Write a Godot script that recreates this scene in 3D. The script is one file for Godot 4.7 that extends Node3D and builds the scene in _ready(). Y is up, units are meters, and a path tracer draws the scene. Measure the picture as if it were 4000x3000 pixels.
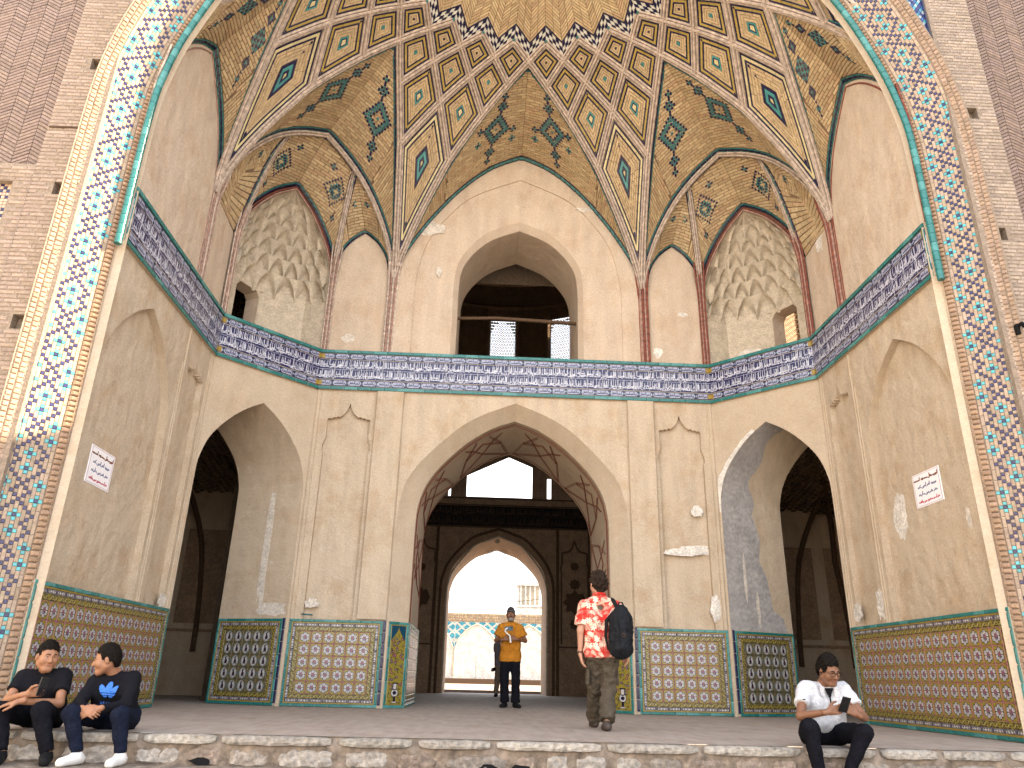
extends Node3D
# A brick and plaster mosque porch (iwan) with a tiled ribbed half dome, seen from its forecourt.
const W := 5.22      # half width of the porch
const A := 3.765     # half width of its back wall
const ZC := 5.216    # centre of the half dome = front plane
const HD := 1.365    # height of the tiled dado
const F0 := 5.5      # inscription band, bottom and top
const F1 := 6.32
const STEP := PI / 14.0
const LEDGE := -0.245
const UP := Vector3.UP

var rng := RandomNumberGenerator.new()
var m := {}
var used := {}

# ---------------------------------------------------------------- mesh builder
class MB:
	var v := PackedVector3Array()
	var t := PackedVector2Array()
	var c := PackedColorArray()
	var ix := PackedInt32Array()
	var col := Color.WHITE
	var tinted := false
	func p(a: Vector3, uv := Vector2.ZERO) -> int:
		v.push_back(a); t.push_back(uv); c.push_back(col)
		return v.size() - 1
	func tri(a: int, b: int, d: int) -> void:
		ix.push_back(a); ix.push_back(d); ix.push_back(b)
	func quad(a: Vector3, b: Vector3, d: Vector3, e: Vector3, u := Rect2(0, 0, 1, 1)) -> void:
		var i := p(a, Vector2(u.position.x, u.end.y))
		p(b, u.end); p(d, Vector2(u.end.x, u.position.y)); p(e, u.position)
		tri(i, i + 1, i + 2); tri(i, i + 2, i + 3)
	func loop(ring: Array) -> void:
		var i := v.size()
		for q in ring: p(q)
		for k in range(1, ring.size() - 1): tri(i, i + k, i + k + 1)
	func between(r0: Array, r1: Array, closed := true) -> void:
		var n := r0.size()
		for k in (n if closed else n - 1):
			quad(r0[k], r0[(k + 1) % n], r1[(k + 1) % n], r1[k])
	func grid(rows: Array, wrap := false, us := 1.0, vs := 1.0) -> void:
		var base := v.size()
		var w: int = rows[0].size()
		for j in rows.size():
			for i in w: p(rows[j][i], Vector2(us * i / maxf(1, w - 1), vs * j / maxf(1, rows.size() - 1)))
		for j in rows.size() - 1:
			for i in (w if wrap else w - 1):
				var a := base + j * w + i
				var b := base + j * w + (i + 1) % w
				tri(a, b, b + w); tri(a, b + w, a + w)
	func box(x: Transform3D, s: Vector3, bev := 0.0) -> void:
		var h := s * 0.5
		var b := minf(bev, minf(h.x, minf(h.y, h.z)) * 0.6)
		if b <= 0.0:
			var q := []
			for sx in [-1, 1]:
				for sy in [-1, 1]:
					for sz in [-1, 1]: q.append(x * Vector3(sx * h.x, sy * h.y, sz * h.z))
			for f in [[0, 1, 3, 2], [4, 6, 7, 5], [0, 4, 5, 1], [2, 3, 7, 6], [0, 2, 6, 4], [1, 5, 7, 3]]:
				quad(q[f[0]], q[f[1]], q[f[2]], q[f[3]])
			return
		for ax in 3:
			for sg in [-1.0, 1.0]:
				var i1 := (ax + 1) % 3
				var i2 := (ax + 2) % 3
				var ring := []
				for w in [[-1, -1], [1, -1], [1, 1], [-1, 1]]:
					var q := Vector3.ZERO
					q[ax] = sg * h[ax]; q[i1] = w[0] * (h[i1] - b) * sg; q[i2] = w[1] * (h[i2] - b)
					ring.append(x * q)
				quad(ring[0], ring[1], ring[2], ring[3])
		for ax in 3:
			var i1 := (ax + 1) % 3
			var i2 := (ax + 2) % 3
			for s1 in [-1.0, 1.0]:
				for s2 in [-1.0, 1.0]:
					var r := []
					for e in [[-1, 0], [1, 0], [1, 1], [-1, 1]]:
						var q := Vector3.ZERO
						q[ax] = e[0] * (h[ax] - b)
						q[i1] = s1 * (h[i1] if e[1] == 0 else h[i1] - b)
						q[i2] = s2 * (h[i2] - b if e[1] == 0 else h[i2])
						r.append(x * q)
					if s1 * s2 > 0: quad(r[0], r[1], r[2], r[3])
					else: quad(r[3], r[2], r[1], r[0])
		for sx in [-1.0, 1.0]:
			for sy in [-1.0, 1.0]:
				for sz in [-1.0, 1.0]:
					var a := x * Vector3(sx * h.x, sy * (h.y - b), sz * (h.z - b))
					var d := x * Vector3(sx * (h.x - b), sy * h.y, sz * (h.z - b))
					var e := x * Vector3(sx * (h.x - b), sy * (h.y - b), sz * h.z)
					loop([a, d, e] if sx * sy * sz > 0 else [a, e, d])
	# a flat piece: polygon in a frame, from depth d0 to d1, with a chamfer
	func piece(f: Fr, poly: PackedVector2Array, d0: float, d1: float, bev := 0.004, uv := Rect2(0, 0, 1, 1)) -> void:
		var n := poly.size()
		var cen := Vector2.ZERO
		var lo := poly[0]
		var hi := poly[0]
		for q in poly: cen += q / n; lo = lo.min(q); hi = hi.max(q)
		var inr := 1e9
		for k in n:
			var e := poly[(k + 1) % n] - poly[k]
			if e.length() > 1e-6: inr = minf(inr, absf(e.normalized().cross(cen - poly[k])))
		var s := clampf(1.0 - bev / maxf(inr, 1e-4), 0.5, 1.0)
		var r0 := []; var r1 := []
		var i := v.size()
		for q in poly:
			var w := cen + (q - cen) * s
			var k := (w - lo) / (hi - lo).max(Vector2(1e-5, 1e-5))
			p(f.at(w.x, w.y, d1), Vector2(uv.position.x + k.x * uv.size.x, uv.end.y - k.y * uv.size.y))
			r0.append(f.at(q.x, q.y, d0)); r1.append(f.at(q.x, q.y, d1 - bev))
		for k in range(1, n - 1): tri(i, i + k, i + k + 1)
		var r2 := []
		for k in n: r2.append(v[i + k])
		var us := t.size()
		between(r0, r1); between(r1, r2)
		for k in range(us, t.size()): t[k] = uv.get_center()
	func sweep(path: Array, sides: Array, ups: Array, prof: PackedVector2Array) -> void:
		var rows := []
		for k in path.size():
			var r := []
			for q in prof: r.append(path[k] + sides[k] * q.x + ups[k] * q.y)
			rows.append(r)
		grid(rows)
	func tube(path: Array, radii: Array, n := 8, caps := true) -> void:
		var rows := []
		var side := Vector3.ZERO
		for k in path.size():
			var d: Vector3 = (path[mini(k + 1, path.size() - 1)] - path[maxi(k - 1, 0)]).normalized()
			if side == Vector3.ZERO:
				side = d.cross(Vector3.UP if absf(d.y) < 0.9 else Vector3.RIGHT).normalized()
			side = (side - d * side.dot(d)).normalized()
			var o := side.cross(d)
			var r := []
			for i in n:
				var a := TAU * i / n
				r.append(path[k] + (side * cos(a) + o * sin(a)) * radii[mini(k, radii.size() - 1)])
			rows.append(r)
		grid(rows, true)
		if caps:
			loop(rows[-1])
			var q: Array = rows[0].duplicate(); q.reverse(); loop(q)
	func lathe(base: Vector3, prof: PackedVector2Array, n := 20) -> void:
		var rows := []
		for q in prof:
			var r := []
			for i in n:
				var a := TAU * i / n
				r.append(base + Vector3(cos(a) * q.x, q.y, -sin(a) * q.x))
			rows.append(r)
		grid(rows, true)
	func blob(x: Transform3D, rad: Vector3, n := 10) -> void:
		var rows := []
		for j in n + 1:
			var th := -PI / 2 + PI * j / n
			var r := []
			for i in n * 2:
				var a := TAU * i / (n * 2)
				r.append(x * Vector3(cos(th) * cos(a) * rad.x, sin(th) * rad.y, -cos(th) * sin(a) * rad.z))
			rows.append(r)
		grid(rows, true)
	func mesh(smooth := false) -> ArrayMesh:
		var a := []
		a.resize(Mesh.ARRAY_MAX)
		a[Mesh.ARRAY_VERTEX] = v; a[Mesh.ARRAY_TEX_UV] = t; a[Mesh.ARRAY_INDEX] = ix
		if tinted: a[Mesh.ARRAY_COLOR] = c
		if smooth:
			var n := PackedVector3Array()
			n.resize(v.size())
			for k in range(0, ix.size(), 3):
				var x := ix[k]; var y := ix[k + 1]; var z := ix[k + 2]
				var q := (v[z] - v[x]).cross(v[y] - v[x])
				n[x] += q; n[y] += q; n[z] += q
			for k in n.size(): n[k] = n[k].normalized() if n[k].length_squared() > 1e-20 else Vector3.UP
			a[Mesh.ARRAY_NORMAL] = n
		var g := ArrayMesh.new()
		if ix.size() > 0: g.add_surface_from_arrays(Mesh.PRIMITIVE_TRIANGLES, a)
		return g

# a flat frame: u along, w up, n out of the surface
class Fr:
	var o: Vector3
	var u: Vector3
	var w: Vector3
	var n: Vector3
	func _init(o_: Vector3, u_: Vector3, n_: Vector3, w_ := Vector3.UP) -> void:
		o = o_; u = u_; n = n_; w = w_
	func at(a: float, b: float, d := 0.0) -> Vector3: return o + u * a + w * b + n * d
	func moved(d: float) -> Fr: return Fr.new(o + n * d, u, n, w)

# ---------------------------------------------------------------- nodes
func numbered(called: String) -> String:
	var k: int = used.get(called, 0)
	used[called] = k + 1
	return called if k == 0 else "%s_%03d" % [called, k]

func tag(o: Node3D, label: String, category: String, group := "", kind := "") -> Node3D:
	if label: o.set_meta("label", label)
	if category: o.set_meta("category", category)
	if group: o.set_meta("group", group)
	if kind: o.set_meta("kind", kind)
	return o

func thing(called: String, label: String, category: String, at := Vector3.ZERO, group := "", kind := "") -> Node3D:
	var o := Node3D.new()
	o.name = numbered(called)
	add_child(o)
	o.position = at
	return tag(o, label, category, group, kind)

func put(called: String, b: MB, mat: Material, parent: Node3D = self, smooth := false, kind := "") -> MeshInstance3D:
	return put_mesh(called, b.mesh(smooth), mat, parent, kind)

func put_mesh(called: String, g: Mesh, mat: Material, parent: Node3D = self, kind := "") -> MeshInstance3D:
	var o := MeshInstance3D.new()
	o.mesh = g
	o.material_override = mat
	o.name = numbered(called) if parent == self else called
	parent.add_child(o, true)
	if kind: o.set_meta("kind", kind)
	return o

func copy_of(src: Node3D) -> Node3D:
	var d: Node3D = src.duplicate()
	d.name = numbered(String(src.name).rstrip("0123456789_"))
	add_child(d)
	return d

# ---------------------------------------------------------------- curves
func smooth_curve(pts: Array, per := 4) -> Array:
	var out := []
	for k in pts.size() - 1:
		var a = pts[maxi(k - 1, 0)]; var b = pts[k]; var c = pts[k + 1]; var d = pts[mini(k + 2, pts.size() - 1)]
		for i in per:
			var t := float(i) / per
			out.append(0.5 * ((2.0 * b) + (c - a) * t + (2.0 * a - 5.0 * b + 4.0 * c - d) * t * t + (3.0 * b - a - 3.0 * c + d) * t * t * t))
	out.append(pts[-1])
	return out

# a pointed arch from half its outline (foot to apex, x positive): left foot .. apex .. right foot
func arch(half: Array, cx := 0.0, per := 4) -> PackedVector2Array:
	var s := smooth_curve(half, per)
	var out := PackedVector2Array()
	for q in s: out.append(Vector2(cx - q.x, q.y))
	s.reverse()
	for k in range(1, s.size()): out.append(Vector2(cx + s[k].x, s[k].y))
	return out

func resample(pts: Array, n: int) -> Array:
	var acc := [0.0]
	for k in range(1, pts.size()): acc.append(acc[-1] + pts[k].distance_to(pts[k - 1]))
	var out := []
	var j := 0
	for i in n + 1:
		var s: float = acc[-1] * i / n
		while j < pts.size() - 2 and acc[j + 1] < s: j += 1
		out.append(pts[j].lerp(pts[j + 1], clampf((s - acc[j]) / maxf(acc[j + 1] - acc[j], 1e-6), 0, 1)))
	return out

func face(b: MB, f: Fr, poly: PackedVector2Array, d := 0.0, us := 1.0) -> void:
	var id := Geometry2D.triangulate_polygon(poly)
	var base := b.v.size()
	for q in poly: b.p(f.at(q.x, q.y, d), q * us)
	for k in range(0, id.size(), 3): b.tri(base + id[k], base + id[k + 1], base + id[k + 2])

# the edge of an opening: the outline pushed from depth d0 to d1 (shift: sideways move of the far end)
func rim(b: MB, f: Fr, line: PackedVector2Array, d0: float, d1: float, closed := false, shift := Vector3.ZERO, seg := 1) -> void:
	for j in seg:
		var k0 := float(j) / seg
		var k1 := float(j + 1) / seg
		var r0 := []; var r1 := []
		for q in line:
			r0.append(f.at(q.x, q.y, lerpf(d0, d1, k0)) + shift * k0); r1.append(f.at(q.x, q.y, lerpf(d0, d1, k1)) + shift * k1)
		b.between(r0, r1, closed)

func rect(a: float, b: float, c: float, d: float) -> PackedVector2Array:
	return PackedVector2Array([Vector2(a, c), Vector2(b, c), Vector2(b, d), Vector2(a, d)])

func fbox(b: MB, f: Fr, u0: float, u1: float, y0: float, y1: float, d0: float, d1: float, bev := 0.004) -> void:
	b.piece(f, rect(u0, u1, y0, y1), d0, d1, bev)

# ---------------------------------------------------------------- textures
func noise(sd: int, freq: float, oct := 4, kind := FastNoiseLite.TYPE_SIMPLEX_SMOOTH) -> FastNoiseLite:
	var n := FastNoiseLite.new()
	n.seed = sd; n.frequency = freq; n.fractal_octaves = oct; n.noise_type = kind
	return n

func field_of(sd: int, freq: float, oct: int, size: int, sy := 1.0) -> PackedByteArray:
	var g := noise(sd, freq, oct).get_seamless_image(size, int(size * sy))
	if sy != 1.0: g.resize(size, size, Image.INTERPOLATE_CUBIC)
	g.convert(Image.FORMAT_L8)
	return g.get_data()

func tex(img: Image) -> ImageTexture:
	return ImageTexture.create_from_image(img)

func bump(sd: int, freq: float, oct: int, size: int, strength: float) -> ImageTexture:
	var g := noise(sd, freq, oct).get_seamless_image(size, size)
	g.convert(Image.FORMAT_RGBA8)
	g.bump_map_to_normal_map(strength)
	return tex(g)

# old plaster: cream with ochre clouds, pale scrubbed places, fine vertical streaks and specks
func plaster_image(sd: int, size: int, base: Color, warm: Color, pale: Color, amount := 1.0) -> Image:
	var big := field_of(sd, 0.006, 5, size)
	var mid := field_of(sd + 1, 0.018, 5, size)
	var fine := field_of(sd + 2, 0.12, 3, size)
	var streak := field_of(sd + 3, 0.02, 4, size, 0.18)
	var img := PackedByteArray()
	img.resize(size * size * 3)
	for k in size * size:
		var b := big[k] / 255.0
		var a := mid[k] / 255.0
		var f := fine[k] / 255.0
		var s := streak[k] / 255.0
		var w := clampf((b - 0.46) * 1.5 + (a - 0.5) * 1.1, 0, 1) * amount
		var q := clampf((a - 0.6) * 3.0, 0, 1) * clampf((0.62 - b) * 3.0, 0, 1) * amount
		var g := 0.90 + 0.14 * f + (s - 0.5) * 0.16 * amount
		if f > 0.80 and a > 0.52: g *= 0.80
		if absf(a - 0.5) < 0.004 and b > 0.5: g *= 0.84
		var c := base.lerp(warm, w).lerp(pale, q * 0.8)
		img[k * 3] = clampi(int(c.r * g * 255), 0, 255)
		img[k * 3 + 1] = clampi(int(c.g * g * 255), 0, 255)
		img[k * 3 + 2] = clampi(int(c.b * g * 255), 0, 255)
	return Image.create_from_data(size, size, false, Image.FORMAT_RGB8, img)

func grain_image(sd: int, size: int, lo: float, freq := 0.05) -> Image:
	var a := field_of(sd, freq, 5, size)
	var b := field_of(sd + 1, 0.012, 4, size)
	var img := PackedByteArray()
	img.resize(size * size)
	for k in size * size:
		img[k] = clampi(int(255 * (lo + (1.0 - lo) * (0.6 * a[k] / 255.0 + 0.4 * b[k] / 255.0) * 1.15)), 0, 255)
	return Image.create_from_data(size, size, false, Image.FORMAT_L8, img)

func lin(r: float, g: float, b: float) -> Color:
	return Color(r, g, b).linear_to_srgb()

func hexl(h: String) -> Color:   # an sRGB hex as a linear value, for vertex colours
	return Color(h).srgb_to_linear()

func mat(key: String, col: Color, rough: float, t: Texture2D = null, scale := 1.0, nrm: Texture2D = null, ns := 1.0, tint := false) -> StandardMaterial3D:
	var s := StandardMaterial3D.new()
	s.resource_name = key
	s.albedo_color = col
	s.roughness = rough
	if t:
		s.albedo_texture = t
		s.uv1_triplanar = true; s.uv1_world_triplanar = true
		s.uv1_scale = Vector3.ONE * scale
	if nrm:
		s.normal_enabled = true; s.normal_texture = nrm; s.normal_scale = ns
		s.uv1_triplanar = true; s.uv1_world_triplanar = true
		s.uv1_scale = Vector3.ONE * scale
	s.vertex_color_use_as_albedo = tint
	m[key] = s
	return s

func printed(key: String, img: Image, rough := 0.25) -> StandardMaterial3D:
	var s := StandardMaterial3D.new()
	s.resource_name = key
	s.albedo_texture = tex(img)
	s.roughness = rough
	m[key] = s
	return s

func materials() -> void:
	var n1 := bump(11, 0.03, 5, 512, 6.0)
	var n2 := bump(12, 0.09, 4, 512, 5.0)
	var g1 := tex(grain_image(21, 512, 0.62))
	var g2 := tex(grain_image(23, 512, 0.45, 0.02))
	var pl := tex(plaster_image(31, 1024, Color("bfae98"), Color("b09475"), Color("cfc5b4"), 0.55))
	var pu := tex(plaster_image(41, 1024, Color("c4b29e"), Color("b89c82"), Color("d6ccbc"), 0.55))
	mat("plaster", Color.WHITE, 0.92, pl, 0.19, n1, 0.35)
	mat("plaster_up", Color.WHITE, 0.92, pu, 0.17, n1, 0.3)
	mat("plaster_white", lin(0.95, 0.89, 0.81), 0.9, g1, 0.7, n1, 0.3)
	mat("stucco", lin(0.72, 0.62, 0.48), 0.88, g1, 0.8, n1, 0.2)
	mat("grey_render", lin(0.50, 0.475, 0.465), 0.9, g1, 0.4, n1, 0.3)
	mat("pale_skim", lin(0.84, 0.76, 0.66), 0.9, g1, 0.6, n1, 0.3)
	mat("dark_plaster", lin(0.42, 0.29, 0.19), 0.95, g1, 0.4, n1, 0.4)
	mat("rib", lin(0.80, 0.65, 0.54), 0.85, g2, 1.3, n1, 0.3)
	mat("rib_dark", lin(0.11, 0.07, 0.05), 0.9)
	mat("rib_red", lin(0.36, 0.10, 0.065), 0.85, g2, 1.1)
	mat("rib_pink", lin(0.55, 0.33, 0.26), 0.85, g2, 1.1)
	mat("brick_tint", Color.WHITE, 0.88, g1, 2.2, n2, 0.5, true)
	mat("mortar", lin(0.27, 0.175, 0.105), 0.95, g1, 1.5, n1, 0.5)
	mat("pier_mortar", lin(0.36, 0.28, 0.215), 0.95, g1, 1.5, n1, 0.5)
	mat("glaze_tint", Color.WHITE, 0.22, null, 1.0, n2, 0.12, true)
	m.glaze_tint.uv1_scale = Vector3.ONE * 1.2
	mat("turquoise", lin(0.028, 0.225, 0.215), 0.25, g1, 1.8, n2, 0.2)
	mat("turquoise_pale", lin(0.085, 0.34, 0.33), 0.25, g1, 1.8, n2, 0.2)
	mat("teal", lin(0.02, 0.155, 0.165), 0.25, g1, 1.8, n2, 0.2)
	mat("navy", lin(0.014, 0.014, 0.06), 0.22, null, 1.0, n2, 0.2)
	mat("yellow", lin(0.40, 0.27, 0.035), 0.3, g1, 2.0)
	mat("joint", lin(0.42, 0.35, 0.26), 0.95)
	mat("floor", lin(0.41, 0.37, 0.345), 0.8, tex(plaster_image(51, 1024, Color("ece2d8"), Color("d6c3b2"), Color("f8f2ea"), 0.8)), 0.33, n1, 0.35)
	mat("stone_tint", Color.WHITE, 0.9, g2, 1.4, n1, 1.0, true)
	mat("step_mortar", lin(0.36, 0.28, 0.215), 0.95, g2, 0.9, n1, 0.9)
	mat("ground", lin(0.60, 0.54, 0.47), 0.95, g2, 0.25, n1, 0.6)
	mat("far_plaster", lin(0.80, 0.76, 0.69), 0.9, g1, 0.3)
	mat("wood", lin(0.14, 0.075, 0.035), 0.8, g2, 2.0)
	mat("black", lin(0.012, 0.012, 0.013), 0.55)
	mat("black_gloss", lin(0.01, 0.01, 0.012), 0.12)
	mat("skin", lin(0.40, 0.205, 0.125), 0.55, null, 1.0)
	mat("skin_dark", lin(0.19, 0.085, 0.045), 0.55)
	mat("skin_tan", lin(0.30, 0.14, 0.075), 0.55)
	mat("skin_pale", lin(0.47, 0.25, 0.17), 0.55)
	mat("hair", lin(0.009, 0.007, 0.006), 0.5, null, 1.0, n2, 1.0)
	mat("hair_brown", lin(0.030, 0.020, 0.015), 0.6, null, 1.0, n2, 1.0)
	mat("hair_grey", lin(0.22, 0.20, 0.19), 0.7, null, 1.0, n2, 1.0)
	mat("hair_salt", lin(0.045, 0.042, 0.042), 0.6)
	mat("cloth_black", lin(0.010, 0.010, 0.013), 0.92, null, 2.0, n1, 0.6)
	mat("jeans_black", lin(0.012, 0.012, 0.017), 0.9, g1, 2.0, n1, 0.7)
	mat("jeans_blue", lin(0.014, 0.018, 0.036), 0.9, g1, 2.0, n1, 0.7)
	mat("cloth_orange", lin(0.62, 0.235, 0.008), 0.88, g1, 2.0, n1, 0.5)
	mat("cloth_white", lin(0.74, 0.75, 0.80), 0.85, g1, 2.0, n1, 0.5)
	mat("cloth_olive", lin(0.115, 0.095, 0.072), 0.9, g1, 1.6, n1, 0.9)
	mat("cloth_grey", lin(0.17, 0.15, 0.17), 0.9)
	mat("cloth_beige", lin(0.22, 0.175, 0.14), 0.9)
	mat("pack", lin(0.020, 0.022, 0.027), 0.5, g1, 2.5, n1, 0.8)
	mat("shoe_white", lin(0.72, 0.71, 0.69), 0.5)
	mat("shoe_brown", lin(0.05, 0.035, 0.028), 0.6)
	mat("logo_blue", lin(0.03, 0.16, 0.60), 0.6)
	for k in ["hair", "hair_brown", "hair_salt", "cloth_black", "jeans_black", "jeans_blue", "pack", "cloth_olive", "black"]: m[k].metallic_specular = 0.15
	mat("lip", lin(0.25, 0.085, 0.06), 0.5)
	mat("eye_white", lin(0.32, 0.29, 0.27), 0.3)
	mat("metal", lin(0.42, 0.42, 0.43), 0.35)
	m.metal.metallic = 0.8
	mat("phone_blue", lin(0.045, 0.10, 0.15), 0.25)
	mat("lens_dark", lin(0.01, 0.012, 0.02), 0.08)

const WING_H := 12.4
func _ready() -> void:
	rng.seed = 7
	var cam := Camera3D.new()
	cam.name = "camera"
	add_child(cam)
	cam.position = Vector3(-0.5824, 0.5157, 13.418)
	cam.rotation_order = EULER_ORDER_YXZ
	cam.rotation = Vector3(0.372716, -0.037017, 0.024759)
	cam.fov = 54.124
	cam.near = 0.05
	cam.far = 600.0
	cam.current = true
	var e := Environment.new()
	e.background_mode = Environment.BG_SKY
	e.tonemap_mode = Environment.TONE_MAPPER_LINEAR
	e.tonemap_exposure = 5.4
	e.sdfgi_enabled = true
	e.ssao_enabled = true
	e.ssil_enabled = true
	var sm := ProceduralSkyMaterial.new()
	sm.sky_top_color = Color(0.62, 0.67, 0.74)
	sm.sky_horizon_color = Color(1.0, 0.975, 0.94)
	sm.sky_curve = 0.3
	sm.ground_bottom_color = Color(0.5, 0.45, 0.4)
	sm.ground_horizon_color = Color(0.85, 0.82, 0.78)
	sm.sun_angle_max = 0.0
	sm.sun_curve = 0.05
	e.sky = Sky.new()
	e.sky.sky_material = sm
	var we := WorldEnvironment.new()
	we.name = "environment"
	we.environment = e
	add_child(we)
	var sun := DirectionalLight3D.new()
	sun.name = "sun"
	add_child(sun)
	var el := deg_to_rad(32.0)
	var az := deg_to_rad(2.4)
	sun.look_at_from_position(Vector3(cos(el) * cos(az), sin(el), cos(el) * sin(az)) * 50.0, Vector3.ZERO)
	sun.light_energy = 1.6
	sun.light_color = Color(1.0, 0.90, 0.76)
	sun.light_angular_distance = 0.5
	sun.shadow_enabled = true
	materials()
	tile_pictures()
	sign_picture()
	band_pictures()
	grounds()
	lower_walls()
	upper_walls()
	vault()
	front()
	inscription()
	dados()
	hall()
	court()
	people()

# ---------------------------------------------------------------- the place
var fb := Fr.new(Vector3.ZERO, Vector3.RIGHT, Vector3.BACK)
func fside(s: float) -> Fr: return Fr.new(Vector3(s * W, 0, 0), Vector3.BACK, Vector3(-s, 0, 0))
func fcham(s: float) -> Fr:
	return Fr.new(Vector3(s * (A + W) / 2, 0, (W - A) / 2), Vector3(s, 0, 1).normalized(), Vector3(-s, 0, 1).normalized())
func side_word(s: float) -> String: return "left" if s < 0 else "right"

const PORTAL := [Vector2(2.08, 0), Vector2(2.08, 1.5), Vector2(2.08, 3.1), Vector2(2.03, 3.52), Vector2(1.93, 3.86), Vector2(1.72, 4.17), Vector2(1.40, 4.52), Vector2(1.02, 4.87), Vector2(0.57, 5.14), Vector2(0, 5.37)]
const PORTAL_IN := [Vector2(1.77, 0), Vector2(1.77, 1.5), Vector2(1.77, 3.05), Vector2(1.74, 3.42), Vector2(1.66, 3.72), Vector2(1.49, 4.02), Vector2(1.22, 4.34), Vector2(0.86, 4.67), Vector2(0.43, 4.95), Vector2(0, 5.11)]
const CHAM := [Vector2(1.0, 0), Vector2(1.0, 1.7), Vector2(1.0, 3.4), Vector2(0.965, 3.8), Vector2(0.84, 4.15), Vector2(0.585, 4.49), Vector2(0.30, 4.75), Vector2(0, 4.94)]
const UPPER := [Vector2(1.31, 6.2), Vector2(1.31, 7.0), Vector2(1.31, 7.85), Vector2(1.26, 8.31), Vector2(1.11, 8.64), Vector2(0.86, 8.96), Vector2(0.54, 9.21), Vector2(0, 9.42)]
const UPPER_FRAME := [Vector2(2.08, 6.3), Vector2(2.08, 7.2), Vector2(2.07, 8.0), Vector2(1.88, 8.85), Vector2(1.47, 9.52), Vector2(0.95, 10.03), Vector2(0, 10.47)]
const WALL_ARCH := [Vector2(2.5, 6.3), Vector2(2.5, 7.3), Vector2(2.49, 8.05), Vector2(2.31, 8.53), Vector2(2.06, 8.99), Vector2(1.75, 9.48), Vector2(1.24, 10.14), Vector2(0.62, 10.70), Vector2(0, 11.0)]
const SMALL_ARCH := [Vector2(0.52, 6.3), Vector2(0.52, 7.3), Vector2(0.515, 8.15), Vector2(0.45, 8.45), Vector2(0.26, 8.76), Vector2(0, 8.98)]
const NICHE := [Vector2(1.0, 6.3), Vector2(1.0, 7.0), Vector2(1.0, 7.8), Vector2(0.965, 8.12), Vector2(0.87, 8.42), Vector2(0.67, 8.77), Vector2(0.38, 9.14), Vector2(0, 9.46)]
const SIDE_ARCH := [Vector2(-1.2, 6.3), Vector2(-1.2, 7.3), Vector2(-1.19, 8.1), Vector2(-1.08, 8.6), Vector2(-0.83, 9.1), Vector2(-0.5, 9.5), Vector2(-0.1, 9.88), Vector2(0.27, 9.63), Vector2(0.6, 9.3), Vector2(0.92, 8.87), Vector2(1.1, 8.45), Vector2(1.17, 8.0), Vector2(1.2, 7.3), Vector2(1.2, 6.3)]
const SIDE_MID := 3.91
const BLIND := [Vector2(1.15, 1.3), Vector2(1.15, 2.6), Vector2(1.13, 3.5), Vector2(1.05, 4.05), Vector2(0.82, 4.5), Vector2(0.44, 4.9), Vector2(0, 5.17)]

# outline of a little niche with an ogee head broken into cusps (half, foot to tip)
func cusped(half: float, y0: float, head: float, tip: float) -> PackedVector2Array:
	var h := [Vector2(half, y0), Vector2(half, head - 0.62), Vector2(half + 0.02, head - 0.60), Vector2(half + 0.02, head - 0.5), Vector2(half - 0.03, head - 0.35), Vector2(half - 0.02, head - 0.02)]
	for k in 3:
		var x := half - 0.03 - 0.075 * k
		for j in 4:
			var a := PI * j / 3.0
			h.append(Vector2(x - 0.0375 + 0.0375 * cos(a), head + 0.018 * k + 0.02 * sin(a)))
	var x1 := half - 0.26
	for j in 7:
		var q := j / 6.0
		h.append(Vector2(x1 * (1 - q) * (1.0 - 0.25 * q), lerpf(head + 0.06, tip, q * q * 0.75 + q * 0.25)))
	h[-1] = Vector2(0, tip)
	var out := PackedVector2Array()
	for q in h: out.append(Vector2(-q.x, q.y))
	h.reverse()
	for k in range(1, h.size()): out.append(h[k])
	return out

func shifted(p: PackedVector2Array, dx: float) -> PackedVector2Array:
	var o := PackedVector2Array()
	for q in p: o.append(q + Vector2(dx, 0))
	return o

# a wall face with notches that are open at its foot
func notched(u0: float, u1: float, y0: float, y1: float, notches: Array) -> PackedVector2Array:
	var p := PackedVector2Array([Vector2(u0, y0)])
	for n in notches:
		for q in n: p.append(Vector2(q.x, maxf(q.y, y0)))
	p.append_array([Vector2(u1, y0), Vector2(u1, y1), Vector2(u0, y1)])
	return p

func cut_low(p: PackedVector2Array, y0: float) -> PackedVector2Array:   # keep an arch outline above y0
	var o := PackedVector2Array()
	for k in p.size():
		if p[k].y > y0 + 0.01: o.append(p[k])
	o.insert(0, Vector2(o[0].x, y0))
	o.append(Vector2(o[-1].x, y0))
	return o

func skim(parent: Node3D, f: Fr, cx: float, cy: float, rx: float, ry: float, sd: int, key := "plaster_white", d := 0.003, power := 1.0) -> void:
	var n := noise(sd, 0.9, 3)
	var poly := PackedVector2Array()
	for k in 26:
		var a := TAU * k / 26.0
		var r := 1.0 + 0.42 * n.get_noise_2d(cos(a) * 1.3 + sd, sin(a) * 1.3) + 0.16 * n.get_noise_2d(cos(a) * 5.0, sin(a) * 5.0 + sd)
		var c := Vector2(signf(cos(a)) * pow(absf(cos(a)), power), signf(sin(a)) * pow(absf(sin(a)), power))
		poly.append(Vector2(cx + c.x * rx * r, cy + c.y * ry * r))
	var b := MB.new()
	face(b, f, poly, d)
	var r0 := []; var r1 := []
	for q in poly: r0.append(f.at(q.x, q.y, d)); r1.append(f.at(q.x, q.y, -0.004))
	b.between(r1, r0)
	put("plaster_patch", b, m[key], parent)

func bead(b: MB, f: Fr, u: float, y0: float, y1: float, r: float, d := 0.0) -> void:   # a vertical roll moulding
	var rows := []
	for y in [y0, y1]:
		var row := []
		for k in 7:
			var a := PI * k / 6.0
			row.append(f.at(u - r * cos(a), y, d + r * 0.8 * sin(a) - 0.001))
		rows.append(row)
	b.grid(rows)



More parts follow.
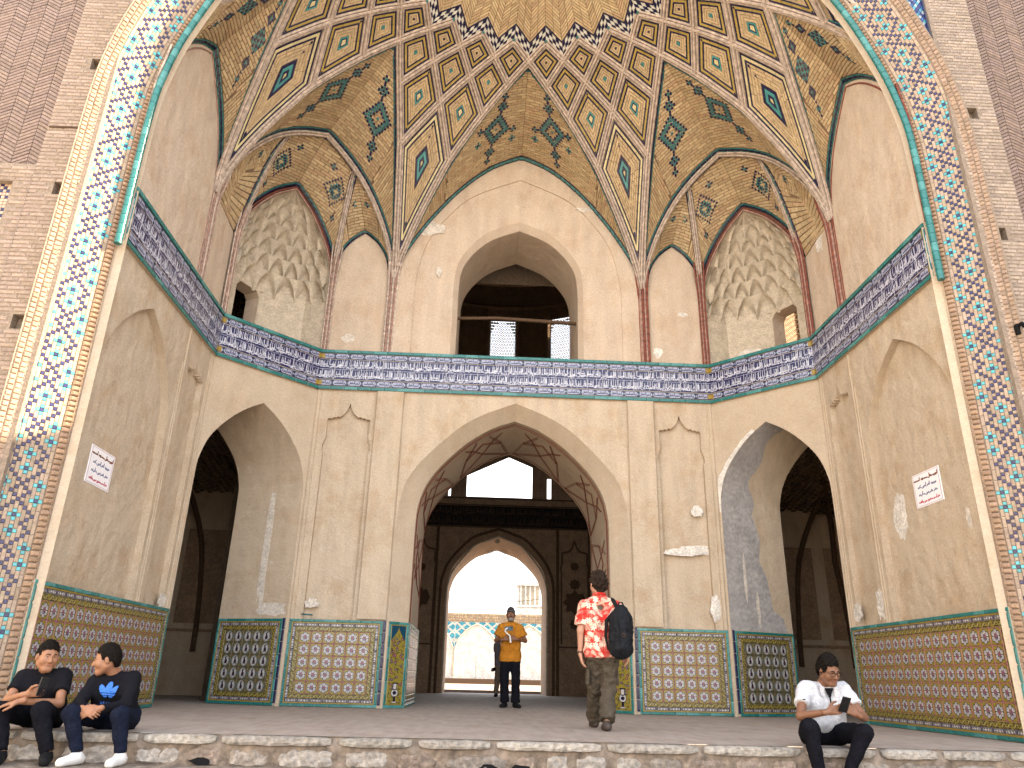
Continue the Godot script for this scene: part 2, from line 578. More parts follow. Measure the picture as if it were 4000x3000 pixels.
func lower_walls() -> void:
	# back wall
	var t := thing("back_wall", "cream plastered back wall of the porch with the tall middle doorway", "wall", Vector3.ZERO)
	var b := MB.new()
	var nl := shifted(cusped(0.42, HD, 4.93, 5.25), -3.11)
	var nr := shifted(cusped(0.42, HD, 4.93, 5.25), 3.11)
	var po := arch(PORTAL)
	var low := cut_low(po, HD)
	face(b, fb, notched(-A - 0.02, A + 0.02, HD, F0 + 0.1, [nl, low, nr]))
	face(b, fb, rect(-A - 0.02, -2.08, -0.1, HD)); face(b, fb, rect(2.08, A + 0.02, -0.1, HD))
	for n in [nl, nr]:
		rim(b, fb, n, 0.0, -0.08)
		face(b, fb, n, -0.08)
	put("plaster_face", b, m.plaster, t)
	var sp := MB.new()
	var inn := arch(PORTAL_IN)
	var r0 := []; var r1 := []
	for k in po.size(): r0.append(fb.at(po[k].x, po[k].y)); r1.append(fb.at(inn[k].x, inn[k].y, -0.3))
	sp.grid([r0, r1])
	put("splayed_arch_band", sp, m.plaster, t)
	for s in [-1.0, 1.0]:
		var pb := MB.new()
		var pf := Fr.new(Vector3.ZERO, Vector3.RIGHT, Vector3.BACK)
		fbox(pb, pf, minf(s * 2.12, s * 2.62), maxf(s * 2.12, s * 2.62), HD + 0.02, F0, -0.01, 0.065, 0.012)
		put("pilaster", pb, m.plaster, t)
		var mo := MB.new()
		bead(mo, fb, s * 3.72, HD, F0, 0.028); bead(mo, fb, s * 3.655, HD, F0, 0.018); bead(mo, fb, s * 2.095, HD, 4.6, 0.012)
		put("corner_moulding", mo, m.plaster, t, true)
	skim(t, fb, 3.35, 3.42, 0.11, 0.11, 5, "plaster_white", 0.003)
	skim(t, fb.moved(-0.08), 3.30, 2.72, 0.34, 0.085, 6); skim(t, fb, 3.56, 1.72, 0.09, 0.22, 7)
	skim(t, fb, 3.05, 2.68, 0.36, 0.07, 9, "plaster_white", 0.002); skim(t, fb, -3.4, 1.62, 0.12, 0.08, 8, "pale_skim")
	skim(t, fb.moved(0.05), -2.17, 1.75, 0.03, 0.13, 18)
	var pipe := MB.new()
	pipe.tube([Vector3(-3.55, 1.44, 0.03), Vector3(-3.36, 1.43, 0.035)], [0.012])
	tag(put("pipe_stub", pipe, m.teal, self, true), "short blue pipe stub on the back wall above the left flowered dado", "pipe")
	for s in [-1.0, 1.0]: lower_side(s); lower_chamfer(s)

func lower_side(s: float) -> void:
	var f := fside(s)
	var t := thing("side_wall", "lower %s side wall of cream plaster with a tall blind pointed niche and a paper sign" % side_word(s), "wall", Vector3.ZERO, "side walls of the porch")
	var b := MB.new()
	var bl := arch(BLIND, 3.87)
	var cu := shifted(cusped(0.36, HD, 4.9, 5.2), 2.05)
	face(b, f, notched(1.40, 5.17, HD, F0 + 0.1, [cu, bl]))
	face(b, f, rect(1.40, 5.17, -0.1, HD))
	rim(b, f, bl, 0.0, -0.11); rim(b, f, cu, 0.0, -0.09); face(b, f, cu, -0.09); face(b, f, bl, -0.11)
	put("plaster_face", b, m.plaster, t)
	var mo := MB.new()
	bead(mo, f, 1.50, HD, F0, 0.026); bead(mo, f, 1.57, HD, F0, 0.017); bead(mo, f, 2.55, HD, F0, 0.022); bead(mo, f, 2.615, HD, 4.9, 0.016)
	put("wall_moulding", mo, m.plaster, t, true)
	if s > 0:
		skim(t, f.moved(-0.11), 3.12, 2.75, 0.17, 0.33, 21); skim(t, f, 1.72, 1.56, 0.12, 0.14, 22); skim(t, f, 2.42, 1.62, 0.09, 0.2, 23, "plaster_white", 0.003, 0.4)
		skim(t, f.moved(-0.11), 4.6, 2.45, 0.05, 0.12, 24, "pale_skim")
	else:
		skim(t, f, 1.74, 1.46, 0.13, 0.09, 25, "plaster_white", 0.003, 0.5); skim(t, f, 1.53, 1.5, 0.035, 0.13, 26)

func lower_chamfer(s: float) -> void:
	var f := fcham(s)
	var left := s < 0
	var t := thing("corner_wall", ("left corner wall pierced by a pointed passage with a beige reveal and a pale stripe" if left else "right corner wall pierced by a pointed passage with a grey rendered reveal"), "wall", Vector3.ZERO, "corner walls of the porch")
	var b := MB.new()
	var ca := arch(CHAM)
	face(b, f, notched(-1.03, 1.03, 0.0, F0 + 0.1, [ca]))
	put("plaster_face", b, m.plaster, t)
	var rv := MB.new()
	var shift := Vector3(s * 1.305, 0, -0.55)
	var r0 := []; var r1 := []
	for q in ca: r0.append(f.at(q.x, q.y)); r1.append(f.at(q.x, q.y) + shift)
	rv.grid([r0, r1])
	put("passage_reveal", rv, m.plaster, t)
	# the skim coats on the reveal: on the jamb next to the back wall, at u = -1
	var jf := Fr.new(f.at(-1.0, 0.0), shift.normalized(), shift.normalized().cross(UP) * s)
	if jf.n.dot(Vector3(-s, 0, 1)) < 0: jf.n = -jf.n
	if left:
		skim(t, jf, 0.62, 2.55, 0.07, 1.05, 31, "pale_skim", 0.003, 0.6); skim(t, jf, 0.34, 1.52, 0.30, 0.10, 32, "pale_skim", 0.004, 0.6); skim(t, jf, 0.47, 2.3, 0.03, 0.03, 33, "pale_skim", 0.003)
	else:
		var gp := MB.new()
		face(gp, jf, PackedVector2Array([Vector2(0.0, HD + 0.01), Vector2(1.30, HD + 0.01), Vector2(1.22, 1.62), Vector2(1.0, 1.75), Vector2(0.93, 2.3), Vector2(0.78, 2.6), Vector2(0.84, 3.0), Vector2(0.72, 3.4), Vector2(0.0, 3.4)]), 0.004)
		# the same coat carried up into the curve of the arch
		var a0 := []; var a1 := []
		for k in ca.size():
			var q: Vector2 = ca[k]
			if q.x < 0.02 and q.y >= 3.38:
				var w := lerpf(0.52, 0.36, clampf((q.y - 3.4) / 1.5, 0, 1)) + 0.05 * sin(q.y * 9.0)
				var e := Vector3(0, -0.004, 0) + f.u * 0.004
				a0.append(f.at(q.x, q.y) + e); a1.append(f.at(q.x, q.y) + shift * w + e)
		gp.grid([a0, a1])
		put("grey_coat", gp, m.grey_render, t)
		skim(t, jf, 0.42, 2.3, 0.03, 0.45, 35, "pale_skim", 0.006); skim(t, jf, 0.66, 1.75, 0.035, 0.3, 36, "pale_skim", 0.006)
		var edge := MB.new()
		var o0 := PackedVector2Array()
		for k in ca.size():
			if ca[k].x < -0.2 and ca[k].y > 3.3: o0.append(ca[k])
		var nn := noise(77, 2.0, 3)
		var poly := PackedVector2Array(o0)
		var rev := o0.duplicate(); rev.reverse()
		for q in rev: poly.append(q + Vector2(-0.05 - 0.06 * absf(nn.get_noise_2d(q.x * 2, q.y * 2)) * 2.0, 0.04 + 0.05 * nn.get_noise_2d(q.y * 3, 4)))
		face(edge, f, poly, 0.003)
		put("plaster_patch", edge, m.plaster_white, t)
	passage_room(s, shift)

# the dim vaulted passage behind a corner arch
func passage_room(s: float, shift: Vector3) -> void:
	var t := thing("side_passage", "dim %s passage with ribbed brick vault seen through the corner arch" % side_word(s), "passage", Vector3.ZERO, "side passages")
	var b := MB.new()
	var x0 := s * 4.95
	var x1 := s * 9.4
	var z0 := -0.62
	var far := -4.6
	# floor strip is the platform's; walls: behind (far), outer end, and the wall back of the porch
	b.quad(Vector3(x0 - s * 0.6, -0.05, far), Vector3(x1, -0.05, far), Vector3(x1, 6.2, far), Vector3(x0 - s * 0.6, 6.2, far))
	b.quad(Vector3(x1, -0.05, far), Vector3(x1, -0.05, 2.4), Vector3(x1, 6.2, 2.4), Vector3(x1, 6.2, far))
	b.quad(Vector3(x0 - s * 0.6, -0.05, far), Vector3(x0 - s * 0.6, -0.05, z0 + 0.3), Vector3(x0 - s * 0.6, 6.2, z0 + 0.3), Vector3(x0 - s * 0.6, 6.2, far))
	b.quad(Vector3(x1, -0.05, 2.4), Vector3(s * 6.5, -0.05, 1.0), Vector3(s * 6.5, 6.2, 1.0), Vector3(x1, 6.2, 2.4))
	b.loop([Vector3(s * 4.3, 6.2, far), Vector3(x1, 6.2, far), Vector3(x1, 6.2, 2.4), Vector3(s * 6.6, 6.2, 2.4), Vector3(s * 4.3, 6.2, 0.1)])
	put("plaster_wall", b, m.plaster, t)
	# a low vault of brick with plastered ribs springing from piers on the far wall
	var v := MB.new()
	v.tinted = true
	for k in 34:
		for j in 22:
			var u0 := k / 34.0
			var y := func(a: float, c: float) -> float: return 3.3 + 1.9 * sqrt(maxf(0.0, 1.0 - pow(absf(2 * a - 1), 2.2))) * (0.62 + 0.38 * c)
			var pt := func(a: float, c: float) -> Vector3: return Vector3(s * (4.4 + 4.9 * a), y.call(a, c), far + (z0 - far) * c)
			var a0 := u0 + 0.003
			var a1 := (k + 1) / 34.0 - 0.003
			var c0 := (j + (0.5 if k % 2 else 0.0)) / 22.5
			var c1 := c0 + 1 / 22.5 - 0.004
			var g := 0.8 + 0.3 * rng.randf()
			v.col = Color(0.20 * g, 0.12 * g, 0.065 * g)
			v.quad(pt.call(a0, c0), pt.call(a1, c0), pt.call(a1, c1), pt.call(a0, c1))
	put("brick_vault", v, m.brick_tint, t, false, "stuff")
	for k in 3:
		var r := MB.new()
		var path := []
		var px := s * (5.6 + 1.25 * k)
		for i in 13:
			var q := i / 12.0
			path.append(Vector3(px + s * 0.9 * (1.0 - cos(q * PI * 0.5)) * (1 if k < 2 else -1), 0.9 + 2.6 * minf(q * 2.2, 1.0) + 1.5 * sin(maxf(0.0, q - 0.45) / 0.55 * PI * 0.5), far + 0.06 + 2.4 * maxf(0.0, q - 0.4)))
		r.tube(path, [0.06], 6)
		put("vault_rib", r, m.wood, t, true)
	var pn := MB.new()
	var pf := Fr.new(Vector3(0, 0, far), Vector3.RIGHT, Vector3.BACK)
	for w in [[5.3, 6.1, 1.5, 3.6], [6.4, 7.4, 1.5, 3.6], [7.7, 8.9, 1.5, 3.6]]:
		fbox(pn, pf, minf(s * w[0], s * w[1]), maxf(s * w[0], s * w[1]), w[2], w[3], 0.0, 0.04, 0.02)
	fbox(pn, pf, minf(s * 4.4, s * 9.3), maxf(s * 4.4, s * 9.3), 1.32, 1.38, 0.0, 0.05, 0.01)
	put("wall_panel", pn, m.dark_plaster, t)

func upper_walls() -> void:
	var t := thing("upper_back_wall", "upper back wall of pinkish plaster with the high pointed opening", "wall")
	var b := MB.new()
	var op := arch(UPPER)
	var fr := arch(UPPER_FRAME)
	var wa := arch(WALL_ARCH)
	var ring := PackedVector2Array(wa)
	var rv := fr.duplicate(); rv.reverse()
	ring.append_array(rv)
	face(b, fb, ring, 0.0)
	rim(b, fb, fr, 0.0, -0.025)
	var ring2 := PackedVector2Array(fr)
	var rv2 := op.duplicate(); rv2.reverse()
	ring2.append_array(rv2)
	face(b, fb, ring2, -0.025)
	put("plaster_face", b, m.plaster_up, t)
	var rm := MB.new()
	var op2 := PackedVector2Array()
	for q in op: op2.append(Vector2(q.x * 0.925, q.y - (0.14 if q.y > 8.0 else 0.0) * clampf((q.y - 8.0) / 1.2, 0, 1)))
	var a0 := []; var a1 := []; var a2 := []
	for k in op.size(): a0.append(fb.at(op[k].x, op[k].y, -0.025)); a1.append(fb.at(op2[k].x, op2[k].y, -0.14)); a2.append(fb.at(op2[k].x, op2[k].y, -1.5))
	rm.grid([a0, a1]); rm.grid([a1, a2])
	put("opening_reveal", rm, m.plaster_up, t)
	skim(t, fb, -1.85, 9.15, 0.3, 0.16, 41, "pale_skim"); skim(t, fb, -1.62, 8.15, 0.05, 0.12, 42, "pale_skim"); skim(t, fb, 1.5, 9.8, 0.35, 0.05, 47, "pale_skim", 0.002)
	var beam := MB.new()
	beam.tube([Vector3(-1.26, 7.31, -0.4), Vector3(-0.4, 7.35, -0.4), Vector3(0.4, 7.33, -0.41), Vector3(1.26, 7.30, -0.4)], [0.035, 0.038, 0.04, 0.042], 8)
	tag(put("wooden_pole", beam, m.wood, self, true), "rough wooden pole across the high pointed opening", "pole")
	for s in [-1.0, 1.0]:
		var sm := thing("blind_panel", "small %s plaster panel with a pointed head beside the high opening" % side_word(s), "wall", Vector3.ZERO, "small pointed plaster panels")
		var q := MB.new()
		face(q, fb, arch(SMALL_ARCH, s * 3.18), -0.03); face(q, fb, rect(minf(s * 2.48, s * 3.8), maxf(s * 2.48, s * 3.8), 6.3, 8.2), -0.034)
		put("plaster_face", q, m.plaster_up, sm)
		if s > 0: skim(sm, fb.moved(-0.03), 3.32, 7.42, 0.10, 0.05, 43); skim(sm, fb.moved(-0.03), 2.78, 6.55, 0.09, 0.11, 44)
		else: skim(sm, fb.moved(-0.03), -3.3, 6.6, 0.14, 0.08, 45, "pale_skim")
		var f := fside(s)
		var sw := thing("upper_side_wall", "upper %s side wall, a tall smooth plaster panel with a pointed head" % side_word(s), "wall", Vector3.ZERO, "upper side walls")
		var sa := PackedVector2Array()
		for k in smooth_curve(SIDE_ARCH.slice(0, 7), 4): sa.append(k)
		for k in smooth_curve(SIDE_ARCH.slice(6), 4).slice(1): sa.append(k)
		var w := MB.new()
		face(w, f, shifted(sa, SIDE_MID), 0.0)
		face(w, f, rect(2.6, 2.72, 6.3, 8.2), 0.0); face(w, f, rect(5.1, 5.22, 6.3, 8.2), 0.0)
		put("plaster_face", w, m.plaster_up, sw)
		var ln := MB.new()
		var pth := []
		for k in sa: pth.append(f.at(SIDE_MID + k.x * 0.955, k.y - (0.07 if k.y > 8 else 0.0), 0.0))
		ln.tube(pth, [0.016], 5, false)
		put("panel_moulding", ln, m.rib_pink if s < 0 else m.rib_red, sw, true)
		var ss := thing("narrow_blind_panel", "narrow %s plaster panel between the corner niche and the side wall" % side_word(s), "wall", Vector3.ZERO, "narrow plaster panels by the niches")
		var e := MB.new()
		var na := PackedVector2Array()
		for k in arch(SMALL_ARCH, 0.0): na.append(Vector2(2.05 + k.x * 1.0, k.y - 0.15))
		face(e, f, na, -0.03); face(e, f, rect(1.40, 2.72, 6.3, 8.05), -0.034)
		put("plaster_face", e, m.plaster_up, ss)
		if s > 0: skim(ss, f.moved(-0.03), 2.1, 8.0, 0.12, 0.32, 46, "plaster_white", 0.003, 0.6)
		upper_niche(s)

func niche_half(y: float) -> float:   # half width of the corner niche at a height
	var pts := NICHE
	for k in range(2, pts.size() - 1):
		if y <= pts[k + 1].y and y >= pts[k].y:
			return lerpf(pts[k].x, pts[k + 1].x, (y - pts[k].y) / (pts[k + 1].y - pts[k].y))
	return 1.0 if y < 8.0 else 0.0

func upper_niche(s: float) -> void:
	var f := fcham(s)
	var t := thing("stalactite_niche", ("left" if s < 0 else "right") + (" carved plaster stalactite niche with a dim window in its outer half" if s < 0 else " carved plaster stalactite niche with a sunlit window in its outer half"), "niche", Vector3.ZERO, "stalactite niches in the corners")
	# lower shaft: two splayed cheeks and two back facets
	var y1 := 7.46
	for g in [-1.0, 1.0]:
		var cheek := MB.new()
		cheek.quad(f.at(g * 1.0, 6.28, 0), f.at(g * 0.80, 6.28, -0.46), f.at(g * 0.80, y1, -0.46), f.at(g * 1.0, y1, 0))
		put("niche_cheek", cheek, m.stucco, t)
	var p0 := f.at(-0.80, 0, -0.46); var p1 := f.at(0, 0, -0.74); var p2 := f.at(0.80, 0, -0.46)
	var flen := p0.distance_to(p1)
	var fa := Fr.new(p0, (p1 - p0).normalized(), f.n)
	var fc := Fr.new(p1, (p2 - p1).normalized(), (p2 - p1).normalized().cross(UP) * -s)
	if fc.n.dot(f.n) < 0: fc.n = -fc.n
	var fk := MB.new()
	face(fk, fa, rect(0, flen, 6.28, y1))
	var win := PackedVector2Array([Vector2(0.05, 6.28), Vector2(0.05, 7.26), Vector2(0.13, 7.36), Vector2(0.58, 7.36), Vector2(0.66, 7.26), Vector2(0.66, 6.28)])
	face(fk, fc, notched(0, flen, 6.28, y1, [win]))
	put("niche_back", fk, m.stucco, t)
	var jm := MB.new()
	rim(jm, fc, win, 0.0, -0.32)
	put("window_jamb", jm, m.plaster_up, t)
	if s > 0: skim(t, fa, 0.45, 6.55, 0.26, 0.14, 51)
	# five tiers of hollow cells stepping in to a fan
	var ys := [7.40, 7.78, 8.13, 8.46, 8.76, 9.03, 9.24]
	var cells := [7.0, 9.0, 8.0, 7.0, 6.0, 4.0]
	for j in 6:
		var rows := []
		var na: int = 20 * int(cells[j])
		for bi in 9:
			var b := bi / 8.0
			var row := []
			for ai in na + 1:
				var q := float(ai) / na
				var ph := PI * q
				var cell: float = q * cells[j] + (0.5 if j % 2 else 0.0)
				var a: float = 2.0 * (cell - floorf(cell)) - 1.0
				var y: float = lerpf(ys[j], ys[j + 1], b)
				var wb: float = niche_half(lerpf(ys[j], ys[j + 1], b)) * 0.985
				var w0: float = niche_half(ys[j])
				var bb: float = minf(1.0, pow(b, 2.2))
				var top_b: float = 1.0 - 0.8 * pow(absf(a), 1.7)
				var hollow := smoothstep(-0.02, 0.30, top_b - b) * (1.0 - 0.35 * pow(absf(a), 3.0))
				var drop := 0.09 * smoothstep(0.62, 1.0, absf(a)) * (1.0 - b)
				var edge := sin(ph)
				var dep: float = 0.70 * pow(lerpf(w0, niche_half(ys[j + 1]), bb * 0.85), 0.8)
				var fac := 0.84 + 0.18 * hollow - 0.10 * bb
				row.append(f.at(-cos(ph) * minf(wb, w0 * fac * 1.06), y - drop, -pow(edge, 0.8) * dep * fac))
			rows.append(row)
		var mb := MB.new()
		mb.grid(rows)
		put("stalactite_tier", mb, m.stucco, t, true)
	var fan := MB.new()
	var tip := f.at(0, 9.45, 0.0)
	var rr := []
	for ai in 61:
		var q := ai / 60.0
		var g := absf(2.0 * (q * 7.0 - floorf(q * 7.0)) - 1.0)
		rr.append(f.at(-cos(PI * q) * 0.30, 9.22 + 0.02 * g, -sin(PI * q) * (0.30 + 0.05 * g)))
	var mid := []
	for k in 61: mid.append(rr[k].lerp(tip, 0.5) + f.n * -0.03 * sin(PI * k / 60.0))
	fan.grid([rr, mid])
	for k in 60: fan.loop([mid[k], mid[k + 1], tip])
	put("fan_head", fan, m.stucco, t)
	var sh := MB.new()
	rim(sh, f, arch(NICHE.slice(1)), 0.0, -0.85)
	face(sh, f, arch(NICHE.slice(2)), -0.85)
	put("niche_shell", sh, m.stucco, t)
	var rim_b := MB.new()
	var pth := []
	for q in arch(NICHE): pth.append(f.at(q.x * 1.005, q.y, 0.004))
	rim_b.tube(pth, [0.022], 6, false)
	put("niche_edge", rim_b, m.rib_pink, t, true)
	var rim_c := MB.new()
	var pth2 := []
	for q in arch(NICHE): pth2.append(f.at(q.x * 1.04, q.y + (0.05 if q.y > 7.9 else 0.0), 0.006))
	rim_c.tube(pth2, [0.014], 5, false)
	put("niche_edge", rim_c, m.rib_red, t, true)
	loft_room(s, f)

# the little brick room behind the window of a niche
func loft_room(s: float, f: Fr) -> void:
	var t := thing("brick_loft", ("dim" if s < 0 else "sunlit") + " brick loft behind the window of the %s niche" % side_word(s), "room", Vector3.ZERO, "brick lofts")
	var b := MB.new()
	b.tinted = true
	var wall := func(fr: Fr, u0: float, u1: float, y0: float, y1: float, skip: Rect2) -> void:
		var y := y0
		var r := 0
		while y < y1:
			var u := u0 - (0.1 if r % 2 else 0.0)
			while u < u1:
				var a := maxf(u, u0); var e := minf(u + 0.2, u1)
				if e - a > 0.03 and not skip.has_point(Vector2((a + e) / 2, y + 0.03)):
					var g := 0.75 + 0.4 * rng.randf()
					b.col = Color(0.34 * g, 0.22 * g, 0.13 * g)
					b.piece(fr, rect(a, e - 0.012, y, y + 0.05), -0.02, 0.012, 0.005)
				u += 0.21
			y += 0.062
			r += 1
	var back := Fr.new(Vector3(0, 0, -2.3), Vector3(s, 0, 0), Vector3.BACK)
	var none := Rect2(0, 0, 0.01, 0.01)
	wall.call(back, 4.3, 7.2, 6.2, 9.2, none)
	var pier := Fr.new(Vector3(s * 6.02, 0, -1.5), Vector3(s * 0.6, 0, -0.7).normalized(), Vector3(s * 0.7, 0, 0.6).normalized())
	wall.call(pier, 0.0, 0.9, 6.2, 9.2, none)
	var pf := Fr.new(Vector3(0, 0, -1.5), Vector3(s, 0, 0), Vector3.BACK)
	wall.call(pf, 4.3, 6.02, 6.2, 9.2, none)
	put("brick_courses", b, m.brick_tint, t, false, "stuff")
	var k := MB.new()
	k.quad(Vector3(s * 4.3, 6.2, -2.325), Vector3(s * 7.2, 6.2, -2.325), Vector3(s * 7.2, 9.2, -2.325), Vector3(s * 4.3, 9.2, -2.325))
	if s < 0:
		k.quad(Vector3(-7.2, 6.2, -2.325), Vector3(-7.2, 6.2, 1.0), Vector3(-7.2, 9.2, 1.0), Vector3(-7.2, 9.2, -2.325))
	for y in [6.21, 9.2]:
		k.loop([Vector3(s * 4.3, y, -2.3), Vector3(s * 7.2, y, -2.3), Vector3(s * 7.2, y, 2.3), Vector3(s * 7.15, y, 2.3), Vector3(s * 4.6, y, -0.25), Vector3(s * 4.3, y, -0.3)])
	if s > 0: k.quad(Vector3(7.2, 6.2, -0.75), Vector3(7.2, 6.2, 2.3), Vector3(7.2, 9.2, 2.3), Vector3(7.2, 9.2, -0.75))
	k.quad(Vector3(s * 4.3, 6.2, -2.3), Vector3(s * 4.3, 6.2, -0.2), Vector3(s * 4.3, 9.2, -0.2), Vector3(s * 4.3, 9.2, -2.3))
	k.quad(Vector3(s * 7.2, 6.2, 2.3), Vector3(s * 7.0, 6.2, 2.3), Vector3(s * 7.0, 9.2, 2.3), Vector3(s * 7.2, 9.2, 2.3))
	put("mortar_wall", k, m.mortar, t)

# ---------------------------------------------------------------- the ribbed half dome
const HR := [[0.0, 13.25], [1.0, 12.78], [2.0, 12.2], [2.723, 11.757], [3.011, 11.585], [3.399, 11.344], [3.890, 10.933], [4.576, 10.203], [5.15, 9.36], [5.5, 8.75], [5.70, 8.3], [5.80, 7.9]]
func hr(r: float) -> float:
	for k in HR.size() - 1:
		if r <= HR[k + 1][0]: return lerpf(HR[k][1], HR[k + 1][1], (r - HR[k][0]) / (HR[k + 1][0] - HR[k][0]))
	return HR[-1][1]
func hcurve(r: float) -> float:   # smoothed
	return 0.25 * hr(maxf(0, r - 0.12)) + 0.5 * hr(r) + 0.25 * hr(r + 0.12) if r < 5.6 else hr(r)
func polar(r: float, s: float) -> Vector2:
	return Vector2(r * sin(s * STEP), ZC - r * cos(s * STEP))
func dome(q: Vector2) -> Vector3:
	return Vector3(q.x, hcurve(Vector2(q.x, q.y - ZC).length()), q.y)
func dome_n(q: Vector2) -> Vector3:
	var d := Vector2(q.x, q.y - ZC)
	var r := d.length()
	var sl := (hcurve(r + 0.05) - hcurve(maxf(0, r - 0.05))) / 0.1
	d = d.normalized()
	return Vector3(d.x * sl, -1, d.y * sl).normalized()

const RA := 4.576
const RB := 3.890
const RC := 3.399
const RD := 3.011
const RE := 2.723
const RS := 5.79

# a frame-like patch on the dome: polygons given in plan, lifted along the normal
class DomeFr extends Fr:
	var host: Node
	var nn := Vector3.UP
	func _init(h: Node) -> void:
		super(Vector3.ZERO, Vector3.RIGHT, Vector3.UP)
		host = h
	func at(a: float, b: float, d := 0.0) -> Vector3:
		return host.dome(Vector2(a, b)) + nn * d

# a ruled panel between two curves; chart: a along the lower curve, l up towards the upper one
class RuledFr extends Fr:
	var lo := []
	var up := []
	var len_a := 0.0
	var rise := PackedFloat32Array()
	var nn := Vector3.UP
	var sag := 0.0
	var eye := Vector3.ZERO
	func _init(lower: Array, upper: Array, toward: Vector3, sg := 0.0) -> void:
		super(Vector3.ZERO, Vector3.RIGHT, Vector3.UP)
		lo = lower; up = upper; eye = toward; sag = sg
		for k in range(1, lo.size()): len_a += lo[k].distance_to(lo[k - 1])
		for k in lo.size(): rise.push_back(lo[k].distance_to(up[k]))
	func high(a: float) -> float:
		var x := clampf(a / len_a, 0, 1) * (lo.size() - 1)
		var k := mini(int(x), lo.size() - 2)
		return lerpf(rise[k], rise[k + 1], x - k)
	func spot(a: float, l: float) -> Vector3:
		var x := clampf(a / len_a, 0, 1) * (lo.size() - 1)
		var k := mini(int(x), lo.size() - 2)
		var h := maxf(high(a), 1e-4)
		var q: Vector3 = lo[k].lerp(lo[k + 1], x - k)
		var r: Vector3 = up[k].lerp(up[k + 1], x - k)
		return q.lerp(r, l / h)
	func normal_at(a: float, l: float) -> void:
		var d := 0.04
		var x := spot(minf(a + d, len_a), l) - spot(maxf(a - d, 0), l)
		var y := spot(a, minf(l + d, high(a))) - spot(a, maxf(l - d, 0))
		nn = x.cross(y)
		if nn.length_squared() < 1e-12: nn = (eye - spot(a, l))
		nn = nn.normalized()
		if nn.dot(eye - spot(a, l)) < 0: nn = -nn
	func at(a: float, b: float, d := 0.0) -> Vector3: return spot(a, b) + nn * d

const BRICKS := [Color(0.66, 0.49, 0.285), Color(0.70, 0.53, 0.31), Color(0.62, 0.45, 0.25), Color(0.74, 0.57, 0.34), Color(0.65, 0.45, 0.265)]
func brick_col() -> Color:
	var c: Color = BRICKS[rng.randi() % BRICKS.size()]
	var g := 0.86 + 0.26 * rng.randf()
	return Color(c.r * g, c.g * g, c.b * g)
const NAVY := Color(0.013, 0.012, 0.045)
const TEAL := Color(0.03, 0.15, 0.15)
const TURQ := Color(0.05, 0.22, 0.215)
const YEL := Color(0.36, 0.26, 0.07)
const CREAM := Color(0.55, 0.47, 0.26)
func vary(c: Color, by := 0.25) -> Color:
	var g := 1.0 - by * 0.5 + by * rng.randf()
	return Color(c.r * g, c.g * g, c.b * g * (1.0 + 0.1 * (rng.randf() - 0.5)))

# tiles laid end to end along an inner offset of a plan quad, between scale s0 and s1
func ring_tiles(b: MB, f: DomeFr, quad: Array, cen: Vector2, s0: float, s1: float, ln: float, c: Color, up0: float, up1: float, gap := 0.008) -> void:
	for k in 4:
		var a: Vector2 = cen + (quad[k] - cen) * s0
		var e: Vector2 = cen + (quad[(k + 1) % 4] - cen) * s0
		var ai: Vector2 = cen + (quad[k] - cen) * s1
		var ei: Vector2 = cen + (quad[(k + 1) % 4] - cen) * s1
		var n := maxi(1, int(round(dome(a).distance_to(dome(e)) / ln)))
		for j in n:
			var g := gap / maxf(ln, 0.01) * 0.5
			var t0 := (j + (g if j > 0 else 0.0)) / n
			var t1 := (j + 1 - (g if j < n - 1 else 0.0)) / n
			b.col = vary(c)
			b.piece(f, PackedVector2Array([a.lerp(e, t0), a.lerp(e, t1), ai.lerp(ei, t1), ai.lerp(ei, t0)]), up0, up1, 0.002)

